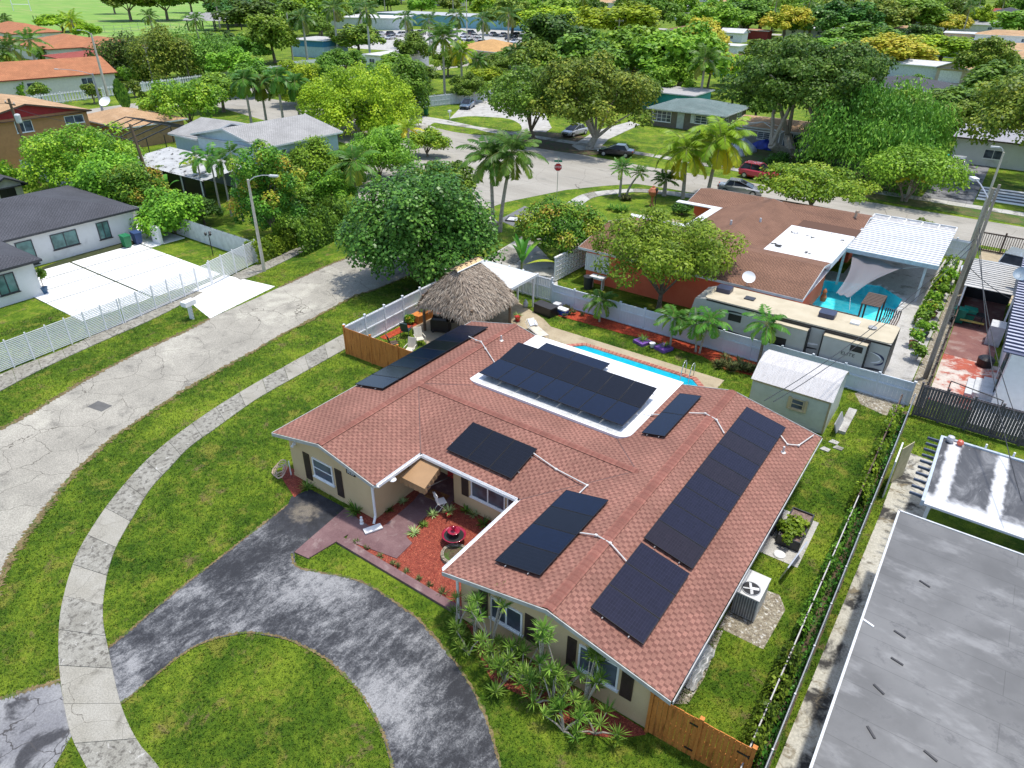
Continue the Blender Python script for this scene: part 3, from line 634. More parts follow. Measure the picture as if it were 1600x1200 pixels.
# house number plate
m = MB(); m.box(-18.95, WLy - .035, 1.86, -18.42, WLy - .003, 2.10); plate = m.build('number_plate', M['black'], H, world=True)
def text(parent, body, size, loc, rot, mat, name='lettering', depth=.004, sx=1.0, world=True):
    cu = bpy.data.curves.new(name, 'FONT'); cu.body = body; cu.size = size; cu.extrude = depth; cu.align_x = 'CENTER'; cu.align_y = 'CENTER'
    t = bpy.data.objects.new(name, cu); COL.objects.link(t)
    dg = bpy.context.evaluated_depsgraph_get(); me = bpy.data.meshes.new_from_object(t.evaluated_get(dg))
    bpy.data.objects.remove(t); bpy.data.curves.remove(cu)
    o = bpy.data.objects.new(name, me); COL.objects.link(o); me.materials.clear(); me.materials.append(mat)
    o.parent = parent; l = Vector(loc)
    if world:
        root = parent
        while root.parent is not None: root = root.parent
        l = l - root.location
    o.location = l; o.rotation_euler = rot; o.scale = (sx, 1, 1); return o
text(plate, '3020', .2, (-18.685, WLy - .04, 1.98), (rad(90), 0, 0), M['white'], sx=1.05)
# security lamps
for p in ((-22.2, WLy, 2.0), (RXr - .1, WRy, 2.9)):
    m = MB(); m.box(p[0] - .06, p[1] - .1, p[2] - .05, p[0] + .06, p[1] - .002, p[2] + .05); m.cyl((p[0], p[1] - .1, p[2] - .02), (p[0], p[1] - .22, p[2] - .1), .05, .07)
    m.build('wall_light', M['white'], H, world=True)
m = MB(); m.lathe([(.02, 0), (.13, .02), (.16, .06), (.13, .1), (.02, .12)], (LX1 + .1, 15.6, 2.12), 12); m.build('wall_light', M['white'], H, world=True)
# downspouts
m = MB(); m.tube([(LX1 + .02, 15.05, EZ - .1), (LX1 - .1, 15.0, 2.1), (WLx1 + .08, 15.04, 1.9), (WLx1 + .08, 15.04, .3), (WLx1 + .2, 14.8, .1)], .055, 8); m.build('downspout', M['white'], H, world=True)
m = MB(); m.tube([(RX0 - .05, 13.0, EZ - .1), (WRx0 - .06, 13.05, 2.0), (WRx0 - .06, 13.05, .1)], .05, 8); m.build('downspout', M['white'], H, world=True)
tag(MB().obox(-17.1, 14.55, .12, .32, .75, .06, rad(-25)).build('splash_block', M['white']), 'white splash block under the downspout at the maroon walkway', 'splash block')
# awning over the door
aw = MB(); A = [(-16.88, 17.42, 2.2), (-15.75, 17.42, 2.2), (-15.55, 16.15, 1.92), (-16.9, 16.15, 1.92)]
aw.face([A[0], A[3], A[2], A[1]])
for a, b in ((A[3], A[2]), (A[2], A[1]), (A[0], A[3])):
    n = 10
    for k in range(n):
        t0, t1 = k / n, (k + 1) / n; p = [a[i] + (b[i] - a[i]) * t0 for i in range(3)]; q = [a[i] + (b[i] - a[i]) * t1 for i in range(3)]
        dz = .3 + .035 * (k % 2); w = .02 if k % 2 else -.02
        aw.face([p, (p[0] + w, p[1] + w, p[2] - .32), (q[0] - w, q[1] - w, q[2] - .32), q])
ao = aw.build('awning', plain('tan_canvas', (.33, .20, .10), .9, var=.06, s=2), H, world=True)
for a, b in (((-17.45, 17.3, 1.55), (-16.8, 16.25, 1.85)), ((-15.5, 17.85, 1.55), (-15.6, 16.25, 1.85))): MB().cyl(a, b, .018).build('awning_arm', M['dark'], H, world=True)
# white flat roof patch with rounded corners
def rrect(x0, y0, x1, y1, r, cs=(1, 1, 1, 1), n=5):
    out = []
    for (cx, cy, a0, f) in ((x0 + r, y0 + r, 180, cs[0]), (x1 - r, y0 + r, 270, cs[1]), (x1 - r, y1 - r, 0, cs[2]), (x0 + r, y1 - r, 90, cs[3])):
        if f:
            for k in range(n + 1):
                a = rad(a0 + 90 * k / n); out.append((cx + r * math.cos(a), cy + r * math.sin(a)))
        else:
            out.append((x0 if cx < (x0 + x1) / 2 else x1, y0 if cy < (y0 + y1) / 2 else y1))
    return out
m = MB(); m.prism(rrect(-18.85, 22.95, -9.98, 29.0, .55, (1, 1, 0, 0)), 2.55, 2.80)
fl = m.build('flat_roof', surf('white_roof_coating', (.70, .71, .72), (.76, .76, .76), 1.5, (.62, .63, .64), 1.2, (.55, .7), grain=.04, gs=20, bump=.05), H, world=True)
m = MB(); m.prism(rrect(-18.05, 23.08, -10.55, 23.75, .1), 2.80, 2.806); m.build('mottled_patch', surf('mottled_grey', (.40, .41, .40), (.55, .55, .54), 2.5, (.05, .05, .045), 5, (.62, .70), grain=.2, gs=18), H, world=True).parent = fl  # mottled grey band along the front row of panels
m = MB(); m.prism([(-13.3, 26.9), (-11.6, 26.5), (-11.2, 26.8), (-12.2, 27.4), (-13.2, 27.5)], 2.80, 2.806); m.build('mottled_patch', surf('mottled_grey2', (.66, .66, .65), (.72, .72, .71), 2.5, (.12, .12, .10), 3.2, (.6, .68), grain=.1, gs=18), H, world=True).parent = fl
# vents and conduits
def on_slope(x, y):
    if x < LX1: return zL(x) + .05
    if x > RX0 + 0: 
        return zR(x) + .05
    return EZ + (MZ - EZ) * (1 - abs(y - MYr) / (MYr - MY0))
for (x, y) in ((-19.6, 27.0), (-4.3, 26.3)):
    z = on_slope(x, y); m = MB(); m.cyl((x, y, z - .03), (x, y, z + .28), .05, .045, 10); m.cyl((x, y, z - .01), (x, y, z + .03), .13, .07, 10)
    m.build('vent_pipe', M['conduit'], H, world=True)
def conduit(pts):
    m = MB(); m.tube(pts, .028, 7)
    for p in pts[1:-1]: m.obox(p[0], p[1], p[2] - .01, .09, .09, .07)
    m.build('conduit', M['conduit'], H, world=True)
def C(px, py, z): a = g(px, py, z); return (a[0], a[1], z)
conduit([(-21.35, 26.4, 2.96), (-20.6, 26.1, 3.08), (-20.2, 26.0, 3.16), (-19.6, 25.6, 3.10), (-18.55, 25.0, 2.86)])
conduit([(-12.6, 19.6, 2.96), (-11.3, 19.35, 2.86), (-9.75, 19.15, 2.90), (-9.75, 18.45, 2.92)])
conduit([(-8.5, 16.4, 3.18), (-7.9, 16.5, 3.32), (-7.3, 16.4, 3.36), (-6.5, 16.1, 3.2)])
conduit([(-8.45, 25.9, 3.22), (-7.8, 26.1, 3.34), (-7.2, 25.9, 3.34), (-6.6, 25.3, 3.2)])
conduit([(-10.3, 25.2, 2.95), (-9.9, 25.3, 2.9), (-9.5, 25.4, 2.98)])
conduit([(-4.7, 27.2, 2.8), (-4.3, 26.9, 2.68), (-3.9, 27.2, 2.62), (-3.6, 28.5, 2.56)])
# ------------------------------------------------------------------ solar arrays
def solarm(name, base, hi):
    m, nt, p, o = _new(name); T = NT(nt, 'uv')
    n = nt.nodes.new('ShaderNodeTexBrick'); n.offset = 0; n.inputs['Scale'].default_value = 1; n.inputs['Brick Width'].default_value = .091; n.inputs['Row Height'].default_value = .182
    n.inputs['Mortar Size'].default_value = .0035; n.inputs['Color1'].default_value = _c(base); n.inputs['Color2'].default_value = _c(tuple(x * 1.25 for x in base)); n.inputs['Mortar'].default_value = _c(hi)
    nt.links.new(T.co, n.inputs['Vector']); nt.links.new(n.outputs[0], p.inputs['Base Color'])
    p.inputs['Roughness'].default_value = .16; p.inputs['Specular IOR Level'].default_value = .32
    return m
S1 = solarm('solar_cells', (.004, .005, .009), (.012, .014, .024)); S2 = solarm('solar_cells_sky', (.003, .006, .018), (.008, .012, .032)); S3 = solarm('solar_cells_violet', (.009, .009, .020), (.026, .026, .045)); S4 = solarm('solar_cells_brown', (.013, .010, .015), (.030, .026, .034))  # blue cells hold the sky's reflection as base colour
PFR = plain('black_frame', (.012, .012, .014), .4, spec=.3)
def array(label, corner, ux, uy, nx, ny, px, py, mats, legs=.12, extra=None):
    'corner: 3d point; ux, uy: unit vectors of the panel plane; nx x ny panels of px x py'
    t = thing('solar_array', label, 'solar array', tuple(corner)); c = Vector((0, 0, 0)); ux = Vector(ux).normalized(); uy = Vector(uy).normalized(); n = ux.cross(uy).normalized()
    cells = [(i, j) for i in range(nx) for j in range(ny)]
    for (i, j) in cells:
        a = c + ux * (i * px + .008) + uy * (j * py + .008) + n * .035; w = px - .016; h = py - .016
        q = [a, a + ux * w, a + ux * w + uy * h, a + uy * h]
        m = MB(); rr = random.Random(i * 7 + j * 3 + nx)
        m.face(q, [(0, 0), (w, 0), (w, h), (0, h)])
        po = m.build('solar_panel', mats[(i * ny + j) % len(mats)], t)
        f = MB(); fr = .022
        for (o0, e0, o1) in ((0, 0, 0),):
            lo = [p - n * .035 for p in q]; hi = [p + n * .003 for p in q]
            inn = [a + ux * fr + uy * fr, a + ux * (w - fr) + uy * fr, a + ux * (w - fr) + uy * (h - fr), a + ux * fr + uy * (h - fr)]; inn = [p + n * .003 for p in inn]
            for k in range(4):
                k2 = (k + 1) % 4; f.face([lo[k], lo[k2], hi[k2], hi[k]]); f.face([hi[k], hi[k2], inn[k2], inn[k]])
        fo = f.build('frame', PFR, t); fo.parent = po
    m = MB(); L = ny * py; Wd = nx * px
    if L > Wd:
        for s in (.25, .75): m.obox(0, 0, 0, .001, .001, .001); p0 = c + ux * (Wd * s) - n * .03 - uy * .06; m.cyl(p0, p0 + uy * (L + .12), .022, n=4)
    else:
        for s in (.25, .75): p0 = c + uy * (L * s) - n * .03 - ux * .06; m.cyl(p0, p0 + ux * (Wd + .12), .022, n=4)
    m.build('rail', M['steel'], t)
    for s in (.06, .94):
        for q in (.25, .75):
            p0 = (c + ux * (Wd * q) + uy * (L * s)) if L > Wd else (c + uy * (L * q) + ux * (Wd * s))
            MB().cyl(p0 - n * legs, p0 - n * .03, .02, n=5).build('mounting_foot', M['steel'], t)
    return t
sl = (LZ - EZ) / (LXr - LX0); sr = (RZ - EZ) / (RXr - RX0); smid = (MZ - EZ) / (MYr - MY0)
up = .11
array('long single row of dark panels on the left slope of the left wing', (-23.15, 19.65, EZ + up - .01), (1, 0, sl), (0, 1, 0), 1, 7, 2.0, 1.19, [S2, S1, S2])
array('dark array of four panels on the courtyard side slope nearest the front', (-10.3, 13.85, EZ + sr * 1.4 + up), (1, 0, sr), (0, 1, 0), 1, 4, 1.87, 1.16, [S1, S2])
array('longest array, nine violet tinted panels down the right slope of the right wing', (-6.55, 17.42, RZ - sr * .95 + up), (1, 0, -sr), (0, 1, 0), 1, 9, 1.9, 1.165, [S4, S3, S3, S3, S4, S3])
array('squarish array of three blue panels at the front end of the right slope', (-6.52, 13.68, RZ - sr * .98 + up), (1, 0, -sr), (0, 1, 0), 1, 3, 1.88, 1.17, [S3])
array('small array of three panels above the courtyard windows', (-15.93, 18.0, EZ + smid * .57 + up), (1, 0, 0), (0, 1, smid), 3, 1, 1.13, 1.9, [S1])
array('two panel array between the white flat roof and the ridge', (-9.6, 23.54, EZ + sr * 2.1 + up), (1, 0, sr), (0, 1, 0), 1, 2, 1.08, 2.03, [S2])
array('front row of seven sky tinted panels standing on the white flat roof', (-18.3, 23.35, 3.10), (1, 0, 0), (0, 1, .01), 7, 1, 1.127, 1.72, [S2], .3)
array('second row of seven black panels tilted up on the white flat roof', (-18.3, 25.09, 3.12), (1, 0, 0), (0, 1, .16), 7, 1, 1.127, 1.66, [S1], .3)
array('rear pair of sky tinted panels at the pool edge of the white flat roof', (-17.4, 26.95, 3.05), (1, 0, 0), (0, 1, .02), 2, 1, 1.92, 1.1, [S2], .24)
# ------------------------------------------------------------------ courtyard things
t = thing('folding_chair', 'white folding chair beside the front door', 'chair', (-15.65, 17.2, .06), rad(150))
m = MB(); m.obox(0, 0, .45, .4, .4, .03); m.build('seat', M['white'], t)
m = MB(); m.obox(0, .22, .78, .4, .03, .22, rx=rad(12)); m.build('backrest', M['white'], t)
for s in (-1, 1):
    m = MB(); m.tube([(s * .19, .27, .9), (s * .2, .16, .45), (s * .2, -.2, .0)], .014, 6); m.build('leg', M['white'], t)
    m = MB(); m.tube([(s * .17, -.15, .45), (s * .17, .22, .0)], .014, 6); m.build('leg', M['white'], t)
tag(MB().obox(-16.35, 17.75, .075, .95, .6, .02, .1).build('doormat', surf('coir_mat', (.30, .17, .06), (.16, .05, .03), 4, grain=.3, gs=30)), 'brown patterned doormat in front of the red door', 'doormat')
t = thing('fountain', 'dark red two bowl garden fountain on the red mulch', 'fountain', (-13.95, 16.0, .03))
m = MB(); m.lathe([(.16, 0), (.14, .1), (.08, .16), (.1, .24), (.46, .36), (.5, .42), (.46, .42), (.38, .34), (.06, .3), (.06, .5), (.24, .58), (.26, .62), (.22, .62), (.05, .56), (.04, .74), (.1, .78), (.02, .86)], (0, 0, 0), 20); m.build('basin', M['fountain'], t, smooth=True)
m = MB(); m.lathe([(.0, .36), (.42, .37)], (0, 0, 0), 18); m.build('water', plain('fountain_water', (.03, .03, .03), .08), t)
t = thing('ring_planter', 'round stone ringed planter beside the fountain', 'planter', (-13.42, 15.4, .03))
m = MB()
for k in range(18):
    a = k * 2 * math.pi / 18; m.obox(.5 * math.cos(a), .5 * math.sin(a), .08, .12, .16, .16, a)
m.build('stone_ring', M['rubble'], t); m = MB(); m.lathe([(.44, 0), (.44, .09)], n=18); m.build('soil', M['soil'], t)
t = thing('garden_hose', 'coiled pale hose hanging at the left corner of the tan house', 'hose', (-22.9, 14.9, 0))
m = MB(); pts = []
for k in range(90):
    a = k * .42; r = .32 + .16 * math.sin(k * .37) + .05 * math.cos(k * 1.3); pts.append((-.25 + r * math.cos(a), -.15 + r * .7 * math.sin(a) , .35 + r * .9 * math.sin(a + .3) * .7))
m.tube([(p[0], p[1], max(.03, p[2])) for p in pts], .017, 5); m.build('hose', plain('hose_rubber', (.45, .33, .25), .5), t)
m = MB(); m.cyl((.1, .1, .0), (.1, .1, .8), .03); m.build('hose_reel_post', M['white'], t)
t = thing('garden_statue', 'small white statue beside the downspout', 'statue', (-17.75, 14.55, .05))
MB().lathe([(.09, 0), (.09, .05), (.05, .1), (.08, .18), (.06, .25), (.03, .28), (.055, .33), (.045, .38), (.01, .41)], n=10).build('figure', M['white'], t)
t = thing('flower_pot', 'red pot of spider plant beside the folding chair', 'potted plant', (-15.1, 17.05, .06))
MB().lathe([(.10, 0), (.15, .24), (.16, .26), (.13, .26), (.12, .22)], n=14).build('pot', M['red'], t)
POT_CHAIR = t
# ------------------------------------------------------------------ fences
def fence(label, p0, p1, h, step, board='boards', mats=None, group=None, face=1, name='fence', cat='fence', gap=.012, bw=.15, rails=(.12, .5, .9), post=.1, posth=.1, dog=False):
    'vertical board fence: panels and posts are its parts; rails stand on the side face (+1 left of p0>p1)'
    bm_, pm_ = mats; p0 = Vector((p0[0], p0[1], 0)); p1 = Vector((p1[0], p1[1], 0)); d = p1 - p0; L = d.length; rz = math.atan2(d.y, d.x)
    t = thing(name, label, cat, tuple(p0), rz, group); n = max(1, round(L / step)); s = L / n
    for k in range(n + 1):
        m = MB(); x = k * s; m.box(x - post / 2, -post / 2, 0, x + post / 2, post / 2, h + posth); m.box(x - post / 2 - .015, -post / 2 - .015, h + posth, x + post / 2 + .015, post / 2 + .015, h + posth + .03); m.build('post', pm_, t)
    rn = random.Random(int(L * 10))
    for k in range(n):
        m = MB(); a = k * s + post / 2 + .003; b = (k + 1) * s - post / 2 - .003; w = b - a; nb = max(1, round(w / bw)); q = w / nb
        for j in range(nb):
            dz = rn.uniform(-.012, .012) if dog else 0; dy = rn.uniform(-.003, .003)
            m.box(a + j * q + gap / 2, -.012 + dy, .04, a + (j + 1) * q - gap / 2, .012 + dy, h + dz)
        m.build('board_panel', bm_, t)
        for r in rails:
            m = MB(); lo, hi = sorted((face * .016, face * .055)); m.box(a, lo, h * r - .045, b, hi, h * r + .045); m.build('rail', pm_, t)
    return t
fence('orange stained board fence at the left rear corner of the tan house', (-29.5, 24.72), (-23.1, 24.85), 1.8, 2.2, mats=(M['wood'], M['wood']), post=.09, gap=.008, bw=.145, face=1)
fence('stained white vinyl fence between the street and the thatched hut', (-29.6, 24.85), (-30.0, 38.7), 1.8, 1.75, mats=(M['pvcw'], M['pvcw']), face=-1, bw=.16, rails=(.06, .5, .95))
fence('white vinyl fence and gate under the flat carport', (-29.9, 38.75), (-23.7, 38.65), 1.75, 1.2, mats=(M['pvcw'], M['pvcw']), face=-1, rails=(.08, .6, .95), gap=.03)
fence('long pale blue grey vinyl fence between the pool lawn and the camper trailer', (-23.6, 38.6), (-.75, 38.62), 1.42, 1.8, mats=(M['pvc'], M['pvc']), face=-1, bw=.2, gap=.004, rails=(.04, .62, .97), posth=.06)
ga = fence('orange stained double gate at the front right corner of the tan house', (-3.95, 13.08), (-.95, 13.15), 1.8, 1.5, mats=(M['wood'], M['wood']), name='wooden_gate', cat='gate', face=1, dog=True)
for (x, z) in ((1.35, 1.5), (1.35, .35), (2.75, 1.4), (2.75, .4)):
    m = MB(); m.box(x - .16, -.035, z - .03, x + .16, -.02, z + .03); m.cyl((x + .17, -.03, z - .06), (x + .17, -.03, z + .06), .02); m.build('hinge', M['black'], ga)
fence('dark grey weathered board fence behind the white patio roof', (-.38, 37.7), (8, 37.8), 1.9, 1.2, mats=(M['greywood'], M['greywood']), face=-1, rails=(.08, .95), bw=.14)
fence('dark board fence along the red painted yard', (-.12, 38.4), (-.12, 57.5), 1.2, 2.0, mats=(M['darkwood'], M['darkwood']), face=-1)
fence('white vinyl fence at the far end of the planted side strip', (-3.0, 66.3), (-.8, 66.3), 1.6, 1.1, mats=(M['pvc'], M['pvc']), face=-1)
# white metal rail fence with slats and a sliding gate, left side of the street
def slatfence(label, p0, p1, h, step, name='slat_fence', cat='fence'):
    p0 = Vector((p0[0], p0[1], 0)); p1 = Vector((p1[0], p1[1], 0)); d = p1 - p0; L = d.length
    t = thing(name, label, cat, tuple(p0), math.atan2(d.y, d.x)); n = round(L / step); s = L / n
    for k in range(n + 1): MB().box(k * s - .035, -.035, 0, k * s + .035, .035, h + .05).build('post', M['white'], t)
    for k in range(n):
        m = MB(); q = int(h / .105)
        for j in range(q): z = .1 + j * (h - .1) / q; m.box(k * s + .036, -.012, z, (k + 1) * s - .036, .012, z + .055)
        m.build('slat_panel', M['white'], t)
    return t
slatfence('white horizontal slat fence left of the walk gate', (-43.2, 6.5), (-44.25, 19.0), 1.75, 1.15)
slatfence('white slat walk gate and driveway gate in front of the white forecourt', (-44.27, 19.15), (-45.35, 26.3), 1.75, 1.2, 'slat_gate', 'gate')
sg = slatfence('white horizontal slat fence between the driveway gate and the grey fence corner', (-45.37, 26.4), (-46.6, 31.3), 1.85, 1.2)
m = MB(); m.box(3.2, -.05, .95, 3.45, -.036, 1.08)
# corrugated grey fence of the pale house
def corrug_wall(mb, a, b, z0, z1, pitch=.2, amp=.03):
    a = Vector(a); b = Vector(b); d = b - a; L = d.length; u = d / L; nn = Vector((-u.y, u.x)); k = int(L / (pitch / 4)) + 1
    prof = [0, .4, 1, .4]
    pts = [a + u * (L * i / k) + nn * (amp * prof[i % 4]) for i in range(k + 1)]
    i0 = len(mb.v)
    for p in pts: mb.v.append((p.x, p.y, z0)); mb.v.append((p.x, p.y, z1))
    for i in range(k): mb.f.append((i0 + 2 * i, i0 + 2 * i + 2, i0 + 2 * i + 3, i0 + 2 * i + 1)); mb.mi.append(0)
t = thing('corrugated_fence', 'grey corrugated metal fence beside the white forecourt', 'fence', (-60, 31.4, 0))
for a, b in (((-46.7, 31.4), (-60.1, 31.5)), ((-60.2, 31.5), (-66, 30.6)), ((-66, 30.6), (-76, 33.2)), ((-76, 33.2), (-90, 33.0))):
    m = MB(); corrug_wall(m, (a[0] + 60, a[1] - 31.4), (b[0] + 60, b[1] - 31.4), 0, 1.65); m.build('metal_panel', M['offwhite'], t)
m = MB()
for k in range(24):
    x = -46.9 - k * .8; m.box(x + 60, -.02, 1.65, x + 60.12, .05, 1.70)
m.build('cap_rail', M['charcoal'], t)
# chain link boundary on the right with two rails
def chain(label, x, y0, y1, h, lattice=True):
    t = thing('chain_link_fence', label, 'fence', (x, y0, 0)); L = y1 - y0; n = int(L / 2.1)
    for k in range(n + 1): y = k * L / n; MB().cyl((0, y, 0), (0, y, h + .06), .035, n=7).build('post', M['ltgrey'], t)
    m = MB(); m.cyl((0, 0, h), (0, L, h), .022, n=6); m.build('top_rail', M['steel'], t)
    m = MB()
    sp = .11; k = 0; y = -h
    while y < L:
        for s in (1, -1):
            a = (0.0, y if s > 0 else y + h, 0.02); b = (0.0, y + h if s > 0 else y, h)
            def clip(p, q):
                lo, hi = 0.0, 1.0; dy = q[1] - p[1]
                for lim, sg in ((0, 1), (L, -1)):
                    v0 = sg * (p[1] - lim); v1 = sg * (q[1] - lim)
                    if v0 < 0 and v1 < 0: return None
                    if v0 < 0: lo = max(lo, v0 / (v0 - v1))
                    if v1 < 0: hi = min(hi, v0 / (v0 - v1))
                return [tuple(p[i] + (q[i] - p[i]) * w for i in range(3)) for w in (lo, hi)]
            c = clip(a, b)
            if c: m.cyl(c[0], c[1], .005, n=3, caps=False)
        y += sp
    m.build('wire_mesh', M['steel'], t); return t
chain('chain link fence with grey posts along the concrete alley', -.56, 9.5, 37.6, 1.25)
t = thing('rail_fence', 'low timber fence with pale top rail beside the right hand lawn', 'fence', (-1.12, 9.5, 0))
for k in range(15): MB().box(-.04, k * 2.0 - .04, 0, .04, k * 2.0 + .04, 1.05).build('post', M['darkwood'], t)
m = MB(); m.box(-.02, 0, 1.02, .02, 18, 1.05); m.build('top_rail', M['trim'], t)
m = MB(); m.box(-.03, 18.02, 1.0, .03, 28.2, 1.05); m.build('top_rail', M['darkwood'], t)
m = MB()
for k in range(28): m.box(-.015, k * 1.0 + .05, .1, .015, k * 1.0 + .95, .55 if k % 3 else .7)
m.build('board_panel', M['darkwood'], t)
# ------------------------------------------------------------------ pool
P = thing('swimming_pool', 'turquoise swimming pool with brick coping behind the tan house', 'pool', (-14.8, 32.6, 0))
def basin(parent, poly, depth, world=True):
    m = MB(); n = len(poly)
    for k in range(n):
        a = poly[k]; b = poly[(k + 1) % n]; m.face([(b[0], b[1], .018), (a[0], a[1], .018), (a[0], a[1], -depth), (b[0], b[1], -depth)])
    m.face([(p[0], p[1], -depth) for p in poly]); m.build('basin', M['basin'], parent, world=world)
    m = MB(); m.face([(p[0], p[1], -.05) for p in poly][::-1]); m.build('water', M['water'], parent, world=world)
    m = MB()
    for k in range(n):
        a = Vector(poly[k]); b = Vector(poly[(k + 1) % n]); nn = Vector((-(b - a).y, (b - a).x)).normalized() * .004; a = a + nn; b = b + nn
        m.face([(b.x, b.y, .01), (a.x, a.y, .01), (a.x, a.y, -.09), (b.x, b.y, -.09)])
    m.build('waterline_tile', plain('blue_tile', (.02, .05, .16), .25, var=.4, s=12), parent, world=world)
def coping(parent, poly, w, mats, bl=.13, z0=.018, z1=.07, world=True):
    c = Vector((sum(p[0] for p in poly) / len(poly), sum(p[1] for p in poly) / len(poly))); m = MB(); n = len(poly)
    area2 = sum(poly[k][0] * poly[(k + 1) % n][1] - poly[(k + 1) % n][0] * poly[k][1] for k in range(n)); sg = 1 if area2 < 0 else -1
    off = []
    for k in range(n):
        a, b, d = Vector(poly[k - 1]), Vector(poly[k]), Vector(poly[(k + 1) % n]); e1 = (b - a).normalized(); e2 = (d - b).normalized()
        n1 = Vector((-e1.y, e1.x)) * sg; n2 = Vector((-e2.y, e2.x)) * sg; h = (n1 + n2).normalized(); off.append(b + h * (w / max(.4, h.dot(n1))))
    for k in range(n):
        a, b = Vector(poly[k]), Vector(poly[(k + 1) % n]); A, B = off[k], off[(k + 1) % n]; L = (b - a).length; q = max(1, round(L / bl))
        for j in range(q):
            t0, t1 = j / q + .004, (j + 1) / q - .08 / q
            m.cur = (j + k) % len(mats); pts = [a.lerp(b, t0), a.lerp(b, t1), A.lerp(B, t1), A.lerp(B, t0)]; m.prism([(p.x, p.y) for p in pts], z0, z1, bottom=False)
    m.build('coping', mats, parent, world=world)
basin(P, POOL, .9); coping(P, POOL, .32, [plain('coping_brick', (.33, .10, .07), .7, var=.2), plain('coping_brick_pale', (.42, .17, .12), .7, var=.2)])
for x in (-11.95, -11.45):
    m = MB(); m.tube([(x, 34.75, .05), (x, 34.72, .75), (x, 34.6, .92), (x, 34.4, .95), (x, 34.2, .8), (x, 34.05, .3), (x, 34.02, -.9)], .024, 8); m.build('ladder_rail', M['steel'], P, world=True, smooth=True)
# lounge chair, deck box, cooler, grill, patio chairs
t = thing('sun_lounger', 'cream sun lounger with a towel on the pool deck', 'sun lounger', (-21.9, 33.9, .018), rad(-28))
m = MB()
for s in (-1, 1): m.tube([(-.8, s * .32, .55), (-.45, s * .32, .3), (1.1, s * .32, .3), (1.1, s * .32, 0)], .02, 6)
m.cyl((1.1, -.32, .3), (1.1, .32, .3), .02); m.cyl((-.3, -.32, .3), (-.3, -.32, 0), .02); m.cyl((-.3, .32, .3), (-.3, .32, 0), .02); m.build('frame', M['offwhite'], t)
m = MB(); m.obox(.4, 0, .31, 1.4, .58, .03); m.obox(-.55, 0, .52, .62, .58, .03, ry=rad(38)); m.build('sling', plain('cream_sling', (.55, .50, .40), .8), t)
m = MB(); m.obox(-.52, -.02, .56, .5, .4, .05, ry=rad(38)); m.obox(-.4, .22, .52, .4, .16, .05, ry=rad(30)); m.build('towel', plain('striped_towel', (.62, .64, .68), .9, var=.3, s=14), t)
t = thing('deck_box', 'black storage box by the white gate', 'storage box', (-23.0, 36.8, .0), rad(-8))
m = MB(); m.box(-.75, -.38, .02, .75, .38, .6); m.build('box', M['black'], t); m = MB(); m.prism(rrect(-.78, -.41, .78, .41, .1), .6, .68); m.build('lid', plain('charcoal_lid', (.03, .028, .028), .5), t)
t = thing('cooler', 'blue cooler with a white lid beside the black storage box', 'cooler', (-22.0, 37.4, .0), rad(-5))
m = MB(); m.box(-.36, -.22, 0, .36, .22, .36); m.build('body', plain('blue_plastic', (.02, .08, .45), .4), t); m = MB(); m.prism(rrect(-.38, -.24, .38, .24, .08), .36, .45); m.build('lid', M['white'], t)
tag(MB().prism(rrect(-22.95, 37.55, -22.45, 38.05, .1), .03, .5).build('plastic_tub', M['ltgrey']), 'grey plastic tub behind the blue cooler', 'tub')
t = thing('barbecue', 'black covered barbecue under the thatched hut', 'barbecue', (-26.95, 30.5, .02), rad(25))
m = MB(); m.box(-.6, -.32, .1, .6, .32, .85); m.build('cabinet', M['black'], t)
m = MB(); m.cyl((-.45, 0, .85), (.45, 0, .85), .32, .32, 14); m.build('hood', plain('black_cover', (.015, .015, .015), .35), t, smooth=False)
m = MB(); m.box(.6, -.3, .8, 1.0, .3, .84); m.build('side_shelf', M['dark'], t)
for s in (-1, 1): MB().cyl((s * .45, -.34, .1), (s * .45, -.28, .1), .1, n=12).build('wheel', M['dark'], t)
def patio_chair(label, loc, rz, mt):
    t = thing('garden_chair', label, 'chair', loc, rz, 'garden chairs on the back lawn')
    m = MB(); m.obox(0, 0, .42, .5, .5, .04); m.build('seat', mt, t); m = MB(); m.obox(0, .3, .74, .5, .05, .62, rx=rad(-16)); m.build('backrest', mt, t)
    for s in (-1, 1):
        m = MB(); m.tube([(s * .28, .3, .62), (s * .3, -.28, .62), (s * .3, -.3, 0)], .025, 6); m.build('armrest', mt, t)
        m = MB(); m.cyl((s * .26, .25, .42), (s * .28, .36, 0), .022); m.build('leg', mt, t)
    return t
patio_chair('dark teal garden chair nearest the white fence', (-28.3, 28.7, .0), rad(200), plain('teal_metal', (.03, .06, .07), .4))
patio_chair('cream garden chair on the back lawn', (-26.8, 28.3, .0), rad(60), plain('cream_plastic', (.60, .56, .46), .5))
patio_chair('brown garden chair behind the orange fence', (-27.7, 26.9, .0), rad(150), M['darkwood'])
patio_chair('second cream garden chair, close to the orange fence', (-26.3, 26.9, .0), rad(20), plain('cream_plastic2', (.58, .55, .46), .5))
tag(MB().lathe([(.05, 0), (.05, .4), (.35, .42), (.35, .45), (.01, .45)], (-25.4, 27.9, 0), 14).build('garden_table', M['offwhite']), 'small round cream table on the back lawn', 'table')
t = thing('raised_planter', 'cedar raised planter against the white street fence', 'planter', (-29.1, 31.3, 0)); RPL = t; m = MB(); m.box(-.35, -.9, .0, .35, .9, .55); m.build('box', M['wood'], t)
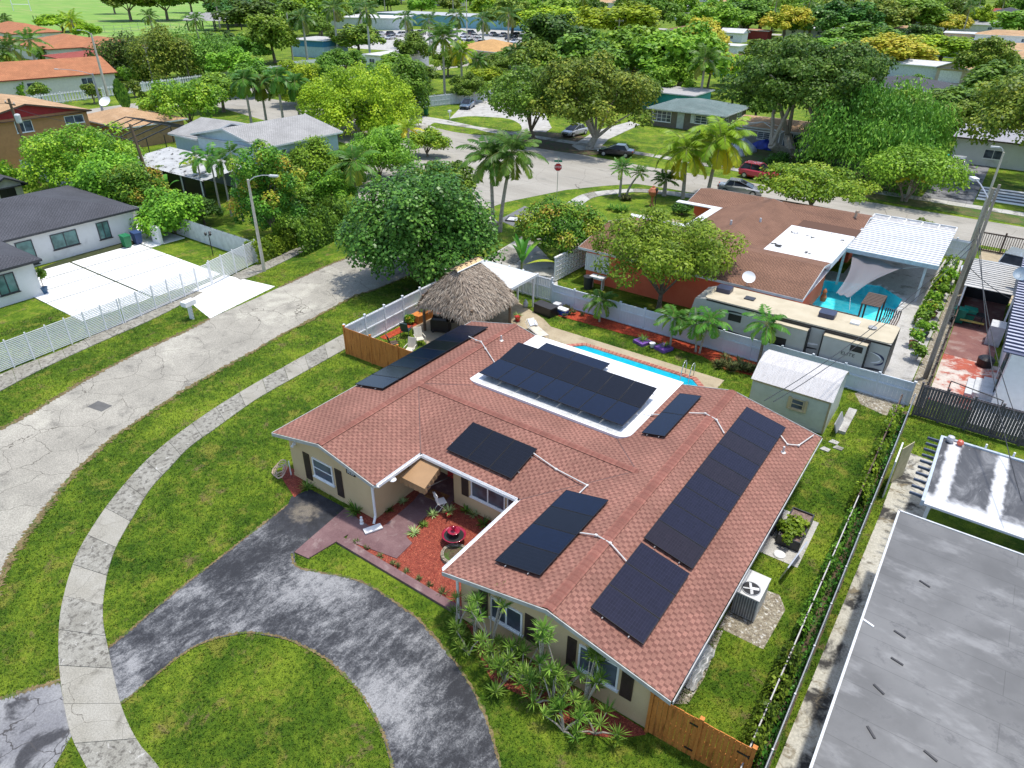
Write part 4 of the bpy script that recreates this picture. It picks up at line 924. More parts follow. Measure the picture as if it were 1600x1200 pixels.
# thatched hut
def thatchm():
    m, nt, p, o = _new('palm_thatch'); L = nt.links
    at = nt.nodes.new('ShaderNodeAttribute'); at.attribute_name = 'v'; T = NT(nt, False)
    c = T.ramp(at.outputs['Fac'], [(0, (.10, .075, .055)), (.3, (.22, .17, .125)), (.65, (.36, .29, .22)), (1, (.52, .45, .36))])
    L.new(c, p.inputs['Base Color']); p.inputs['Roughness'].default_value = .9; return m
THX0, THX1, THY0, THY1, THE, THR = -28.4, -23.3, 29.3, 34.6, 2.15, 4.35
def thatch_z(u, v):
    'height over the plan, u and v from -1 to 1, a short ridge along y'
    ry = .34; d = max(abs(u), max(0, abs(v) - ry) / (1 - ry)); d = (d ** 2.6 + (min(abs(u), max(0, abs(v) - ry) / (1 - ry))) ** 2.6 * .55) ** (1 / 2.6)
    return THR - (THR - THE) * min(1.12, d) ** 1.15 - .25 * max(0, d - .8)
t = thing('thatched_hut', 'round edged palm thatched hut on timber posts beside the pool deck', 'hut', ((THX0 + THX1) / 2, (THY0 + THY1) / 2, 0)); TH = t
hx, hy = (THX1 - THX0) / 2, (THY1 - THY0) / 2
m = MB(); N = 28; grid = {}
def sq(u, v):
    r = max(abs(u), abs(v));
    if r < 1e-6: return 0, 0
    k = (1 - .13 * r * (min(abs(u), abs(v)) / r) ** 3); return u * k, v * k
for i in range(N + 1):
    for j in range(N + 1):
        u, v = -1 + 2 * i / N, -1 + 2 * j / N; uu, vv = sq(u, v); grid[i, j] = len(m.v); m.v.append((uu * hx, vv * hy, thatch_z(u, v) - .06))
for i in range(N):
    for j in range(N): m.f.append((grid[i, j], grid[i + 1, j], grid[i + 1, j + 1], grid[i, j + 1])); m.mi.append(0)
TM = surf('thatch_under', (.10, .075, .055), (.16, .12, .09), 5, grain=.3, gs=20)
m.build('thatch_bed', TM, t)
rn = np.random.default_rng(5); n = 17000
uu = rn.uniform(-1, 1, n); vv = rn.uniform(-1, 1, n); V = np.zeros((n * 4, 3)); at = rn.random(n) * .75 + .25 * rn.random(n)
for k in range(n):
    u, v = uu[k], vv[k]; e = 1e-2; z = thatch_z(u, v); gx_ = (thatch_z(u + e, v) - thatch_z(u - e, v)) / (2 * e) / hx; gy_ = (thatch_z(u, v + e) - thatch_z(u, v - e)) / (2 * e) / hy
    a, b = sq(u, v); p = np.array([a * hx, b * hy, z]); dn = np.array([-gx_, -gy_, -(gx_ ** 2 + gy_ ** 2)]); dn /= np.linalg.norm(dn) + 1e-6
    ed = max(abs(u), abs(v)) > .93
    dn = dn + rn.normal(0, .22, 3) + (np.array([0, 0, -.7]) if ed else 0); dn /= np.linalg.norm(dn)
    nn = np.array([-gx_, -gy_, 1.0]); nn /= np.linalg.norm(nn); s = np.cross(dn, nn); s /= np.linalg.norm(s) + 1e-6; w = rn.uniform(.012, .03); L = rn.uniform(.18, .4)
    p0 = p + nn * rn.uniform(0, .05); V[k * 4:k * 4 + 4] = [p0 - s * w, p0 + s * w, p0 + dn * L + s * w * .3 - nn * .01, p0 + dn * L - s * w * .5]
addmesh('thatch', mesh_np('thatch', V, np.arange(n * 4).reshape(n, 4), thatchm(), at), t)
for (x, y) in ((-2.0, -2.0), (1.9, -2.0), (-2.0, 2.0), (1.9, 2.0)): MB().cyl((x, y, 0), (x, y, 2.5), .1, .09, 9).build('post', M['brownpole'], t)
rd = MB(); rd.obox(-.12, 0, THR + .06, .42, 2.5, .05, ry=rad(-24)); rd.obox(.16, 0, THR + .05, .3, 2.5, .05, ry=rad(30)); q = rd.build('ridge_board', plain('plywood', (.58, .40, .20), .7), t)
for k in range(6): MB().obox(-.06, -1.2 + k * .48, THR + .12, .62, .06, .06, ry=rad(-18)).build('batten', M['darkwood'], t)
MB().obox(.31, 0, THR - .02, .05, 2.6, .05).build('ridge_rail', M['white'], t)
# flat carport behind the hut
t = thing('carport', 'white flat metal carport roof behind the thatched hut', 'carport', (-27, 36, 0))
m = MB(); m.box(-2.75, -1.7, 2.33, 2.85, 1.4, 2.42)
m.build('roof_panel', surf('carport_sheet', (.50, .54, .56), (.58, .61, .62), 1.4, (.34, .37, .39), 1.2, (.55, .7), grain=.06, gs=12, stretch=(.5, 2, 1)), t)
m = MB(); m.box(-2.80, -1.78, 2.28, 2.9, -1.71, 2.46); m.box(-2.82, -1.7, 2.28, -2.76, 1.4, 2.46); m.box(2.86, -1.7, 2.28, 2.92, 1.4, 2.46); m.build('edge_beam', M['white'], t)
for (x, y) in ((-2.6, -1.5), (2.7, -1.5), (2.7, 1.2), (-2.6, 1.2), (1.4, 1.2)): MB().box(x - .05, y - .05, 0, x + .05, y + .05, 2.3).build('post', M['white'], t)
for (x, y, nm) in ((-24.4, 36.6, 'left'), (-24.9, 37.0, 'right')):
    pass
t = thing('gas_bottle', 'grey gas bottle standing under the carport', 'gas bottle', (-24.7, 36.9, .02)); MB().lathe([(.12, 0), (.17, .05), (.17, .32), (.1, .42), (.05, .44), (.05, .5)], n=14).build('tank', M['ltgrey'], t, smooth=True); MB().cyl((0, 0, .44), (0, 0, .54), .09, n=12, caps=False).build('collar', M['offwhite'], t)
# ------------------------------------------------------------------ shed and side yard
SX0, SX1, SY0, SY1, SZ = -7.7, -3.8, 33.0, 36.3, 1.95
t = thing('garden_shed', 'pale green sided shed with a ribbed metal roof', 'shed', ((SX0 + SX1) / 2, (SY0 + SY1) / 2, 0)); w2 = (SX1 - SX0) / 2; d2 = (SY1 - SY0) / 2
m = MB(); k = 13; hh = SZ / k
for i in range(k):
    z0, z1 = i * hh, (i + 1) * hh
    for (sx, sy) in ((0, -1), (0, 1), (1, 0), (-1, 0)):
        if sy: a = [(-w2, sy * (d2 + .02), z0), (w2, sy * (d2 + .02), z0), (w2, sy * d2, z1), (-w2, sy * d2, z1)]
        else: a = [(sx * (w2 + .02), -d2, z0), (sx * (w2 + .02), d2, z0), (sx * w2, d2, z1), (sx * w2, -d2, z1)]
        m.face(a)
    m.face([(-w2, -d2 - .02, z0), (w2, -d2 - .02, z0), (w2, -d2, z0), (-w2, -d2, z0)])
m.face([(w2, -d2, SZ), (w2, d2, SZ), (w2, d2 - .7, SZ + .6), (w2, -d2 + .7, SZ + .6)]); m.face([(-w2, -d2, SZ), (-w2, d2, SZ), (-w2, d2 - .7, SZ + .6), (-w2, -d2 + .7, SZ + .6)])
m.build('wall', M['palesiding'], t)
m = MB()
prof = [(-d2 - .1, SZ - .02), (-d2 + .85, SZ + .62), (0.0, SZ + .80), (d2 - .85, SZ + .62), (d2 + .1, SZ - .02)]
nr = 62; ww = w2 + .1
for j in range(4):
    i0 = len(m.v)
    for i in range(nr * 2 + 1):
        x = -ww + 2 * ww * i / (nr * 2); dz = .022 * (i % 2)
        for (y, z) in (prof[j], prof[j + 1]): m.v.append((x, y, z + dz))
    for i in range(nr * 2): a = i0 + 2 * i; m.f.append((a, a + 2, a + 3, a + 1)); m.mi.append(0)
m.build('roof', surf('galvanised_sheet', (.52, .50, .48), (.60, .58, .56), 2, (.42, .40, .38), 3, (.55, .7), grain=.1, gs=20, metal=.1, rough=.5, stretch=(6, .6, 1)), t)
m = MB(); m.box(-w2, -d2 - .06, SZ - .12, w2, -d2 - .025, SZ - .03); m.box(w2 - .06, -d2 - .04, 0, w2 + .03, -d2 - .022, SZ - .12); m.build('corner_trim', plain('tan_trim', (.40, .32, .18), .6), t)
fo = window(t, ('y', -d2 - .02), .12, .78, .95, 1.55, 1, plain('tan_frame', (.5, .42, .26), .6), rows=2, world=False)
for a in (-.03, .8): MB().box(a, -d2 - .07, .9, a + .14, -d2 - .025, 1.6).build('shutter', plain('tan_shutter', (.52, .42, .24), .6), t)
tag(MB().obox(-3.3, 33.9, .45, .5, 1.5, .06, 0, 0, rad(70)).build('corrugated_sheets', M['grey']), 'dark corrugated panels leaning against the shed', 'panel')
tag(MB().box(-3.25, 33.6, 0, -2.85, 36.2, .18).build('concrete_beam', M['paleconc']), 'pale concrete beam lying beside the shed', 'beam')
for i, (x, y) in enumerate(((-3.15, 32.6), (-2.85, 32.2), (-3.35, 31.7))):
    tag(MB().prism([(x - .22, y - .15), (x + .2, y - .17), (x + .25, y + .12), (x - .1, y + .18)], 0, .05).build('stepping_stone', M['paleconc']), ['loose pale stone nearest the shed corner', 'loose pale stone in the middle of the three by the shed', 'loose pale stone nearest the red roof edge'][i], 'stone', 'pale stones by the shed corner')
t = thing('air_conditioner', 'grey air conditioning unit beside the right wall of the tan house', 'air conditioner', (-3.08, 19.75, 0))
m = MB(); m.box(-.42, -.65, .06, .42, .65, 1.08); m.build('cabinet', M['ltgrey'], t)
m = MB(); m.box(-.44, -.67, 1.08, .44, .67, 1.13); m.build('top_panel', plain('cream_metal', (.55, .55, .53), .5), t)
m = MB()
for k in range(9): m.box(-.40 + k * .09, -.672, .1, -.345 + k * .09, -.652, 1.05)
m.build('louvre_panel', plain('louvre_grey', (.13, .14, .16), .5), t)
m = MB(); m.lathe([(.32, 0), (.32, .012)], (0, -.25, 1.131), 24); fb_ = m.build('fan_opening', M['black'], t)
m = MB()
for k in range(4):
    a = k * math.pi / 2 + .4; m.obox(.15 * math.cos(a), -.25 + .15 * math.sin(a), 1.15, .26, .12, .01, a, rad(18))
m.lathe([(.06, 1.14), (.06, 1.17)], (0, -.25, 0), 12); m.build('fan', M['ltgrey'], t)
m = MB(); m.lathe([(.34, 1.13), (.34, 1.155), (.31, 1.155), (.31, 1.13)], (0, -.25, 0), 28); m.build('fan_ring', M['grey'], t)
t = thing('raised_planter', 'dark raised planter box of greens on the side slab', 'planter', (-2.82, 24.7, .02))
m = MB(); s1_, s2_ = .45, 1.05
for (x0, y0, x1, y1) in ((-s1_, -s2_, s1_, -s2_ + .05), (-s1_, s2_ - .05, s1_, s2_), (-s1_, -s2_ + .05, -s1_ + .05, s2_ - .05), (s1_ - .05, -s2_ + .05, s1_, s2_ - .05)): m.box(x0, y0, .0, x1, y1, .5)
m.build('box', M['charcoal'], t); m = MB(); m.box(-.4, -1.0, .1, .4, 1.0, .42); m.build('soil', surf('gravel_soil', (.25, .17, .15), (.12, .09, .07), 8, grain=.4, gs=30), t); PLB = t
tag(MB().obox(-2.33, 22.6, .5, .05, 1.9, .7, rad(-6), 0, rad(14)).build('leaning_sheet', M['steel']), 'narrow metal sheet propped beyond the planter box', 'sheet')
tag(MB().lathe([(.22, 0), (.24, .03), (.2, .06), (.05, .07)], (-2.95, 23.1, .02), 16).build('drain_cover', M['offwhite']), 'round pale cover on the side slab', 'cover')
tag(MB().box(-3.85, 24.0, .02, -3.5, 25.2, .6).build('black_bin', M['charcoal']), 'dark storage tub between the wall and the planter box', 'tub')
m = MB(); rr = random.Random(8)
for k in range(16):
    a = k * .4
pts = [(-3.75, 15.2), (-3.2, 15.0), (-3.0, 15.8), (-3.15, 16.9), (-3.75, 17.2)]
i0 = 0; m = MB(); NN = 12
for i in range(NN + 1):
    for j in range(NN + 1):
        u, v = i / NN, j / NN; x = -3.85 + u * .55; y = 15.2 + v * 2.0; z = .8 * max(0, math.sin(math.pi * v)) ** .6 * (1 - u) ** .7 + .05 * math.sin(i * 2.3 + j) + .04 * math.sin(j * 3.1) + .06
        m.v.append((x + .04 * math.sin(j * 2), y, max(.02, z)))
for i in range(NN):
    for j in range(NN): a = i * (NN + 1) + j; m.f.append((a, a + NN + 1, a + NN + 2, a + 1)); m.mi.append(0)
tag(m.build('tarpaulin', plain('white_tarp', (.42, .42, .40), .7, var=.2)), 'white tarpaulin bunched against the right wall of the house', 'tarpaulin')
for i, (x, c, lb) in enumerate(((-15.7, (.16, .07, .30), 'left'), (-14.25, (.18, .08, .33), 'right'))):
    t = thing('purple_planter', 'square purple planter on the mulch, ' + ('left one with the tall pot' if i == 0 else 'right one with the pink flowers'), 'planter', (x, 36.75, .0), rad(-20)); m = MB(); m.prism([(-.42, -.42), (.42, -.42), (.42, .42), (-.42, .42)], 0, .2); m.build('box', plain('purple_paint%d' % i, c, .5), t)
t = thing('flower_pot', 'white flower pot between the two purple planters', 'potted plant', (-14.95, 36.6, .02)); MB().lathe([(.12, 0), (.18, .26), (.2, .28), (.16, .28)], n=14).build('pot', M['white'], t)
t = thing('flower_pot', 'red pot with a spiky plant at the corner of the pool deck', 'potted plant', (-23.85, 34.7, .02)); MB().lathe([(.14, 0), (.2, .34), (.23, .36), (.18, .36)], n=14).build('pot', M['red'], t); POT_DECK = t
t = thing('deck_light', 'small white box light on the grass by the shed', 'garden light', (-7.9, 32.2, 0)); MB().box(-.25, -.12, .0, .25, .12, .3).build('housing', M['white'], t); MB().box(-.2, -.135, .05, .2, -.121, .24).build('lens', M['black'], t)
# ------------------------------------------------------------------ generic buildings
def roof_part(m, x0, x1, y0, y1, ze, zr, axis, style, th=.14):
    'shingled gable or hip roof over a rectangle (local coordinates)'
    if axis == 'x':
        yc = (y0 + y1) / 2; ins = (y1 - y0) / 2 if style == 'hip' else 0
        A, B = (x0 + ins, yc, zr), (x1 - ins, yc, zr)
        roof_face(m, [(x0, y0, ze), (x1, y0, ze), B, A], 'x'); roof_face(m, [A, B, (x1, y1, ze), (x0, y1, ze)], 'x')
        if style == 'hip': roof_face(m, [(x0, y1, ze), (x0, y0, ze), A], 'y'); roof_face(m, [(x1, y0, ze), (x1, y1, ze), B], 'y')
    else:
        xc = (x0 + x1) / 2; ins = (x1 - x0) / 2 if style == 'hip' else 0
        A, B = (xc, y0 + ins, zr), (xc, y1 - ins, zr)
        roof_face(m, [(x0, y0, ze), A, B, (x0, y1, ze)], 'y'); roof_face(m, [(x1, y0, ze), (x1, y1, ze), B, A], 'y')
        if style == 'hip': roof_face(m, [(x0, y0, ze), (x1, y0, ze), A], 'x'); roof_face(m, [(x1, y1, ze), (x0, y1, ze), B], 'x')
def eave_part(m, x0, x1, y0, y1, ze, zr, axis, style, th=.16):
    e = .02
    if style == 'hip' or style == 'flat':
        for b in ((x0 - e, y0 - e, x1 + e, y0 - .001), (x0 - e, y1 + .001, x1 + e, y1 + e), (x0 - e, y0, x0 - .001, y1), (x1 + .001, y0, x1 + e, y1)): m.box(b[0], b[1], ze - th, b[2], b[3], ze + .01)
    else:
        mid = ((y0 + y1) / 2 if axis == 'x' else (x0 + x1) / 2)
        def slab(p, q, off):
            p, q = Vector(p), Vector(q); o = Vector(off); i = len(m.v)
            for z in (-th, .012):
                for r in (p, q, q + o, p + o): m.v.append(tuple(r + Vector((0, 0, z))))
            for t in ((0, 3, 2, 1), (4, 5, 6, 7), (0, 1, 5, 4), (1, 2, 6, 5), (2, 3, 7, 6), (3, 0, 4, 7)): m.f.append(tuple(i + k for k in t)); m.mi.append(0)
        if axis == 'x':
            for x, o in ((x0, -e), (x1, e)): slab((x, y0, ze), (x, mid, zr), (o, 0, 0)); slab((x, mid, zr), (x, y1, ze), (o, 0, 0))
            m.box(x0, y0 - e, ze - th, x1, y0 - .001, ze + .005); m.box(x0, y1 + .001, ze - th, x1, y1 + e, ze + .005)
        else:
            for y, o in ((y0, -e), (y1, e)): slab((x0, y, ze), (mid, y, zr), (0, o, 0)); slab((mid, y, zr), (x1, y, ze), (0, o, 0))
            m.box(x0 - e, y0, ze - th, x0 - .001, y1, ze + .005); m.box(x1 + .001, y0, ze - th, x1 + e, y1, ze + .005)
    m.box(x0 + .02, y0 + .02, ze - th, x1 - .02, y1 - .02, ze - th + .012)
def building(label, cat, name, c, parts, rm, wm, trim=None, rz=0.0, wins=(), glass=None, frame=None, group=None, over=.45):
    'parts: (x0, x1, y0, y1, eave z, ridge z, ridge axis, style) in the plan of the house, relative to c; wins: (axis, value, out, a0, a1, z0, z1, panes)'
    t = thing(name, label, cat, (c[0], c[1], 0), rz, group); R_ = MB(); E = MB(); Wm = MB(); any_r = False
    for i, (x0, x1, y0, y1, ze, zr, ax, st) in enumerate(parts):
        if st == 'flat': R_.face([(x0, y0, ze), (x1, y0, ze), (x1, y1, ze), (x0, y1, ze)], [(x0, y0), (x1, y0), (x1, y1), (x0, y1)])
        else: roof_part(R_, x0, x1, y0, y1, ze, zr, ax, st)
        eave_part(E, x0, x1, y0, y1, ze, zr, ax, st)
        o = over; a, b, d, e_ = x0 + o, x1 - o, y0 + o, y1 - o; zt = ze - .15 + (.02 * i)
        for q in ([(a, d), (b, d)], [(b, d), (b, e_)], [(b, e_), (a, e_)], [(a, e_), (a, d)]):
            Wm.face([(q[0][0], q[0][1], 0), (q[1][0], q[1][1], 0), (q[1][0], q[1][1], zt), (q[0][0], q[0][1], zt)])
        if st == 'gable':
            zg = ze + (zr - ze) * 1.0 - .04; k = o * (zr - ze) / (((y1 - y0) if ax == 'x' else (x1 - x0)) / 2); zl = ze + k - .04
            if ax == 'x':
                for x in (a, b): Wm.face([(x, d, zt), (x, e_, zt), (x, e_, zl), (x, (y0 + y1) / 2, zg), (x, d, zl)])
            else:
                for y in (d, e_): Wm.face([(a, y, zt), (b, y, zt), (b, y, zl), ((x0 + x1) / 2, y, zg), (a, y, zl)])
    R_.build('roof', rm, t); E.build('fascia', trim or M['white'], t); Wm.build('wall', wm, t)
    for w in wins: window(t, (w[0], w[1]), w[3], w[4], w[5], w[6], w[7], frame or M['white'], glass or M['glass'], out=w[2], world=False, rows=(w[8] if len(w) > 8 else 1))
    return t
WH = surf('white_stucco', (.62, .62, .60), (.68, .68, .66), .8, (.52, .52, .50), .7, (.55, .75), grain=.05, gs=30, bump=.15)
# pale house with charcoal roof at the left
PH = building('white stucco house with a charcoal shingle roof behind the slat fence', 'house', 'white_house', (-63, 24),
    [(-8, 3.95, -9, 5.3, 2.6, 4.0, 'y', 'hip'), (-2.5, 10.1, -16, -5.3, 2.62, 3.9, 'x', 'hip')], M['slate'], WH, M['charcoal'], frame=M['charcoal'], glass=M['glassteal'],
    wins=[('x', 3.5, 1, -1.9, .1, .85, 2.05, 2), ('x', 3.5, 1, -4.4, -3.2, .2, 2.1, 1), ('x', 3.5, 1, 1.7, 2.7, .7, 2.1, 2), ('x', 9.65, 1, -8.3, -7.1, .75, 2.15, 2)])
def bin_(label, loc, rz, mt):
    t = thing('wheelie_bin', label, 'bin', loc, rz)
    m = MB(); m.v += [(-.24, -.28, .08), (.24, -.28, .08), (.24, .26, .08), (-.24, .26, .08), (-.3, -.36, .95), (.3, -.36, .95), (.3, .34, .95), (-.3, .34, .95)]
    for q in ((0, 3, 2, 1), (4, 5, 6, 7), (0, 1, 5, 4), (1, 2, 6, 5), (2, 3, 7, 6), (3, 0, 4, 7)): m.f.append(q); m.mi.append(0)
    m.build('body', mt, t); MB().obox(0, -.02, 1.0, .66, .78, .07, rx=rad(4)).build('lid', mt, t)
    for s in (-1, 1): MB().cyl((s * .27, .3, .12), (s * .21, .3, .12), .12, n=12).build('wheel', M['black'], t)
    MB().cyl((-.22, .42, .96), (.22, .42, .96), .02).build('handle', mt, t)
    return t
GB = plain('green_bin', (.01, .16, .06), .4); BB = plain('blue_bin', (.03, .06, .16), .4); TB = plain('teal_bin', (.0, .22, .14), .4)
bin_('green wheelie bin against the white house wall', (-58.0, 27.0, .04), rad(90), GB); bin_('navy blue wheelie bin next to the green one', (-58.1, 28.0, .04), rad(90), BB)
tag(MB().box(-57.6, 29.0, 0, -56.4, 29.25, 1.5).build('garden_wall', M['white']), 'short white wall behind the navy bin', 'wall')
t = thing('gate_pillar', 'white pillar at the end of the grey corrugated fence', 'pillar', (-59.2, 30.9, 0)); MB().box(-.35, -.35, 0, .35, .35, 1.75).build('shaft', M['white'], t); MB().box(-.4, -.4, 1.75, .4, .4, 1.85).build('cap', M['white'], t)
t = thing('metal_gate', 'low grey metal gate beside the white pillar', 'gate', (-58.0, 29.4, 0))
m = MB(); m.box(-1.0, -.03, 1.35, 1.0, .03, 1.42); m.box(-1.0, -.03, .1, 1.0, .03, .17); m.box(-1.0, -.03, .17, -.94, .03, 1.35); m.box(.94, -.03, .17, 1.0, .03, 1.35); m.build('frame', M['offwhite'], t)
m = MB()
for k in range(12): m.box(-.88 + k * .15, -.01, .17, -.86 + k * .15, .01, 1.35)
m.build('bar_panel', M['offwhite'], t)
t = thing('letterbox', 'white letterbox on a slatted stand by the kerb', 'letterbox', (-41.4, 22.1, 0), rad(8)); MB().box(-.16, -.06, 0, .16, .06, 1.0).build('post', M['white'], t); MB().box(-.24, -.42, 1.0, .24, .42, 1.32).build('box', M['white'], t)
m = MB()
for k in range(8): m.box(.161, -.05, .1 + k * .11, .17, .05, .15 + k * .11)
m.build('slat', M['grey'], t)
t = thing('garden_lamp', 'black triple headed garden lamp on the lawn inside the slat fence', 'lamp', (-50.6, 30.0, 0)); MB().cyl((0, 0, 0), (0, 0, 1.8), .035).build('post', M['black'], t)
for k in range(3):
    a = k * 2.1; MB().lathe([(.03, 0), (.1, .08), (.1, .22), (.02, .28)], (.22 * math.cos(a), .22 * math.sin(a), 1.75), 10).build('lantern', M['black'], t)
t = thing('flower_pot', 'tall blue pot with a small shrub at the white house corner', 'potted plant', (-53.4, 18.4, .04)); MB().lathe([(.14, 0), (.24, .42), (.26, .46), (.2, .46)], n=14).build('pot', plain('blue_glaze', (.02, .08, .16), .3), t); POT_BLUE = t
# little gabled garden shed far left
building('small cream shed with grey gabled roof and dark doors behind the white house', 'shed', 'garden_shed', (-79.5, 26.6), [(-2, 2.2, -1.8, 1.8, 2.0, 2.9, 'x', 'gable')], M['slate'], plain('cream_wall', (.5, .48, .36), .7), M['charcoal'], wins=[('x', 1.77, 1, -.7, .7, .1, 1.8, 2)], frame=M['black'], glass=M['black'])
# two level grey roofed house
T2 = building('pale blue two level house with a grey shingle roof behind the mango trees', 'house', 'blue_house', (-66, 45),
    [(-6.5, 5.2, -1.6, 9.2, 4.9, 6.1, 'y', 'gable'), (-12, -6.52, -1.0, 8, 4.2, 5.3, 'x', 'gable')], M['greysh'], plain('pale_blue_wall', (.48, .58, .62), .7, var=.05), M['offwhite'],
    wins=[('x', 4.75, 1, 4.6, 6.3, 3.2, 4.4, 2, 2), ('x', 4.75, 1, .4, 1.8, 3.2, 4.3, 2, 2)])
t = thing('patio_roof', 'white corrugated metal patio roof stained with leaves beside the blue house', 'patio roof', (-70, 40, 0))
m = MB(); i0 = 0; nr = 80
for i in range(nr + 1):
    x = -6.5 + 14 * i / nr; dz = .04 * (i % 2); m.v += [(x, -2.4, 2.6 + dz), (x, 3.0, 3.1 + dz)]
for i in range(nr): a = 2 * i; m.f.append((a, a + 2, a + 3, a + 1)); m.mi.append(0)
m.build('roof_sheet', surf('stained_sheet', (.36, .37, .37), (.43, .44, .44), 1, (.06, .06, .055), 1.6, (.56, .64), grain=.1, gs=10), t)
for k in range(5): MB().box(-6.3 + k * 3.3, -2.3, 0, -6.2 + k * 3.3, -2.2, 2.6).build('post', M['white'], t)
MB().box(-6.4, -2.15, 0, 7.2, -2.12, 2.5).build('screen', M['black'], t)
# orange house with brown roof
ORW = surf('orange_stucco', (.78, .15, .07), (.82, .18, .085), 1, grain=.05, gs=30, bump=.15)
OH = building('orange red bungalow with a large brown shingle roof beyond the vinyl fence', 'house', 'orange_house', (-16, 54),
    [(-8.3, 7.85, -10.9, -1.8, 2.7, 3.5, 'x', 'gable'), (-3.4, 3.4, -6.4, 8.0, 2.71, 3.48, 'y', 'gable'), (-6.6, 7.85, 5.2, 10.8, 2.72, 3.3, 'x', 'gable')], M['brownsh'], ORW, M['offwhite'], over=.5)
OHW = []
m = MB(); m.box(3.2, -4.5, 2.7, 7.9, 2.5, 3.16); m.build('flat_roof', surf('white_coating', (.62, .63, .63), (.68, .68, .68), 1.5, (.03, .03, .03), .9, (.60, .64), grain=.04, gs=20, bump=.05), OH)
m = MB(); m.box(3.42, 2.52, 2.5, 7.85, 5.2, 2.95); m.build('roof_infill', M['brownsh'], OH)
m = MB(); m.box(-8.9, -1.8, 2.66, -3.4, -1.1, 2.73); m.box(-4.1, -1.1, 2.66, -3.4, 5.2, 2.73); m.box(-7.4, 4.5, 2.66, -4.1, 5.2, 2.73); m.build('porch_gutter', M['offwhite'], OH)
m = MB(); m.box(-7.9, -10.43, .9, -5.9, -10.40, 2.25)
for k in range(11): m.box(-7.86 + k * .18, -10.48, .93, -7.78 + k * .18, -10.43, 2.22)
m.build('shutter_panel', M['white'], OH)
m = MB(); m.box(-3.0, -1.75, .2, -2.97, 5.0, 2.6); m.build('porch_wall', plain('crimson_wall', (.5, .03, .06), .7), OH)
for (x, y, h) in ((-.5, -1.0, .35), (1.0, 1.5, .3)):
    z = 3.48 - abs(x) * .23; MB().cyl((x, y, z - .05), (x, y, z + h), .09, .08, 10).build('roof_vent', M['ltgrey'], OH)
MB().tube([(6.8, 7.6, 3.2), (6.8, 7.6, 3.7), (7.0, 7.3, 3.75)], .1, 8).build('roof_vent', plain('tan_vent', (.45, .36, .26), .6), OH)
t = thing('breeze_wall', 'white patterned breeze block wall beside the orange house', 'wall', (-25.5, 41.9, 0), rad(-2)); m = MB()
for j in range(5):
    for k in range(11):
        y = k * .4; z = .1 + j * .36; m.box(-.06, y, z, .06, y + .4, z + .07); m.box(-.06, y, z + .07, .06, y + .07, z + .36); m.obox(0, y + .235, z + .215, .1, .12, .12, 0, rad(45))
m.build('block_lattice', M['white'], t); MB().box(-.08, -.1, 1.9, .08, 4.5, 2.0).build('coping', M['white'], t)
tag(MB().lathe([(.3, 0), (.36, .9), (.38, .95), (.34, .95)], (-22.9, 42.4, 0), 16).build('plastic_barrel', M['charcoal']), 'dark barrel beside the orange wall and breeze block wall', 'barrel')
t = thing('utility_sink', 'white basin on legs against the orange wall', 'sink', (-22.3, 42.7, 0)); MB().box(-.55, -.3, .85, .55, .3, 1.0).build('basin', M['offwhite'], t)
for sx in (-1, 1): MB().box(sx * .45 - .03, -.2, 0, sx * .45 + .03, .2, .85).build('leg', M['offwhite'], t)
# patio roof over the neighbour's pool
t = thing('patio_roof', 'white ribbed metal patio roof between the brown shingle roof and the light pole', 'patio roof', (-5.2, 59, 0))
m = MB()
for k in range(17):
    y = -4.8 + k * .52; m.box(-3.1, y, 2.82, 3.1, y + .47, 2.86); m.box(-3.1, y + .47, 2.82, 3.1, y + .52, 2.93)
m.box(-3.1, 4.04, 2.8, 3.1, 4.6, 2.84)
m.build('roof_sheet', surf('white_sheet', (.60, .61, .61), (.68, .68, .68), .5, (.32, .32, .31), 1.2, (.58, .75), grain=.05, gs=14, stretch=(.5, 3, 1)), t)
m = MB()
for k in range(6): m.box(-3.1 + k * 1.22, 4.6, 2.78, -3.0 + k * 1.22, 6.0, 2.9)
m.box(-3.1, 5.9, 2.78, 3.1, 6.0, 2.9); m.build('edge_frame', M['offwhite'], t)
m = MB(); m.box(-3.0, 4.7, 2.76, 3.0, 5.88, 2.79); m.build('clear_panel', surf('grimy_panel', (.3, .3, .3), (.38, .38, .38), 2, (.55, .55, .55), 3, (.5, .65), pos=False), t)
m = MB(); m.box(-3.15, -4.9, 2.66, 3.15, -4.78, 2.95); m.build('gutter', plain('pale_blue_grey', (.42, .5, .52), .5), t)
for (x, y) in ((2.4, -4.6), (-3.0, -4.6), (2.4, 5.5), (-3.0, 5.5)): MB().box(x - .08, y - .08, 0, x + .08, y + .08, 2.7).build('post', M['ltgrey'], t)
PB = thing('swimming_pool', 'bright blue pool beside the orange house under the grey shade sail', 'pool', (-6.3, 52, 0)); basin(PB, POOL2, .8); coping(PB, POOL2, .3, [M['paleconc'], M['ltgrey']], .3)
t = thing('shade_sail', 'grey triangular shade sail stretched above the blue pool', 'shade sail', (-6.2, 52, 0)); m = MB(); C3 = [Vector((-1.6, 3.0, 2.5)), Vector((2.0, 2.4, 2.2)), Vector((.1, -4.6, 1.9)), Vector((-.9, -4.2, 1.8))]
NN = 14
for i in range(NN + 1):
    for j in range(NN + 1):
        u, v = i / NN, j / NN; p = (C3[0] * (1 - u) + C3[1] * u) * (1 - v) + (C3[3] * (1 - u) + C3[2] * u) * v
        inset = math.sin(math.pi * v) * .5 * (.5 - u) * 2; p = p + Vector((inset * .6, 0, -.45 * math.sin(math.pi * u) * math.sin(math.pi * v) + .05 * math.sin(u * 14)))
        m.v.append(tuple(p))
for i in range(NN):
    for j in range(NN): a = i * (NN + 1) + j; m.f.append((a, a + NN + 1, a + NN + 2, a + 1)); m.mi.append(0)
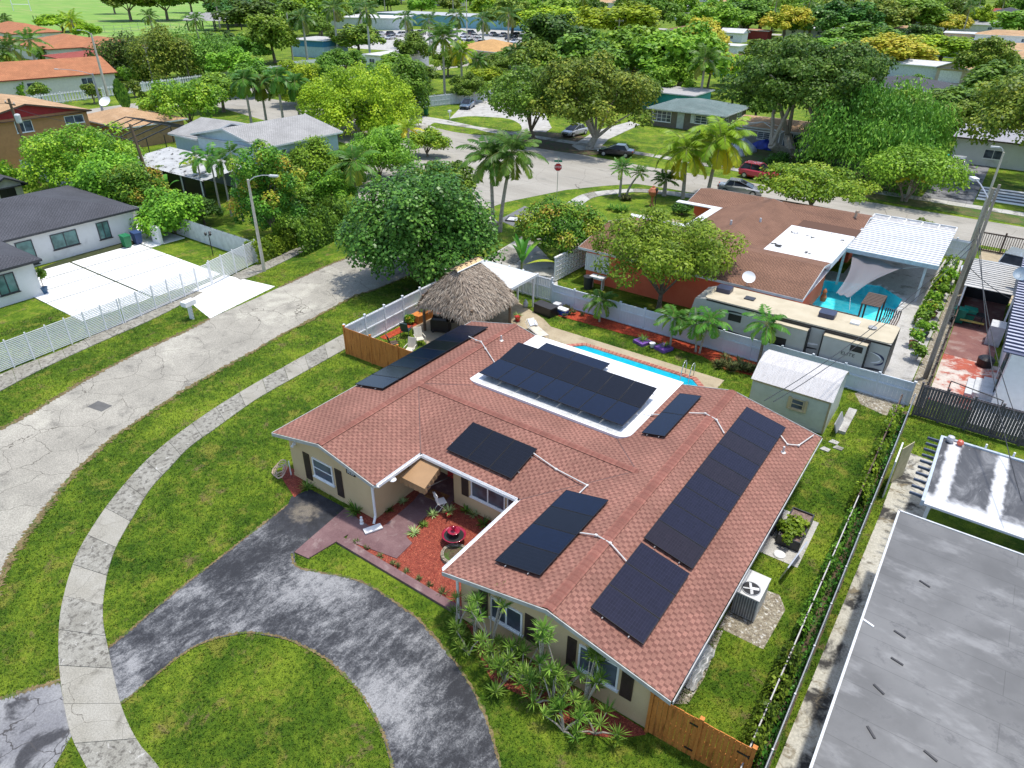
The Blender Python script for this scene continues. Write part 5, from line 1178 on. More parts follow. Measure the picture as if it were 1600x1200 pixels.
def sailm():
    mm, nt, p, o = _new('grey_sailcloth'); p.inputs['Base Color'].default_value = (.30, .27, .29, 1); p.inputs['Roughness'].default_value = .8
    tr = nt.nodes.new('ShaderNodeBsdfTransparent'); tl = nt.nodes.new('ShaderNodeBsdfTranslucent'); tl.inputs[0].default_value = (.4, .37, .39, 1); m1 = nt.nodes.new('ShaderNodeMixShader'); m2 = nt.nodes.new('ShaderNodeMixShader'); m1.inputs[0].default_value = .35; m2.inputs[0].default_value = .28
    nt.links.new(p.outputs[0], m1.inputs[1]); nt.links.new(tl.outputs[0], m1.inputs[2]); nt.links.new(m1.outputs[0], m2.inputs[1]); nt.links.new(tr.outputs[0], m2.inputs[2]); nt.links.new(m2.outputs[0], o.inputs[0]); return mm
m.build('cloth', sailm(), t, smooth=True)
for a, b in ((C3[0], (-2.0, 4.2, 2.75)), (C3[1], (3.6, 2.5, 2.7)), (C3[2], (.3, -5.0, 1.2))): MB().cyl(tuple(a), b, .015).build('rope', M['offwhite'], t)
t = thing('pool_deck_bench', 'dark timber deck with slatted bench and roof at the near edge of the blue pool', 'deck', (-5.5, 48.2, 0))
m = MB(); m.box(-2.9, -1.2, .05, 2.0, .0, .12); m.build('deck_boards', M['darkwood'], t)
m = MB()
for k in range(9): m.box(.2, .1 - k * .26 + .4, 1.95, 1.35, .3 - k * .26 + .4, 2.0)
m.build('roof_slats', M['darkwood'], t)
for (x, y) in ((.25, .7), (1.3, .7), (.25, -1.4), (1.3, -1.4)): MB().box(x - .05, y - .05, 0, x + .05, y + .05, 1.95).build('post', M['darkwood'], t)
m = MB()
for k in range(8): m.box(1.45 + k * .13, -1.0, .5, 1.52 + k * .13, .9, .55)
m.build('bench_slats', M['darkwood'], t); m = MB()
for k in range(8): m.box(1.45 + k * .13, .9, .55, 1.52 + k * .13, .95, 1.1)
m.build('bench_back', M['darkwood'], t)
m = MB(); m.box(-2.9, -1.25, .85, .2, -1.15, .95)
for k in range(5): m.box(-2.9 + k * .72, -1.25, .12, -2.82 + k * .72, -1.15, .85)
m.build('railing', M['darkwood'], t)
t = thing('garden_gnome', 'small orange and brown statue at the pool edge', 'statue', (-8.2, 50.4, .05)); MB().lathe([(.18, 0), (.22, .3), (.12, .55), (.16, .7), (.1, .85), (.02, .95)], n=12).build('figure', plain('terracotta', (.42, .14, .05), .7), t)
t = thing('satellite_dish', 'white satellite dish at the edge of the brown roof', 'satellite dish', (-11.7, 43.1, 2.8), rad(30))
def dish(t, r=.42, mt=None):
    m = MB(); nr_, na = 5, 20; i0 = 0
    for j in range(nr_ + 1):
        for k in range(na): a = 2 * math.pi * k / na; q = r * j / nr_; m.v.append((q * math.cos(a), -.35 * q * q / r, q * math.sin(a)))
    for j in range(nr_):
        for k in range(na): k2 = (k + 1) % na; m.f.append((j * na + k, j * na + k2, (j + 1) * na + k2, (j + 1) * na + k)); m.mi.append(0)
    m.xform(Matrix.Translation((0, 0, .5)) @ Matrix.Rotation(rad(-48), 4, 'X')); m.build('dish', mt or M['white'], t)
    MB().tube([(0, .1, 0), (0, .05, .45)], .03).build('mast', M['ltgrey'], t); MB().tube([(0, 0, .3), (0, -.5, .75)], .012).build('arm', M['ltgrey'], t)
dish(t)
# camper trailer
t = thing('camper_trailer', 'cream roofed grey camper trailer with black trim between the fence and orange house', 'camper trailer', (-7.3, 40.6, 0)); RX = t
RVG = plain('rv_grey', (.42, .42, .385), .35, var=.04); RVR = surf('rv_roof', (.43, .375, .265), (.50, .44, .32), .8, (.37, .32, .225), .9, (.55, .75), grain=.04, gs=20)
X0, X1, Y0_, Y1_, Z0, Z1 = -5.6, 4.85, -1.35, 1.3, .55, 2.9
m = MB(); m.box(X0, Y0_, Z0, X1, Y1_, Z1)
m.v += [(X0 - 1.1, Y0_ + .25, 1.2), (X0 - 1.1, Y1_ - .25, 1.2), (X0 - .8, Y1_ - .2, Z1 - .25), (X0 - .8, Y0_ + .2, Z1 - .25), (X0, Y0_, Z1), (X0, Y1_, Z1), (X0, Y0_, Z0 + .4), (X0, Y1_, Z0 + .4)]
for q in ((8, 9, 10, 11), (11, 10, 13, 12), (8, 11, 12, 14), (9, 15, 13, 10), (8, 14, 15, 9)): m.f.append(q); m.mi.append(0)
m.build('body', RVG, t)
m = MB(); m.prism(rrect(X0 - .15, Y0_ + .02, X1 + .02, Y1_ - .02, .25), Z1 + .001, Z1 + .06); rf = m.build('roof', RVR, t)
for (x, y, c) in ((X0 + .5, .3, M['charcoal']), (X0 + 6.7, .3, M['charcoal'])):
    m = MB(); m.prism(rrect(x - .45, y - .4, x + .45, y + .4, .12), Z1 + .062, Z1 + .34); m.build('air_conditioner', plain('navy_plastic', (.03, .035, .07), .35), t)
m = MB(); m.box(X0 + 8.0, .0, Z1 + .062, X0 + 8.5, .5, Z1 + .16); m.build('skylight', M['offwhite'], t); m = MB(); m.lathe([(.2, Z1 + .062), (.24, Z1 + .15), (.1, Z1 + .22)], (X0 + 9.2, .1, 0), 12); m.build('roof_vent', M['grey'], t)
m = MB(); m.box(X0 + 1.9, -.2, Z1 + .062, X0 + 2.5, .3, Z1 + .13); m.build('skylight', M['charcoal'], t)
for (a, b) in ((-1.27, .63), (1.5, 3.8)):
    m = MB(); m.box(a, Y0_ - .42, 1.0, b, Y0_ - .001, 2.62); s_ = m.build('slide_out', RVG, t)
    m = MB(); m.box(a - .03, Y0_ - .44, 2.622, b + .03, Y0_ - .002, 2.68); q = m.build('topper', RVR, t)
    m = MB(); m.box(a - .07, Y0_ - .45, .95, a - .002, Y0_ - .003, 2.75); m.box(b + .002, Y0_ - .45, .95, b + .07, Y0_ - .003, 2.75); m.box(a - .07, Y0_ - .02, 2.69, b + .07, Y0_ - .003, 2.78); q = m.build('slide_trim', M['black'], t)
m = MB(); m.box(X0, Y0_ - .03, 2.80, X1 + .02, Y0_ - .001, 2.9); m.box(X1 + .001, Y0_, .6, X1 + .03, Y1_, 2.9); m.build('roof_trim', M['black'], t)
for (a, b, z0, z1, y) in ((-4.1, -3.3, 1.9, 2.35, Y0_), (-1.1, -.4, 1.3, 1.85, Y0_ - .42), (2.98, 3.62, 2.18, 2.54, Y0_ - .42)):
    m = MB(); m.prism([(a, y - .022), (b, y - .022), (b, y - .002), (a, y - .002)], z0, z1); m.build('window', M['black'], t)
tx = text(t, 'ELITE', .29, (2.95, Y0_ - .426, 1.92), (rad(90), 0, 0), M['charcoal'], world=False, sx=1.1)
def swoosh(pts, w, mt, y):
    m = MB(); n = len(pts)
    for k in range(n - 1):
        a, b = pts[k], pts[k + 1]; wa = w * math.sin(math.pi * (k + .05) / n); wb = w * math.sin(math.pi * (k + 1.05) / n)
        m.face([(a[0], y, a[1] - wa), (b[0], y, b[1] - wb), (b[0], y, b[1] + wb), (a[0], y, a[1] + wa)])
    m.build('stripe', mt, t)
ar = lambda cx, cz, rx, rz_, a0, a1, n=14: [(cx + rx * math.cos(rad(a0 + (a1 - a0) * k / n)), cz + rz_ * math.sin(rad(a0 + (a1 - a0) * k / n))) for k in range(n + 1)]
swoosh(ar(3.9, 1.85, .85, .4, 80, -60), .09, plain('rv_navy', (.03, .035, .09), .4), Y0_ - .006); swoosh(ar(3.9, 1.9, .68, .3, 90, -70), .05, M['white'], Y0_ - .009)
swoosh(ar(-3.6, 1.95, 1.4, .55, 175, 60), .06, M['charcoal'], Y0_ - .006); swoosh([(-5.3 + k * .3, 1.25 - .02 * k) for k in range(9)], .09, M['charcoal'], Y0_ - .006)
swoosh([(.25 + k * .25, 1.7 + .03 * k) for k in range(5)], .06, M['white'], Y0_ - .006); swoosh([(.25 + k * .25, 1.45 + .02 * k) for k in range(5)], .05, M['charcoal'], Y0_ - .006)
swoosh([(3.8 + k * .12, 1.2 + .01 * k) for k in range(9)], .07, M['charcoal'], Y0_ - .006)
for x in (-.6, .5):
    for y in (Y0_ + .02, Y1_ - .25): MB().cyl((x, y, .38), (x, y + .22, .38), .38, n=18).build('wheel', M['black'], t)
# right hand neighbour: sheds, carports, striped roof house
t = thing('carport', 'weathered corrugated metal carport over the dark red patio', 'carport', (1.1, 54.9, 0)); m = MB()
for k in range(14): y = -3.0 + k * .42; m.box(-1.35, y, 2.7, 1.6, y + .36, 2.74); m.box(-1.35, y + .36, 2.7, 1.6, y + .42, 2.8)
m.build('roof_sheet', surf('weathered_sheet', (.42, .41, .38), (.5, .49, .46), 1, (.24, .22, .20), 1.2, (.55, .75), grain=.1, gs=12, stretch=(.6, 3, 1)), t)
for (x, y) in ((-1.25, -2.8), (1.5, -2.8), (-1.25, 2.7)): MB().box(x - .05, y - .05, 0, x + .05, y + .05, 2.7).build('post', M['white'], t)
MB().box(-1.3, 2.75, 0, 1.6, 2.8, 2.6).build('back_wall', M['dark'], t)
t = thing('striped_roof_house', 'house at the right edge with a dark blue grey ribbed metal roof', 'house', (6.5, 50, 0)); m = MB()
for k in range(34): y = -9 + k * .5; m.box(-4.0, y, 3.3, 6, y + .28, 3.36); m.box(-4.0, y + .28, 3.3, 6, y + .5, 3.44)
sr_ = m.build('roof', None or plain('ribbed_navy_roof', (.10, .11, .17), .4), t)
m = MB()
for k in range(34): y = -9 + k * .5; m.box(-4.0, y + .30, 3.441, 6, y + .48, 3.452)
m.build('roof_rib', plain('pale_rib', (.42, .43, .50), .4), sr_)
m = MB(); m.box(-3.6, -9, 0, 6, 8, 3.29); m.build('wall', M['white'], t); MB().box(-3.66, -8.0, .5, -3.601, -6.2, 2.7).build('door', M['charcoal'], t)
MB().box(-3.68, -7.8, .65, -3.661, -6.4, 2.5).build('pane', M['glassteal'], t)
m = MB(); m.box(-4.9, -8.3, 0, -3.61, -6.2, .16); m.box(-4.55, -8.3, .16, -3.61, -6.2, .32); m.box(-4.2, -8.3, .32, -3.61, -6.2, .48); m.build('step', M['ltgrey'], t)
t = thing('satellite_dish', 'grey blue satellite dish on the striped metal roof', 'satellite dish', (2.6, 53.2, 3.2), rad(-20)); dish(t, .5, plain('dish_blue', (.2, .27, .33), .5))
for i, (x, y) in enumerate(((-.35, 52.2), (.15, 52.6))): bin_(('left' if i == 0 else 'right') + ' one of two teal bins behind the utility pole', (x + .45, y, .02), rad(90 + 8 * i), TB)
t = thing('air_conditioner', 'grey air conditioner case beside the striped roof house', 'air conditioner', (2.3, 50.2, 0)); MB().box(-.4, -.6, 0, .4, .6, 1.3).build('cabinet', M['ltgrey'], t)
t = thing('water_barrel', 'black round tub on the red patio', 'tub', (2.2, 46.3, 0)); MB().lathe([(.42, 0), (.45, .5), (.3, .62), (.05, .62)], n=18).build('tank', M['black'], t)
t = thing('clothes_line', 'long metal frame standing over the white concrete yard', 'clothes line', (1.9, 40.9, 0)); m = MB(); m.tube([(-1.1, 0, 0), (-1.1, 0, 1.0), (1.4, -.7, 1.0), (1.4, -.7, 0)], .03); m.build('frame', M['dark'], t)
t = thing('picnic_table', 'dark table with yellow benches under the corrugated carport', 'table', (.9, 52.6, 0)); MB().box(-.6, -.4, .7, .6, .4, .76).build('tabletop', M['dark'], t)
for s in (-1, 1): MB().box(s * .5 - .04, -.35, 0, s * .5 + .04, .35, .7).build('leg', M['dark'], t); 
MB().box(-.7, -.85, .4, .7, -.6, .45).build('bench', plain('yellow_plank', (.5, .38, .1), .6), t)
t = thing('metal_gate', 'brown barred driveway gate near the street on the right', 'gate', (1.3, 69.8, 0)); m = MB(); m.box(-1.6, -.04, 1.5, 2.2, .04, 1.6); m.box(-1.6, -.04, .05, 2.2, .04, .15)
m.build('frame', M['darkwood'], t); m = MB()
for k in range(22): m.box(-1.55 + k * .17, -.02, .15, -1.5 + k * .17, .02, 1.5)
m.build('bar_panel', M['darkwood'], t)
for x in (-1.7, 0, 2.3): MB().box(x - .07, -.07, 0, x + .07, .07, 1.8).build('post', M['darkwood'], t)
# grey flat roofed building at bottom right
def flatgrey():
    m, nt, p, o = _new('grey_roof_membrane'); T = NT(nt, True)
    c = T.mix(T.mask(T.noise(.5, 5), .3, .7), (.095, .095, .094), (.155, .155, .152))
    co = T.mp((1.2, 2.2, 1), (0, 0, .2)); c = T.mix(T.math('MULTIPLY', T.mask(T.noise(.6, 6, .6, co), .5, .7), .6), c, (.25, .25, .245))
    c = T.mix(T.math('MULTIPLY', T.mask(T.noise(1.0, 9, .75), .53, .68), .6), c, (.06, .06, .063))
    s = nt.nodes.new('ShaderNodeTexBrick'); s.inputs['Scale'].default_value = 1; s.inputs['Brick Width'].default_value = 9; s.inputs['Row Height'].default_value = 1.0; s.inputs['Mortar Size'].default_value = .012
    s.inputs['Color1'].default_value = _c((1, 1, 1)); s.inputs['Color2'].default_value = _c((.93, .93, .93)); s.inputs['Mortar'].default_value = _c((.72, .72, .72)); nt.links.new(T.mp((1, 1, 1), (0, 0, 0), (.3, .1, 0)), s.inputs['Vector'])
    nt.links.new(T.mix(1.0, c, s.outputs[0], 'MULTIPLY'), p.inputs['Base Color']); p.inputs['Roughness'].default_value = .6; T.bump(p, T.noise(6, 5), .25, .02); return m
t = thing('flat_roof_building', 'low building with a long grey membrane roof at the bottom right corner', 'building', (4, 19, 0))
m = MB(); m.box(-3.55, -14, 2.75, 8, 5.65, 2.92); m.build('roof', flatgrey(), t); m = MB(); m.box(-3.2, -13.8, 0, 7.8, 5.4, 2.74); m.build('wall', WH, t)
m = MB(); m.box(-3.62, -14, 2.72, -3.551, 5.7, 2.95); m.box(-3.62, 5.651, 2.72, 8, 5.72, 2.95); m.build('edge_trim', M['ltgrey'], t)
for i, (x, y) in enumerate(((-2.3, 2.2), (-2.45, -.5), (-2.5, -1.6), (-2.6, -2.9), (-2.5, -4.4), (-1.2, -4.2), (-3.45, 2.3 - 2.9))):
    rr = random.Random(i); MB().obox(x + rr.uniform(-.1, .1), y, 2.935, .35, .06, .03, rr.uniform(-.9, -.2)).build('patch_lump', M['dark'] if i < 6 else M['white'], t)
t = thing('patio_roof', 'white panel patio roof with dirty streaks at the right edge', 'patio roof', (4, 28, 0))
m = MB(); m.box(-2.9, -2.35, 2.86, 8, 2.9, 2.95)
def dirtyw():
    m, nt, p, o = _new('dirty_white_panel'); T = NT(nt, True)
    sx = nt.nodes.new('ShaderNodeSeparateXYZ'); nt.links.new(T.co, sx.inputs[0])
    ph = T.math('ABSOLUTE', T.math('SUBTRACT', T.math('FRACT', T.math('DIVIDE', T.math('ADD', sx.outputs[0], T.math('MULTIPLY', T.noise(2.0, 5), .35)), 1.75)), .5))
    d = T.mask(ph, .43, .33); n = T.noise(1.2, 8, .72, T.mp((1.0, .45, 1), (0, 0, .35)), .8)
    edge = T.mask(T.math('ADD', sx.outputs[1], T.noise(2, 4)), 26.6, 27.2)
    k = T.math('MULTIPLY', T.math('MULTIPLY', d, edge), T.mask(n, .28, .42))
    c = T.mix(k, (.56, .56, .56), T.mix(T.mask(n, .45, .75), (.05, .05, .053), (.20, .20, .20)))
    nt.links.new(c, p.inputs['Base Color']); p.inputs['Roughness'].default_value = .5; return m
m.build('roof_sheet', dirtyw(), t)
m = MB(); m.box(-3.02, -2.35, 2.82, -2.91, 2.95, 3.06); m.box(-3.02, 2.901, 2.82, 8, 3.02, 3.02); m.build('gutter', plain('blue_grey_metal', (.40, .45, .50), .45), t)
for k in range(10):
    y = -1.9 + k * .5; m = MB(); m.face([(-3.04, y, 2.82), (-3.04, y, 2.97), (-3.45, y, 2.97), (-3.5, y, 2.93)]); m.obox(-3.25, y, 2.93, .44, .07, .1); m.build('rafter_tail', plain('navy_grey', (.07, .09, .13), .5), t)
for k in range(4): MB().box(-1.4 + k * 1.0, 3.03, 2.9, -1.33 + k * 1.0, 3.1, 3.2).build('finial', M['white'], t)
for (x, y) in ((-2.7, 2.7), (-2.7, -2.0)): MB().box(x - .06, y - .06, 0, x + .06, y + .06, 2.85).build('post', M['white'], t)
tag(MB().lathe([(.01, 0), (.13, .05), (.17, .17), (.13, .29), (.01, .34)], (1.35, 30.75, 2.95), 16).build('ball', plain('grey_ball', (.42, .42, .44), .4)), 'grey ball on the corner of the white patio roof', 'ball')
tag(MB().lathe([(.01, 0), (.1, .04), (.14, .14), (.1, .24), (.01, .28)], (1.72, 30.72, 2.95), 16).build('ball', plain('red_ball', (.55, .12, .07), .4)), 'small red ball next to the grey ball on the patio roof', 'ball')
t = thing('wall_screen', 'pale leaning boards standing beside the alley', 'screen', (-.28, 30.3, 0)); MB().box(-.03, -.9, 0, .03, .9, 2.0).build('board', M['offwhite'], t); MB().obox(.25, .9, 1.0, .03, 1.0, 1.9, rad(-20)).build('side_board', plain('old_board', (.45, .4, .25), .7), t)
# grey house across the street
RH = building('grey brown ranch house with a green grey hip roof across the street', 'house', 'ranch_house', (-42, 109.5), [(-6.2, 6.2, -5.6, 5.6, 2.6, 3.85, 'x', 'hip')], M['greensh'], plain('taupe_wall', (.16, .13, .105), .7), M['offwhite'], over=.55,
    wins=[('y', -5.05, -1, -5.35, -2.3, .75, 2.3, 4, 3), ('y', -5.05, -1, 1.5, 4.3, 1.1, 2.25, 3, 3), ('x', 5.65, 1, -4.2, -2.6, 1.0, 2.2, 2, 3), ('x', 5.65, 1, 1.0, 3.0, 1.0, 2.2, 2, 3)])
MB().box(-1.3, -5.12, .1, -.2, -5.055, 2.3).build('door', plain('pale_door', (.45, .47, .45), .6), RH)
for x in (.8, 4.36): MB().box(x, -5.1, 1.05, x + .6, -5.052, 2.3).build('shutter', M['offwhite'], RH)
building('turquoise wall and flat grey roof behind the ranch house', 'house', 'turquoise_house', (-50, 121), [(-7, 4, -4, 5, 3.0, 3, 'x', 'flat')], plain('flat_grey', (.34, .33, .32), .7), plain('turquoise', (.02, .30, .30), .6), M['offwhite'])
building('low tan house with dark porch under the banyan tree', 'house', 'porch_house', (-25, 103), [(-8, 7, -4, 5, 2.5, 3.2, 'x', 'gable')], M['tansh'], plain('grey_wall', (.28, .27, .24), .7), M['offwhite'], wins=[('y', -3.55, -1, -1, 1.5, .3, 2.2, 2), ('y', -3.55, -1, 3, 5.6, .3, 2.2, 2), ('y', -3.55, -1, -4.5, -2, 1, 2, 3, 4)])
building('white boxy house with a grey flat roof behind the white parked car', 'house', 'box_house', (-2.6, 111), [(-4.6, 6, -5.5, 6, 3.1, 3.1, 'x', 'flat')], plain('grey_flat', (.26, .255, .27), .7), WH, M['darkwood'], wins=[('y', -5.05, -1, -.8, 1.2, .9, 2.0, 2)])
# houses behind on the left
BH = building('brown two level house with a dark red gable and tan roof, left edge', 'house', 'brown_house', (-101, 40), [(-9, 8, -10.5, 3.6, 5.2, 6.7, 'x', 'gable')], M['tansh'], plain('ochre_wall', (.42, .21, .085), .7, var=.06), M['darkwood'],
    wins=[('x', 7.55, 1, -5.0, -3.2, 3.7, 4.95, 2), ('x', 7.55, 1, .4, 2.6, 3.9, 4.8, 2)], over=.45)
m = MB(); m.face([(7.57, -9.4, 5.3), (7.57, 2.6, 5.3), (7.57, -3.45, 6.55)]); m.build('gable_panel', plain('crimson_gable', (.32, .012, .015), .6), BH)
building('low tan shingle roof between the brown house and the screened cage', 'house', 'tan_roof_house', (-99, 51), [(-6, 6.5, -4.5, 4.5, 2.7, 3.9, 'x', 'hip')], M['tansh'], plain('ochre_wall2', (.36, .22, .11), .7), M['offwhite'])
t = thing('screen_enclosure', 'black framed pool screen enclosure behind the brown house', 'screen enclosure', (-89, 48, 0)); m = MB(); gx0, gx1, gy0, gy1 = -5, 5, -4.5, 4.5
for k in range(6):
    x = gx0 + k * 2.0; m.tube([(x, gy0, 0), (x, gy0, 2.6), (x, 0, 3.7), (x, gy1, 2.6), (x, gy1, 0)], .07, 4)
for y, z in ((gy0, 2.6), (gy0, 1.2), (0, 3.7), (gy1, 2.6), (gy1, 1.2)): m.tube([(gx0, y, z), (gx1, y, z)], .07, 4)
for k in range(4): y = gy0 + 2.25 * (k + .5); m.tube([(gx1, y, 0), (gx1, y, 2.9)], .06, 4)
m.build('frame', M['dark'], t)
tag(MB().box(gx0, gy0, 0, -4.9, gy1, 2.4).build('back_screen', M['dark']), '', '') if False else None
t = thing('satellite_dish', 'white satellite dish on the end of the tan roof', 'satellite dish', (-93.6, 45.8, 5.2), rad(30)); dish(t, .7)
TW = plain('cream_stucco', (.66, .63, .55), .7, var=.05)
building('white stucco villa with an orange tile gable roof behind the picket fence', 'house', 'tile_roof_house', (-152, 62), [(-9, 5.2, -13.5, 13.5, 2.9, 5.2, 'y', 'gable'), (-16, -3, -14, 0, 2.9, 4.8, 'x', 'hip')], M['tile'], TW, M['redtile'], rz=rad(-9), over=.5,
    wins=[('x', 4.7, 1, 7.0, 9.0, .2, 2.3, 2), ('x', 4.7, 1, -2, -.6, 1.2, 2.2, 1)])
building('house with the dull red tile roof behind the orange tiled villa', 'house', 'tile_roof_house', (-176, 86), [(-7, 9, -8, 8, 3.1, 4.3, 'x', 'hip')], M['redtile'], TW, M['redtile'], rz=rad(-5))
building('large orange tile roof house in the middle of the tiled row', 'house', 'tile_roof_house', (-205, 92), [(-14, 10, -6, 14, 3.2, 5.4, 'x', 'hip'), (-4, 16, 2, 16, 3.2, 5.0, 'x', 'hip')], M['tile'], TW, M['redtile'], rz=rad(-4))
building('orange tile roof house at the far left of the tiled row', 'house', 'tile_roof_house', (-236, 84), [(-16, 10, -10, 10, 3.2, 5.6, 'x', 'hip')], M['tile'], TW, M['redtile'], rz=rad(-4))
building('orange tile roof house nearest the park', 'house', 'tile_roof_house', (-262, 108), [(-14, 14, -7, 7, 3.2, 5.4, 'x', 'hip')], M['tile'], TW, M['redtile'], rz=rad(-4))
fence('white picket fence of wide boards along the back street', (-134.5, 40), (-140.5, 110), 1.7, 4.0, mats=(M['offwhite'], M['white']), face=-1, bw=.55, gap=.16, rails=(.15, .85), post=.16)
fence('solid white fence continuing the picket fence past the trees', (-140.6, 110.5), (-139, 150), 2.2, 5.0, mats=(M['white'], M['white']), face=-1, bw=.8, gap=.01, rails=(.1,), post=.2)
fence('white board fence beside the house and driveway across the crossing', (-86, 92.5), (-80, 112), 1.8, 2.4, mats=(M['offwhite'], M['offwhite']), face=-1, bw=.3)
# ------------------------------------------------------------------ vehicles
def car(label, loc, rz, paint, kind='sedan', L=4.6, Wd=1.8, name='parked_car', group=None):
    t = thing(name, label, 'car', loc, rz, group)
    paint = plain('car_paint_' + str(len(bpy.data.materials)), paint, .25, .3, .5, var=.02, coat=.8)
    h = L / 2; w = Wd / 2
    if kind == 'sedan': zb, zr = .92, 1.43; st = [(-h, .62, .78, .45), (-h + .12, .86, .86, .28), (-h + .9, .98, .93, .2), (-.7, 1, .94, .2), (.6, 1, .93, .2), (h - 1.0, .98, .84, .2), (h - .2, .86, .7, .26), (h, .6, .56, .4)]; g0 = [(-h + .75, .84, zb), (-1.15, .68, zr - .02), (-.1, .70, zr), (1.3, .84, zb - .03)]
    elif kind == 'suv': zb, zr = 1.02, 1.66; st = [(-h, .7, .98, .45), (-h + .1, .9, 1.02, .3), (-h + .9, 1, 1.04, .24), (-.7, 1, 1.04, .24), (.6, 1, 1.03, .24), (h - .9, .97, .98, .24), (h - .15, .86, .84, .3), (h, .66, .66, .42)]; g0 = [(-h + .15, .86, zb), (-h + .55, .72, zr - .05), (.1, .74, zr), (1.15, .86, zb - .02)]
    m = MB(); rings = []
    for (x, kw, zt, z0) in st:
        W2 = w * kw; r = [(x, -W2 * .9, z0), (x, -W2, z0 + .18), (x, -W2, zt - .12), (x, -W2 * .86, zt), (x, W2 * .86, zt), (x, W2, zt - .12), (x, W2, z0 + .18), (x, W2 * .9, z0)]
        rings.append(len(m.v)); m.v += r
    for a, b in zip(rings, rings[1:]):
        for k in range(8): k2 = (k + 1) % 8; m.f.append((a + k, b + k, b + k2, a + k2)); m.mi.append(0)
    m.f.append(tuple(rings[0] + k for k in range(8))); m.mi.append(0); m.f.append(tuple(rings[-1] + 7 - k for k in range(8))); m.mi.append(0)
    m.build('body', paint, t)
    m = MB(); zb_ = [(x, w * kw, z) for (x, kw, z) in g0]; a, b, c_, d = zb_
    for s in (-1, 1):
        q = [(a[0], s * a[1], a[2] - .02), (b[0], s * b[1], b[2]), (c_[0], s * c_[1], c_[2]), (d[0], s * d[1], d[2] - .02)]; m.face(q if s > 0 else q[::-1])
    m.face([(a[0], -a[1], a[2] - .02), (a[0], a[1], a[2] - .02), (b[0], b[1], b[2]), (b[0], -b[1], b[2])][::-1]); m.face([(c_[0], -c_[1], c_[2]), (c_[0], c_[1], c_[2]), (d[0], d[1], d[2] - .02), (d[0], -d[1], d[2] - .02)][::-1])
    m.build('windows', M['glasscar'], t)
    m = MB(); m.prism([(b[0] - .04, -b[1] - .01), (c_[0] + .05, -c_[1] - .01), (c_[0] + .05, c_[1] + .01), (b[0] - .04, b[1] + .01)], zr - .02, zr + .025)
    for s in (-1, 1):
        m.tube([(a[0], s * a[1], a[2]), (b[0], s * b[1], b[2])], .035, 5); m.tube([(c_[0], s * c_[1], c_[2]), (d[0], s * d[1], d[2])], .03, 5)
        xm = (b[0] + c_[0]) / 2; m.tube([(xm, s * (a[1] + .01), a[2]), (xm, s * (b[1] + .012), zr)], .03, 5)
    m.build('roof', paint, t)
    for x in (-h + .85, h - .9):
        for s in (-1, 1):
            o = MB().cyl((x, s * (w + .01), .33), (x, s * (w - .2), .33), .33, n=18).build('wheel', M['black'], t); MB().cyl((x, s * (w + .018), .33), (x, s * (w + .012), .33), .2, n=14).build('rim', M['steel'], t).parent = o
    for s in (-1, 1):
        MB().obox(h - .1, s * w * .62, st[-2][2] - .12, .12, .34, .12).build('headlight', M['white'], t); MB().obox(-h + .04, s * w * .68, .78, .1, .3, .14).build('tail_light', M['red'], t)
        MB().obox(.75, s * (w + .08), zb + .02, .12, .16, .12).build('mirror', paint, t)
    MB().obox(h - .02, 0, .42, .06, Wd * .5, .16).build('grille', M['black'], t)
    return t
def face(a, b): return math.atan2(b[1] - a[1], b[0] - a[0])
car('black sedan parked on the verge below the big street tree', (-41.9, 82.5, .0), face((-39.8, 83.1), (-44.05, 82.0)), (.012, .012, .014))
car('white and dark hatchback on the driveway behind the street tree', (-52.8, 90.5, .03), face((-52.4, 92.8), (-52.9, 88.3)), (.45, .46, .47))
car('blue grey sedan beside the white board fence across the crossing', (-79.2, 99.0, .03), face((-81.5, 104), (-78, 95.8)), (.10, .15, .22))
car('bright red car parked on the street verge below the banyan', (-23.4, 82.2, .02), face((-25.4, 82.4), (-21.3, 82.0)), (.42, .015, .03), 'suv', 4.4)
car('silver grey car half hidden behind the brown roof ridge', (-22.9, 74.6, .02), face((-24.6, 74.2), (-21, 75)), (.30, .31, .33))
car('white sport utility car on the stained driveway at right', (-5.5, 99.5, .04), rad(-90), (.62, .63, .63), 'suv', 4.5)
car('silver pickup with blue glass behind the brown barred gate', (2.5, 66.2, .03), rad(80), (.32, .35, .38), 'suv', 4.9)
car('white van roof between the corrugated carport and the barred gate', (1.3, 61.0, .03), rad(5), (.62, .63, .63), 'suv', 4.4)
cols = [(.6, .6, .6), (.35, .35, .36), (.62, .62, .6), (.05, .06, .09), (.5, .5, .5), (.25, .02, .02), (.6, .6, .6), (.08, .08, .09), (.55, .56, .57), (.62, .6, .56)]
protos = []
rr = random.Random(11); pk = []
for row in range(4):
    for k in range(13): pk.append((-205 + k * 4.6 + row * 4 + rr.uniform(-.3, .3), 190 + row * 12 + k * .5))
k = 0
for (x, y) in pk:
    if rr.random() < .25: continue
    i = rr.randrange(len(cols))
    while len(protos) <= i: protos.append(None)
    if protos[i] is None: protos[i] = car('car parked in the far school car park', (x, y, .03), rad(100), cols[i], 'suv' if i % 2 else 'sedan', group='cars in the far school car park')
    else: dup(protos[i], (x, y, .03), rad(100 + rr.choice((0, 180))))
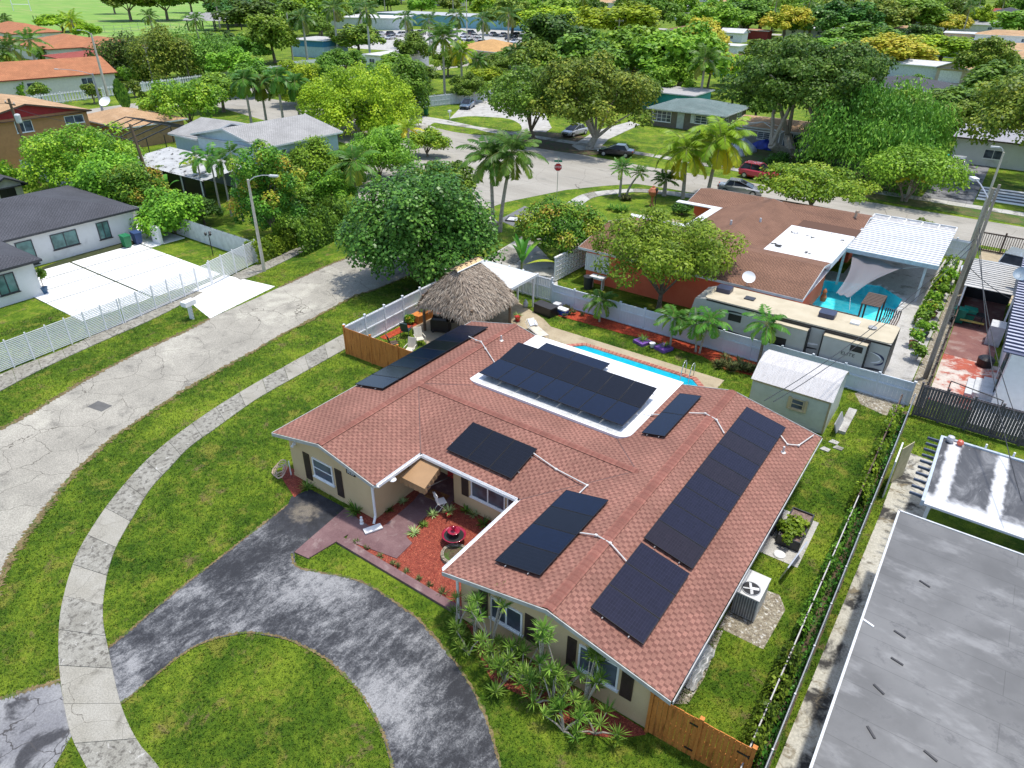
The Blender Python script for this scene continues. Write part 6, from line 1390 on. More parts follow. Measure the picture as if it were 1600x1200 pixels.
# ------------------------------------------------------------------ poles, wires and signs
def pole(label, x, y, h, mt, r=.14, name='utility_pole', arm=True, rz=0.0, tr=False, lean=(0, 0)):
    t = thing(name, label, 'utility pole', (x, y, 0), rz); MB().cyl((0, 0, 0), (lean[0], lean[1], h), r, r * .62, 10).build('shaft', mt, t)
    if arm:
        m = MB(); m.obox(lean[0], lean[1], h - .5, 2.2, .1, .12); m.build('crossarm', mt, t)
        for s in (-1, 0, 1): MB().lathe([(.03, 0), (.06, .05), (.05, .14), (.02, .18)], (lean[0] + s * .95, lean[1], h - .43), 8).build('insulator', M['ltgrey'], t)
    if tr: MB().lathe([(.25, 0), (.27, .1), (.27, .75), (.2, .85), (.02, .9)], (.4, -.1, h - 2.2), 14).build('transformer', M['ltgrey'], t)
    return t
def streetlight(label, x, y, h, mt, rz, r=.12, arm=1.8, amt=None):
    t = thing('street_lamp', label, 'street lamp', (x, y, 0), rz); MB().cyl((0, 0, 0), (0, 0, h), r, r * .6, 10).build('pole', mt, t)
    MB().tube([(0, 0, h - .15), (arm * .3, 0, h + .2), (arm * .65, 0, h + .36), (arm, 0, h + .38)], .035, 6).build('arm', amt or M['steel'], t)
    m = MB(); m.obox(arm + .25, 0, h + .36, .65, .24, .12); m.build('lamp_head', M['ltgrey'], t); return t
streetlight('tall concrete street lamp beside the curved road', -44.66, 30.4, 7.0, M['concpole'], rad(25), .14)
streetlight('very tall concrete street lamp behind the back street', -132.0, 65.2, 10.6, M['concpole'], rad(190), .24, 2.6)
streetlight('dark metal street lamp with a long arm over the brown house', -121.5, 58.6, 5.8, M['grey'], rad(200), .2, 6.5)
streetlight('pale street lamp pole on the right near the barred gate', -.96, 71.9, 7.7, M['concpole'], rad(-160), .13, .5)
pole('brown leaning utility pole with a transformer at the left', -83.7, 31.8, 8.6, M['brownpole'], .2, tr=True, lean=(-.6, 0))
pole('brown leaning utility pole in the mango trees', -68.6, 35.9, 7.3, M['brownpole'], .2, arm=False, lean=(-.7, -.3))
PU = pole('tall grey utility pole rising from the strip beside the red yard', -.45, 42.5, 11.0, M['pole'], .14, arm=False)
MB().tube([(0, 0, 10.4), (-.6, .8, 10.9), (-.9, 1.4, 11.0)], .03).build('lamp_arm', M['steel'], PU); MB().obox(-1.0, 1.6, 10.98, .3, .5, .14, rad(30)).build('lamp_head', M['offwhite'], PU)
pole('grey utility pole with a crossarm further along the street side', -.35, 58.0, 8.0, M['pole'], .14, arm=False)
for (px, py, h, lb) in ((980 + 23, 150, 9, 'utility pole with transformers among the crowns behind the ranch house'), (963, 95, 10, 'thin utility pole among the mango crowns at top centre'), (787, 20, 0, '')):
    if h: x, y = g(px, py); pole(lb, x, y, h, M['pole'], .16, arm=True, rz=.4)
for (bx, by, ty, lb) in ((458, 95, 20, 'white pole left of the first royal palm'), (730, 70, 0, 'tall white pole in front of the car park'), (570, 60, 5, 'thin pole beside the school car park'), (240, 132, 70, 'white pole above the picket fence'), (297, 128, 66, 'brown pole at the end of the picket fence')):
    x, y = g(bx, by); pole(lb, x, y, hgt(x, y, ty) if ty > 0 else 14, M['concpole'] if 'brown' not in lb else M['pole'], .2, arm=('brown' in lb or 'above' in lb))
def wire(label, a, b, sag=.5, r=.018):
    t = []
    for k in range(15):
        u = k / 14; t.append((a[0] + (b[0] - a[0]) * u, a[1] + (b[1] - a[1]) * u, a[2] + (b[2] - a[2]) * u - sag * 4 * u * (1 - u)))
    tag(MB().tube(t, r, 5).build('overhead_wire', M['dark']), label, 'wire')
wire('overhead wire from the tall grey pole down over the white patio roof', (-.45, 42.5, 9.0), (3.8, 26, 4.2), .8); wire('second overhead wire crossing the red painted yard', (-.45, 42.5, 8.6), (4.5, 27.5, 4.2), 1.0)
wire('service wire from the tall grey pole to the tan house', (-.45, 42.5, 8.4), (-6.0, 28.6, 3.4), .7); wire('service wire from the tall grey pole over the shed roof', (-.45, 42.5, 8.0), (-5.6, 28.6, 3.5), .7)
wire('upper wire between the two grey poles', (-.45, 42.5, 10.4), (-.35, 58, 7.8), .3); wire('lower wire between the two grey poles', (-.45, 42.5, 9.2), (-.35, 58, 7.0), .4)
wire('wire from the tall grey pole to the striped roof house', (-.45, 42.5, 7.0), (3.2, 48, 3.6), .3)
wire('wire from the leaning pole with transformer to the pole in the mango trees', (-84.2, 31.8, 7.8), (-69.2, 35.6, 7.0), .5); wire('wire along the left edge past the brown house', (-84.2, 31.8, 8.2), (-110, 20, 8.0), .6)
wire('wire between the pole in the mango trees and the blue house', (-69.2, 35.6, 7.0), (-62, 44, 5.2), .2)
# stop sign
t = thing('stop_sign', 'red stop sign with green street name plates at the crossing', 'road sign', (-37.95, 62.07, .0), rad(33)); MB().cyl((0, 0, 0), (0, 0, 3.7), .035).build('post', M['steel'], t)
m = MB(); R8 = .42; pts = [(R8 * math.cos(rad(22.5 + 45 * k)), R8 * math.sin(rad(22.5 + 45 * k))) for k in range(8)]
m.v += [(p[0], -.05, 2.95 + p[1]) for p in pts] + [(p[0], -.036, 2.95 + p[1]) for p in pts]; m.f += [tuple(range(8)), tuple(range(15, 7, -1))]; m.mi += [0, 0]
for k in range(8): m.f.append((k, (k + 1) % 8 + 0, (k + 1) % 8 + 8, k + 8)); m.mi.append(0)
so = m.build('sign_plate', M['white'], t); m = MB(); m.v += [(p[0] * .94, -.056, 2.95 + p[1] * .94) for p in pts]; m.f.append(tuple(range(8))); m.mi.append(0); m.build('sign_face', plain('sign_red', (.45, .01, .02), .4), t)
text(t, 'STOP', .3, (0, -.062, 2.95), (rad(90), 0, 0), M['white'], world=False)
GS = plain('sign_green', (.0, .20, .12), .4)
MB().obox(0, 0, 3.55, .8, .02, .2).build('name_plate', GS, t); MB().obox(0, 0, 3.8, .02, .7, .2).build('name_plate', GS, t)
t = thing('mailbox', 'dark mailbox on a wooden post beside the two coconut palms', 'letterbox', (-36.6, 46.6, 0), .4); MB().cyl((0, 0, 0), (0, 0, 1.1), .05).build('post', M['wood'], t); MB().box(-.14, -.25, 1.1, .14, .25, 1.38).build('box', M['dark'], t)
t = thing('mailbox', 'white letterbox across the crossing by the lawn', 'letterbox', (*g(703, 187), 0)); MB().cyl((0, 0, 0), (0, 0, 1.1), .06).build('post', M['white'], t); MB().box(-.16, -.28, 1.1, .16, .28, 1.4).build('box', M['white'], t)
bin_('dark green bin against the white board fence across the crossing', (*g(666, 180), 0), .3, GB)
bin_('green bin standing behind the white sport utility car', (-7.2, 104.6, .03), .2, TB); bin_('dark blue bin standing behind the white sport utility car', (-8.2, 104.9, .03), .2, BB)
t = thing('garden_lamp', 'black lantern post on the orange house lawn', 'lamp', (*g(1022, 334), 0)); MB().cyl((0, 0, 0), (0, 0, 2.1), .05).build('post', M['black'], t); MB().lathe([(.08, 2.1), (.16, 2.4), (.03, 2.55)], n=8).build('lantern', M['black'], t)
t = thing('clay_urn', 'terracotta urn ornament beside the lantern post', 'ornament', (*g(1018, 322), 0)); MB().lathe([(.2, 0), (.25, .1), (.1, .3), (.12, .9), (.4, 1.2), (.5, 1.5), (.3, 1.8), (.1, 1.9), (.14, 2.0)], n=16).build('urn', plain('terracotta2', (.40, .13, .06), .7), t)
# covered things and canopy frame beside the banyan
t = thing('canopy_frame', 'bare white canopy frame over covered goods beside the banyan', 'canopy', (*g(1185, 232), 0)); m = MB()
for (x, y) in ((-3, -2), (3, -2), (3, 2), (-3, 2)): m.cyl((x, y, 0), (x, y, 2.6), .06)
for a, b in (((-3, -2, 2.6), (3, -2, 2.6)), ((3, -2, 2.6), (3, 2, 2.6)), ((3, 2, 2.6), (-3, 2, 2.6)), ((-3, 2, 2.6), (-3, -2, 2.6)), ((-3, -2, 2.6), (0, 0, 3.4)), ((3, -2, 2.6), (0, 0, 3.4)), ((3, 2, 2.6), (0, 0, 3.4)), ((-3, 2, 2.6), (0, 0, 3.4))): m.cyl(a, b, .05)
m.build('frame', M['white'], t)
def lump(label, cx, cy, rx, ry, h, mt, seed):
    m = MB(); N = 14; r_ = random.Random(seed); ph = [r_.uniform(0, 6) for _ in range(6)]
    for j in range(7):
        f = j / 6
        for k in range(N):
            a = 2 * math.pi * k / N; q = math.cos(f * math.pi / 2) ** .6 * (1 + .14 * math.sin(3 * a + ph[0]) + .1 * math.sin(5 * a + ph[1] + f * 4)); m.v.append((cx + rx * q * math.cos(a), cy + ry * q * math.sin(a), h * f * (1 + .1 * math.sin(2 * a + ph[2]))))
    for j in range(6):
        for k in range(N): k2 = (k + 1) % N; m.f.append((j * N + k, j * N + k2, (j + 1) * N + k2, (j + 1) * N + k)); m.mi.append(0)
    m.f.append(tuple(6 * N + k for k in range(N))); m.mi.append(0)
    return tag(m.build('covered_pile', mt), label, 'covered pile')
x, y = g(1160, 236); lump('grey sheet covered pile under the canopy frame', x, y, 1.6, 1.2, 1.6, plain('silver_tarp', (.42, .46, .52), .5, var=.25, s=2), 1)
x, y = g(1195, 232); lump('blue tarpaulin covered pile next to the banyan trunk', x, y, 1.9, .9, 1.1, plain('blue_tarp', (.02, .05, .38), .45, var=.3, s=2), 2)
x, y = g(1148, 242); lump('white sheet covered pile beside the yellow palms', x, y, 1.2, 1.0, 1.2, plain('pale_tarp', (.5, .52, .56), .5, var=.25, s=2), 3)
t = thing('drain_grate', 'dark square drain grate set in the curved road', 'drain', (*g(156, 635), 0), rad(10)); MB().obox(0, 0, .012, 1.1, .65, .012).build('plate', plain('iron_plate', (.10, .095, .085), .6), t)
t = thing('basketball_hoop', 'fallen portable hoop lying on the grey driveway by the crossing', 'hoop', (*g(808, 344), .03), rad(20)); MB().box(-.9, -.6, .02, .9, .6, .06).build('backboard', M['ltgrey'], t); MB().tube([(.9, 0, .06), (2.0, .4, .06)], .06).build('pole', M['charcoal'], t)
m = MB()
for a, b in (((-.95, -.65), (.95, -.65)), ((.95, -.65), (.95, .65)), ((.95, .65), (-.95, .65)), ((-.95, .65), (-.95, -.65))): m.cyl((a[0], a[1], .06), (b[0], b[1], .06), .07)
m.build('frame', M['charcoal'], t)
# ------------------------------------------------------------------ plants
LM = {
 'seagrape': leafm('sea_grape_leaf', [(.022, .052, .009), (.045, .10, .014), (.085, .165, .022), (.16, .25, .045)], .2, .35),
 'mango': leafm('mango_leaf', [(.025, .07, .008), (.05, .13, .012), (.10, .21, .018), (.20, .26, .02), (.32, .16, .03)], .22, .42, .015),
 'mangoy': leafm('mango_new_leaf', [(.04, .11, .008), (.10, .21, .012), (.19, .31, .018), (.30, .38, .03)], .25, .42, .015),
 'dark': leafm('dark_leaf', [(.014, .038, .006), (.032, .078, .010), (.06, .13, .014), (.10, .19, .02)], .18, .45),
 'green': leafm('green_leaf', [(.030, .072, .008), (.070, .135, .012), (.115, .20, .018), (.18, .27, .03)], .25, .45, .02),
 'bright': leafm('bright_leaf', [(.05, .115, .010), (.10, .19, .014), (.165, .28, .02), (.25, .36, .03)], .28, .45, .02),
 'banyan': leafm('banyan_leaf', [(.018, .058, .008), (.042, .112, .012), (.078, .165, .018), (.13, .235, .03)], .22, .45),
 'willow': leafm('willow_leaf', [(.035, .08, .010), (.075, .145, .015), (.125, .21, .02), (.20, .28, .03)], .22, .5),
 'lime': leafm('lime_leaf', [(.08, .15, .008), (.15, .25, .010), (.25, .36, .015), (.36, .42, .02)], .28, .5, .015),
 'olive': leafm('olive_leaf', [(.035, .07, .008), (.08, .135, .012), (.15, .205, .02), (.26, .28, .03)], .2, .5, .015),
 'gold': leafm('golden_leaf', [(.12, .17, .012), (.24, .26, .015), (.38, .33, .03), (.48, .34, .05)], .25, .5, .012),
 'coco': leafm('coconut_frond', [(.035, .09, .012), (.07, .15, .018), (.13, .22, .025), (.30, .27, .03)], .3, .4, .01),
 'cocoy': leafm('golden_coconut_frond', [(.09, .19, .012), (.20, .30, .015), (.45, .42, .02), (.65, .42, .02)], .35, .4, .008),
 'royal': leafm('royal_palm_frond', [(.025, .07, .012), (.05, .12, .018), (.10, .19, .025), (.22, .20, .05)], .25, .4, .01),
 'palmg': leafm('garden_palm_frond', [(.03, .09, .012), (.06, .16, .02), (.12, .25, .03), (.26, .34, .04)], .3, .4, .01),
 'banana': leafm('banana_leaf', [(.03, .12, .012), (.06, .20, .02), (.11, .28, .03), (.30, .32, .04)], .3, .4, .01),
 'drac': leafm('dracaena_leaf', [(.035, .085, .012), (.08, .16, .022), (.14, .24, .035), (.26, .34, .07)], .2, .4, .01),
 'brom': leafm('dark_rosette_leaf', [(.03, .035, .012), (.07, .06, .02), (.06, .10, .03), (.16, .16, .06)], .15, .45, .01),
 'spider': leafm('spider_plant_leaf', [(.10, .17, .04), (.22, .30, .10), (.40, .44, .22)], .2, .45, .01),
}
def leaves(P, D, S, L, Wd, v, name, mat, fold=0.0):
    n = len(P); V = np.empty((n, 4, 3)); L = L[:, None]; Wd = Wd[:, None]
    V[:, 0] = P; V[:, 1] = P + D * L * .45 + S * Wd; V[:, 2] = P + D * L; V[:, 3] = P + D * L * .45 - S * Wd
    return mesh_np(name, V.reshape(-1, 3), np.arange(n * 4).reshape(n, 4), mat, v)
def unit(a): return a / (np.linalg.norm(a, axis=-1, keepdims=True) + 1e-9)
def crown_mesh(seed, rx, rz, kind, n, leaf, nc=34, style='round', flat=1.0, ry=None, asp=.42, low=-.35, cl=(.26, .42)):
    'leaves gathered in clumps through the volume of the crown, centred at its middle'
    r = np.random.default_rng(seed); ry = ry or rx
    c = unit(r.normal(size=(nc * 4, 3))); c = c[c[:, 2] > low][:nc]; rad_ = r.uniform(.45, .86, len(c)); inner = r.random(len(c)) < .15; rad_[inner] *= .5
    C = c * rad_[:, None] * np.array([rx, ry, rz]); cr = r.uniform(*cl, len(c)) * (rx + ry) / 2; cv = r.random(len(c))
    k = r.choice(len(c), n, p=cr ** 2 / (cr ** 2).sum()); d = unit(r.normal(size=(n, 3)) + c[k] * .55 + np.array([0, 0, .25]))
    n = len(k); P = C[k] + d * (cr[k] * r.uniform(.6, 1.12, n))[:, None] * np.array([1, 1, min(1.0, .5 + rz / rx * .45) * flat])
    if style == 'weep':
        hang = r.random(n) ** 1.4 * rz * .75; P[:, 2] -= hang * (np.linalg.norm(P[:, :2], axis=1) / rx) ; D = unit(np.c_[r.normal(0, .22, (n, 2)), -np.ones(n)]); nrm = unit(r.normal(size=(n, 3)) + np.c_[P[:, :2] / rx, np.full(n, .3)] * 1.4)
    else:
        nrm = unit(d * .8 + np.array([0, 0, .55]) + r.normal(size=(n, 3)) * .42); D = unit(r.normal(size=(n, 3)) + np.array([0, 0, -.35]))
    S = unit(np.cross(nrm, D)); D = unit(np.cross(S, nrm))
    L = leaf * r.uniform(.7, 1.35, n); v = np.clip(.45 * cv[k] + .55 * r.random(n), 0, 1)
    if style == 'tips': tip = r.random(len(c)) < .3; v = np.where(tip[k], v * .45 + .55, v * .72)
    return leaves(P, D, S, L, L * asp, v, 'crown', LM[kind]), C
def trunk_mesh(seed, h, r0, targets, zc, mat, nl=7, multi=1, base=.35):
    rr = random.Random(seed); m = MB(); T = sorted(targets.tolist(), key=lambda p: rr.random())[:nl]
    for q in range(multi):
        ox, oy = (0, 0) if multi == 1 else (r0 * 1.6 * math.cos(q * 6.28 / multi), r0 * 1.6 * math.sin(q * 6.28 / multi))
        kx, ky = (rr.uniform(-.3, .3) * r0 * 3, rr.uniform(-.3, .3) * r0 * 3) if multi == 1 else (ox * 2.5, oy * 2.5); zb = h * base
        m.cyl((ox, oy, 0), (ox * .9, oy * .9, .3), r0 * 1.35, r0, 9); m.tube([(ox * .9, oy * .9, .3), (ox + kx * .5, oy + ky * .5, zb * .6), (ox + kx, oy + ky, zb)], r0, 9, r0 * .8)
        for p in T[q::multi]:
            e = (p[0] * .82, p[1] * .82, zc + p[2] * .8); mid = (e[0] * .45 + kx, e[1] * .45 + ky, zb + (e[2] - zb) * .55)
            m.tube([(ox + kx, oy + ky, zb - .1), mid, e], r0 * .5, 6, r0 * .12)
    return m
CR = {}
TREES_N = [0]
def tree(label, x, y, h, r, kind, n=3200, leaf=.34, style='round', name='tree', cat='tree', bark=None, tr=None, low=.28, group=None, seed=None, multi=1, flat=1.0, nc=34, asp=.42, cl=(.26, .42), proto=None):
    'low: height of the crown base as a share of the height'
    TREES_N[0] += 1; seed = seed or TREES_N[0]
    t = thing(name, label, cat, (x, y, 0), 0 if not proto else random.Random(TREES_N[0]).uniform(0, 6.28), group)
    leaf *= .82; n = int(n * 1.4)
    zl = h * low; rz = (h - zl) / 2 / .98; zc = zl + rz
    if proto:
        key = (proto, kind, style)
        if key not in CR:
            me, C = crown_mesh(seed, 4.0, 3.0, kind, n, leaf, nc, style, flat, asp=asp, cl=cl)
            tm = trunk_mesh(seed, 8.0, .22, C, 5.0, None, 5, 1, .3); o = tm.build('trunk', bark or M['bark'], t); CR[key] = (me, o.data); bpy.data.objects.remove(o)
        me, tme = CR[key]; addmesh('crown', me, t, (0, 0, zc), 0, (r / 4.0, r / 4.0, rz / 3.0)); addmesh('trunk', tme, t, (0, 0, 0), 0, (r / 4.0, r / 4.0, h / 8.0)); return t
    r *= 1.06; me, C = crown_mesh(seed, r, rz, kind, int(n * 1.35), leaf, int(nc * 1.1), style, flat, asp=asp, cl=cl)
    co = np.empty(len(me.vertices) * 3, np.float32); me.vertices.foreach_get('co', co); co[2::3] = np.maximum(co[2::3], .15 - zc); me.vertices.foreach_set('co', co); me.update(); addmesh('crown', me, t, (0, 0, zc))
    trunk_mesh(seed, h, tr or max(.12, h * .026), C, zc, None, 8, multi, max(.12, low * .8)).build('trunk', bark or M['bark'], t); return t
def ptree(label, bx, by, ty, hw, kind, **kw):
    'base pixel, top row and half width in pixels of the photograph'
    x, y = g(bx, by); h = hgt(x, y, ty) if kw.get('h') is None else kw.pop('h'); d = math.sqrt(x * x + y * y + 350); kw.pop('h', None)
    return tree(label, x, y, h, hw * d / FPX, kind, **kw)
def frond(arr, az, e0, L, droop, nl, ll, lw, v, rs, base=(0, 0, 0), hang=.5, fwd=.8, start=.12, twist=0.0):
    'one arching feather leaf; arr collects P, D, S, L, W, v and the spine points'
    pos = np.array(base, float); el = e0; st = L / nl; sp = [tuple(pos)]
    for i in range(nl):
        f = i / nl; d = np.array([math.cos(az) * math.cos(el), math.sin(az) * math.cos(el), math.sin(el)]); pos = pos + d * st; el -= droop / nl * (.4 + 1.2 * f); sp.append(tuple(pos))
        if f < start: continue
        side = np.array([-math.sin(az), math.cos(az), 0.0]); up = np.cross(d, side) * -1
        ln = ll * (math.sin(math.pi * min(1, .12 + f * .9)) ** .6) * rs.uniform(.85, 1.1)
        for s in (-1, 1):
            q = side * s + d * fwd + np.array([0, 0, -hang * rs.uniform(.6, 1.4)]); q /= np.linalg.norm(q); w = np.cross(q, up if abs(q.dot(up)) < .9 else d); w = np.cross(q, w); w /= np.linalg.norm(w) + 1e-9
            w = d - q * d.dot(q); w /= np.linalg.norm(w) + 1e-9
            arr.append((pos, q, w, ln, lw, min(1, max(0, v + rs.uniform(-.12, .12)))))
    return sp
def palm_crown(seed, nf, L, ll, lw, kind, emax=80, emin=-30, droop=1.3, nl=20, hang=.5, vold=.9, fwd=.8, shaft=None):
    rs = random.Random(seed); arr = []; M_ = MB()
    for k in range(nf):
        f = k / max(1, nf - 1); az = k * 2.39996 + rs.uniform(-.2, .2); e0 = rad(emax + (emin - emax) * f); v = .25 + rs.uniform(-.15, .15) + (vold - .25) * max(0, f - .55) / .45
        sp = frond(arr, az, e0, L * rs.uniform(.85, 1.08) * (.8 + .2 * math.sin(math.pi * f)), droop * rs.uniform(.8, 1.2), nl, ll, lw, v, rs, hang=hang, fwd=fwd)
        M_.tube(sp[::4] + [sp[-1]], .03 * L / 3, 4, .008)
    P, D, S, Ln, Wd, v = (np.array([a[i] for a in arr]) for i in range(6))
    return leaves(P, D, S, Ln, Wd, v, 'crown', LM[kind]), M_
RIB = plain('frond_rib', (.20, .22, .05), .5)
PC = {}
def palm(label, x, y, h, kind='coco', L=3.0, nf=20, lean=(0, 0), r0=.14, cls='coconut_palm', cat='palm tree', bark=None, ll=.75, lw=.035, emax=80, emin=-35, droop=1.4, hang=.6, nl=22, key=None, shaft=False, group=None, vold=.9, trunks=None, rz=0.0):
    TREES_N[0] += 1; t = thing(cls, label, cat, (x, y, 0), rz, group); key = key or (kind, L, nf, cls, TREES_N[0] % 3)
    if key not in PC:
        me, ribs = palm_crown(TREES_N[0], nf, L, ll, lw, kind, emax, emin, droop, nl, hang, vold); ro = ribs.build('frond_ribs', RIB, t); PC[key] = (me, ro.data); bpy.data.objects.remove(ro)
    for (dx, dy, hh, lx, ly) in (trunks or [(0, 0, h, lean[0], lean[1])]):
        addmesh('crown', PC[key][0], t, (dx + lx, dy + ly, hh), dx * 2.0); addmesh('frond_ribs', PC[key][1], t, (dx + lx, dy + ly, hh), dx * 2.0)
        m = MB(); pts = [(dx + lx * (k / 5) ** 1.5, dy + ly * (k / 5) ** 1.5, hh * k / 5) for k in range(6)]; m.cyl((dx, dy, 0), pts[0], r0 * 1.6); m.tube(pts, r0 * 1.25, 9, r0 * .8); m.build('trunk', bark or M['palebark'], t)
        if shaft: m = MB(); m.cyl((dx + lx, dy + ly, hh - 1.2 * L / 3), (dx + lx, dy + ly, hh + .05), r0 * .85, r0 * .5, 9); m.build('crownshaft', LM['royal'] if False else plain('crownshaft_green', (.12, .2, .05), .4), t)
    return t
def ppalm(label, bx, by, ty, **kw):
    kw['lw'] = kw.get('lw', .035) * 1.45; kw.setdefault('nl', 24); x, y = g(bx, by); h = hgt(x, y, ty); return palm(label, x, y, h - kw.get('L', 3) * .35, **kw)
# ---- hero trees
x, y = -33.7, 36.6
tree('large glossy sea grape tree overhanging the curved road', x, y, 8.3, 5.6, 'seagrape', n=17000, leaf=.27, nc=120, low=-.2, asp=.5, cl=(.16, .27), name='sea_grape_tree', multi=3)
tree('mango tree with pale leaf rosettes leaning over the vinyl fence and camper', -17.1, 42.2, 6.6, 4.9, 'bright', n=9000, leaf=.32, nc=80, low=.22, asp=.22, cl=(.13, .22), name='mango_tree')
tree('round mango tree with reddish tips between the sidewalk and orange house', -27.6, 46.2, 4.9, 3.9, 'mango', n=9500, leaf=.28, nc=70, low=.02, style='tips', asp=.26, cl=(.14, .24), name='mango_tree')
ptree('large street tree with drooping olive crown behind the black sedan', 922, 232, 85, 88, 'olive', n=9500, leaf=.42, style='round', nc=100, low=.08, name='street_tree', bark=M['palebark'], tr=.5, cl=(.13, .22), seed=41)
ptree('street tree left of the drooping one, on bare soil', 833, 217, 112, 76, 'green', n=7500, leaf=.42, nc=80, low=.16, name='street_tree', tr=.32, cl=(.14, .24), seed=42)
ptree('dark banyan with pale spreading limbs, the biggest crown on the right', 1238, 245, 50, 116, 'banyan', n=20000, leaf=.42, nc=150, low=.16, name='banyan_tree', bark=M['palebark'], tr=.7, multi=3, cl=(.11, .2), flat=.7, seed=43)
ptree('weeping dark green tree right of the banyan', 1355, 275, 135, 98, 'willow', n=19000, leaf=.5, style='weep', nc=80, low=-.05, name='weeping_tree', asp=.2, cl=(.16, .28), seed=44)
ptree('small bright tree with a palm at its foot by the right hand drive', 1412, 315, 240, 55, 'bright', n=4200, leaf=.30, nc=44, low=.38, name='street_tree', multi=2, seed=45)
ptree('dark overhanging tree at the right edge behind the pale lamp pole', 1610, 300, 100, 105, 'olive', n=9500, leaf=.42, nc=90, low=.12, name='street_tree', tr=.4, cl=(.13, .22), seed=46)
tree('flat topped yellow green tree behind the brown roof', -14.2, 68.2, 5.2, 4.9, 'mangoy', n=4800, leaf=.30, nc=50, low=.42, flat=.5, name='poinciana_tree', cl=(.18, .3), seed=47)
tree('small round bush behind the ribbed patio roof', -5.0, 67.6, 2.4, 1.3, 'green', n=900, leaf=.26, nc=14, low=.05, name='shrub', cat='shrub')
ptree('round yellow green mango crown behind the charcoal roof', 150, 300, 188, 80, 'mangoy', n=10500, leaf=.34, nc=110, low=-.25, name='mango_tree', asp=.3, cl=(.11, .19), seed=48)
ptree('tall mango tree with orange tips in front of the blue house', 430, 372, 210, 53, 'mango', n=9000, leaf=.28, nc=90, low=-.25, style='tips', name='mango_tree', asp=.28, cl=(.14, .24), seed=49)
ptree('leafy bright tree between the banana clump and the corrugated fence', 185, 325, 240, 50, 'bright', n=4500, leaf=.34, nc=50, low=-.25, name='tree', seed=50)
ptree('mango tree with orange new leaves beside the leaning pole', 222, 335, 250, 36, 'mango', n=4200, leaf=.30, nc=46, low=-.25, style='tips', name='mango_tree', asp=.28, seed=51)
ptree('green bush tree hanging over the corrugated fence', 275, 365, 300, 42, 'bright', n=4500, leaf=.28, nc=40, low=-.25, name='tree', seed=52)
ptree('yellow and green spreading tree beside the back street', 300, 208, 128, 56, 'mangoy', n=5000, leaf=.40, nc=70, low=.22, name='tree', cl=(.15, .25), seed=53)
ptree('broad golden green tree at the far end of the blue house', 565, 205, 97, 92, 'lime', n=15000, leaf=.36, nc=150, low=-.35, name='tree', cl=(.10, .18), seed=54)
ptree('golden tree left of the broad golden green one', 470, 165, 92, 44, 'lime', n=6000, leaf=.40, nc=70, low=-.2, name='tree', cl=(.13, .22), seed=55)
ptree('dark tall tree beside the white board fence', 640, 180, 92, 30, 'green', n=3500, leaf=.42, nc=36, low=-.25, name='tree', seed=56)
ptree('feathery green tree by the blue house corner', 495, 300, 220, 38, 'bright', n=4200, leaf=.28, nc=40, low=-.25, name='tree', seed=57)
ptree('pale green tree between the blue house and the sea grape', 595, 285, 200, 62, 'bright', n=7500, leaf=.30, nc=90, low=-.25, name='tree', seed=58, asp=.3, cl=(.13, .22))
ptree('dark layered tree right behind the sea grape', 690, 330, 245, 56, 'green', n=6500, leaf=.32, nc=70, low=-.25, name='tree', seed=59, flat=.6, cl=(.14, .24))
ptree('light green young tree beside the short yellow palm', 668, 245, 205, 28, 'mangoy', n=2200, leaf=.32, nc=24, low=.1, name='tree', seed=60)
ptree('dense tree behind the tall lamp at the left, first of three', 205, 122, 52, 36, 'dark', n=4000, leaf=.5, nc=50, low=-.25, name='tree', seed=61)
ptree('olive tree between two dark ones above the picket fence', 262, 128, 45, 36, 'olive', n=4500, leaf=.5, nc=50, low=-.25, name='tree', seed=62)
ptree('dark tree right of the olive one above the picket fence', 322, 120, 50, 46, 'green', n=4500, leaf=.5, nc=50, low=-.25, name='tree', seed=63)
ptree('light green shrub before the white picket fence', 212, 128, 106, 22, 'bright', n=1500, leaf=.4, nc=20, low=.02, name='shrub', cat='shrub', seed=64)
for i, (bx, by, ty, hw, lb) in enumerate(((148, 162, 130, 11, 'round topiary shrub below the tall concrete lamp'), (212, 152, 125, 10, 'round topiary shrub right of the cypress'), (65, 158, 130, 12, 'round shrub at the near end of the picket fence'))):
    ptree(lb, bx, by, ty, hw, 'olive', n=700, leaf=.35, nc=14, low=.02, name='shrub', cat='shrub', seed=70 + i)
def cypress(label, bx, by, ty, lean):
    x, y = g(bx, by); h = hgt(x, y, ty); r = np.random.default_rng(int(bx)); n = 1500; z = r.random(n); a = r.uniform(0, 6.28, n); R_ = (.95 * np.sin(np.pi * np.clip(z * .86 + .12, 0, 1)) ** .8) * r.uniform(.75, 1.05, n)
    P = np.c_[R_ * np.cos(a) + lean * z, R_ * np.sin(a), z * h]; nrm = unit(np.c_[np.cos(a), np.sin(a), np.full(n, .3)] + r.normal(0, .3, (n, 3))); D = unit(np.c_[r.normal(0, .2, (n, 2)), np.ones(n)]); S = unit(np.cross(nrm, D))
    t = thing('cypress', label, 'tree', (x, y, 0)); addmesh('crown', leaves(P, D, S, np.full(n, .7), np.full(n, .18), r.random(n), 'crown', LM['green']), t); MB().cyl((0, 0, 0), (0, 0, 1.0), .14).build('trunk', M['bark'], t)
cypress('slim cypress on the verge of the back street, left one', 198, 170, 130, -1.0); cypress('slim cypress on the verge of the back street, right one', 235, 187, 150, -.8)
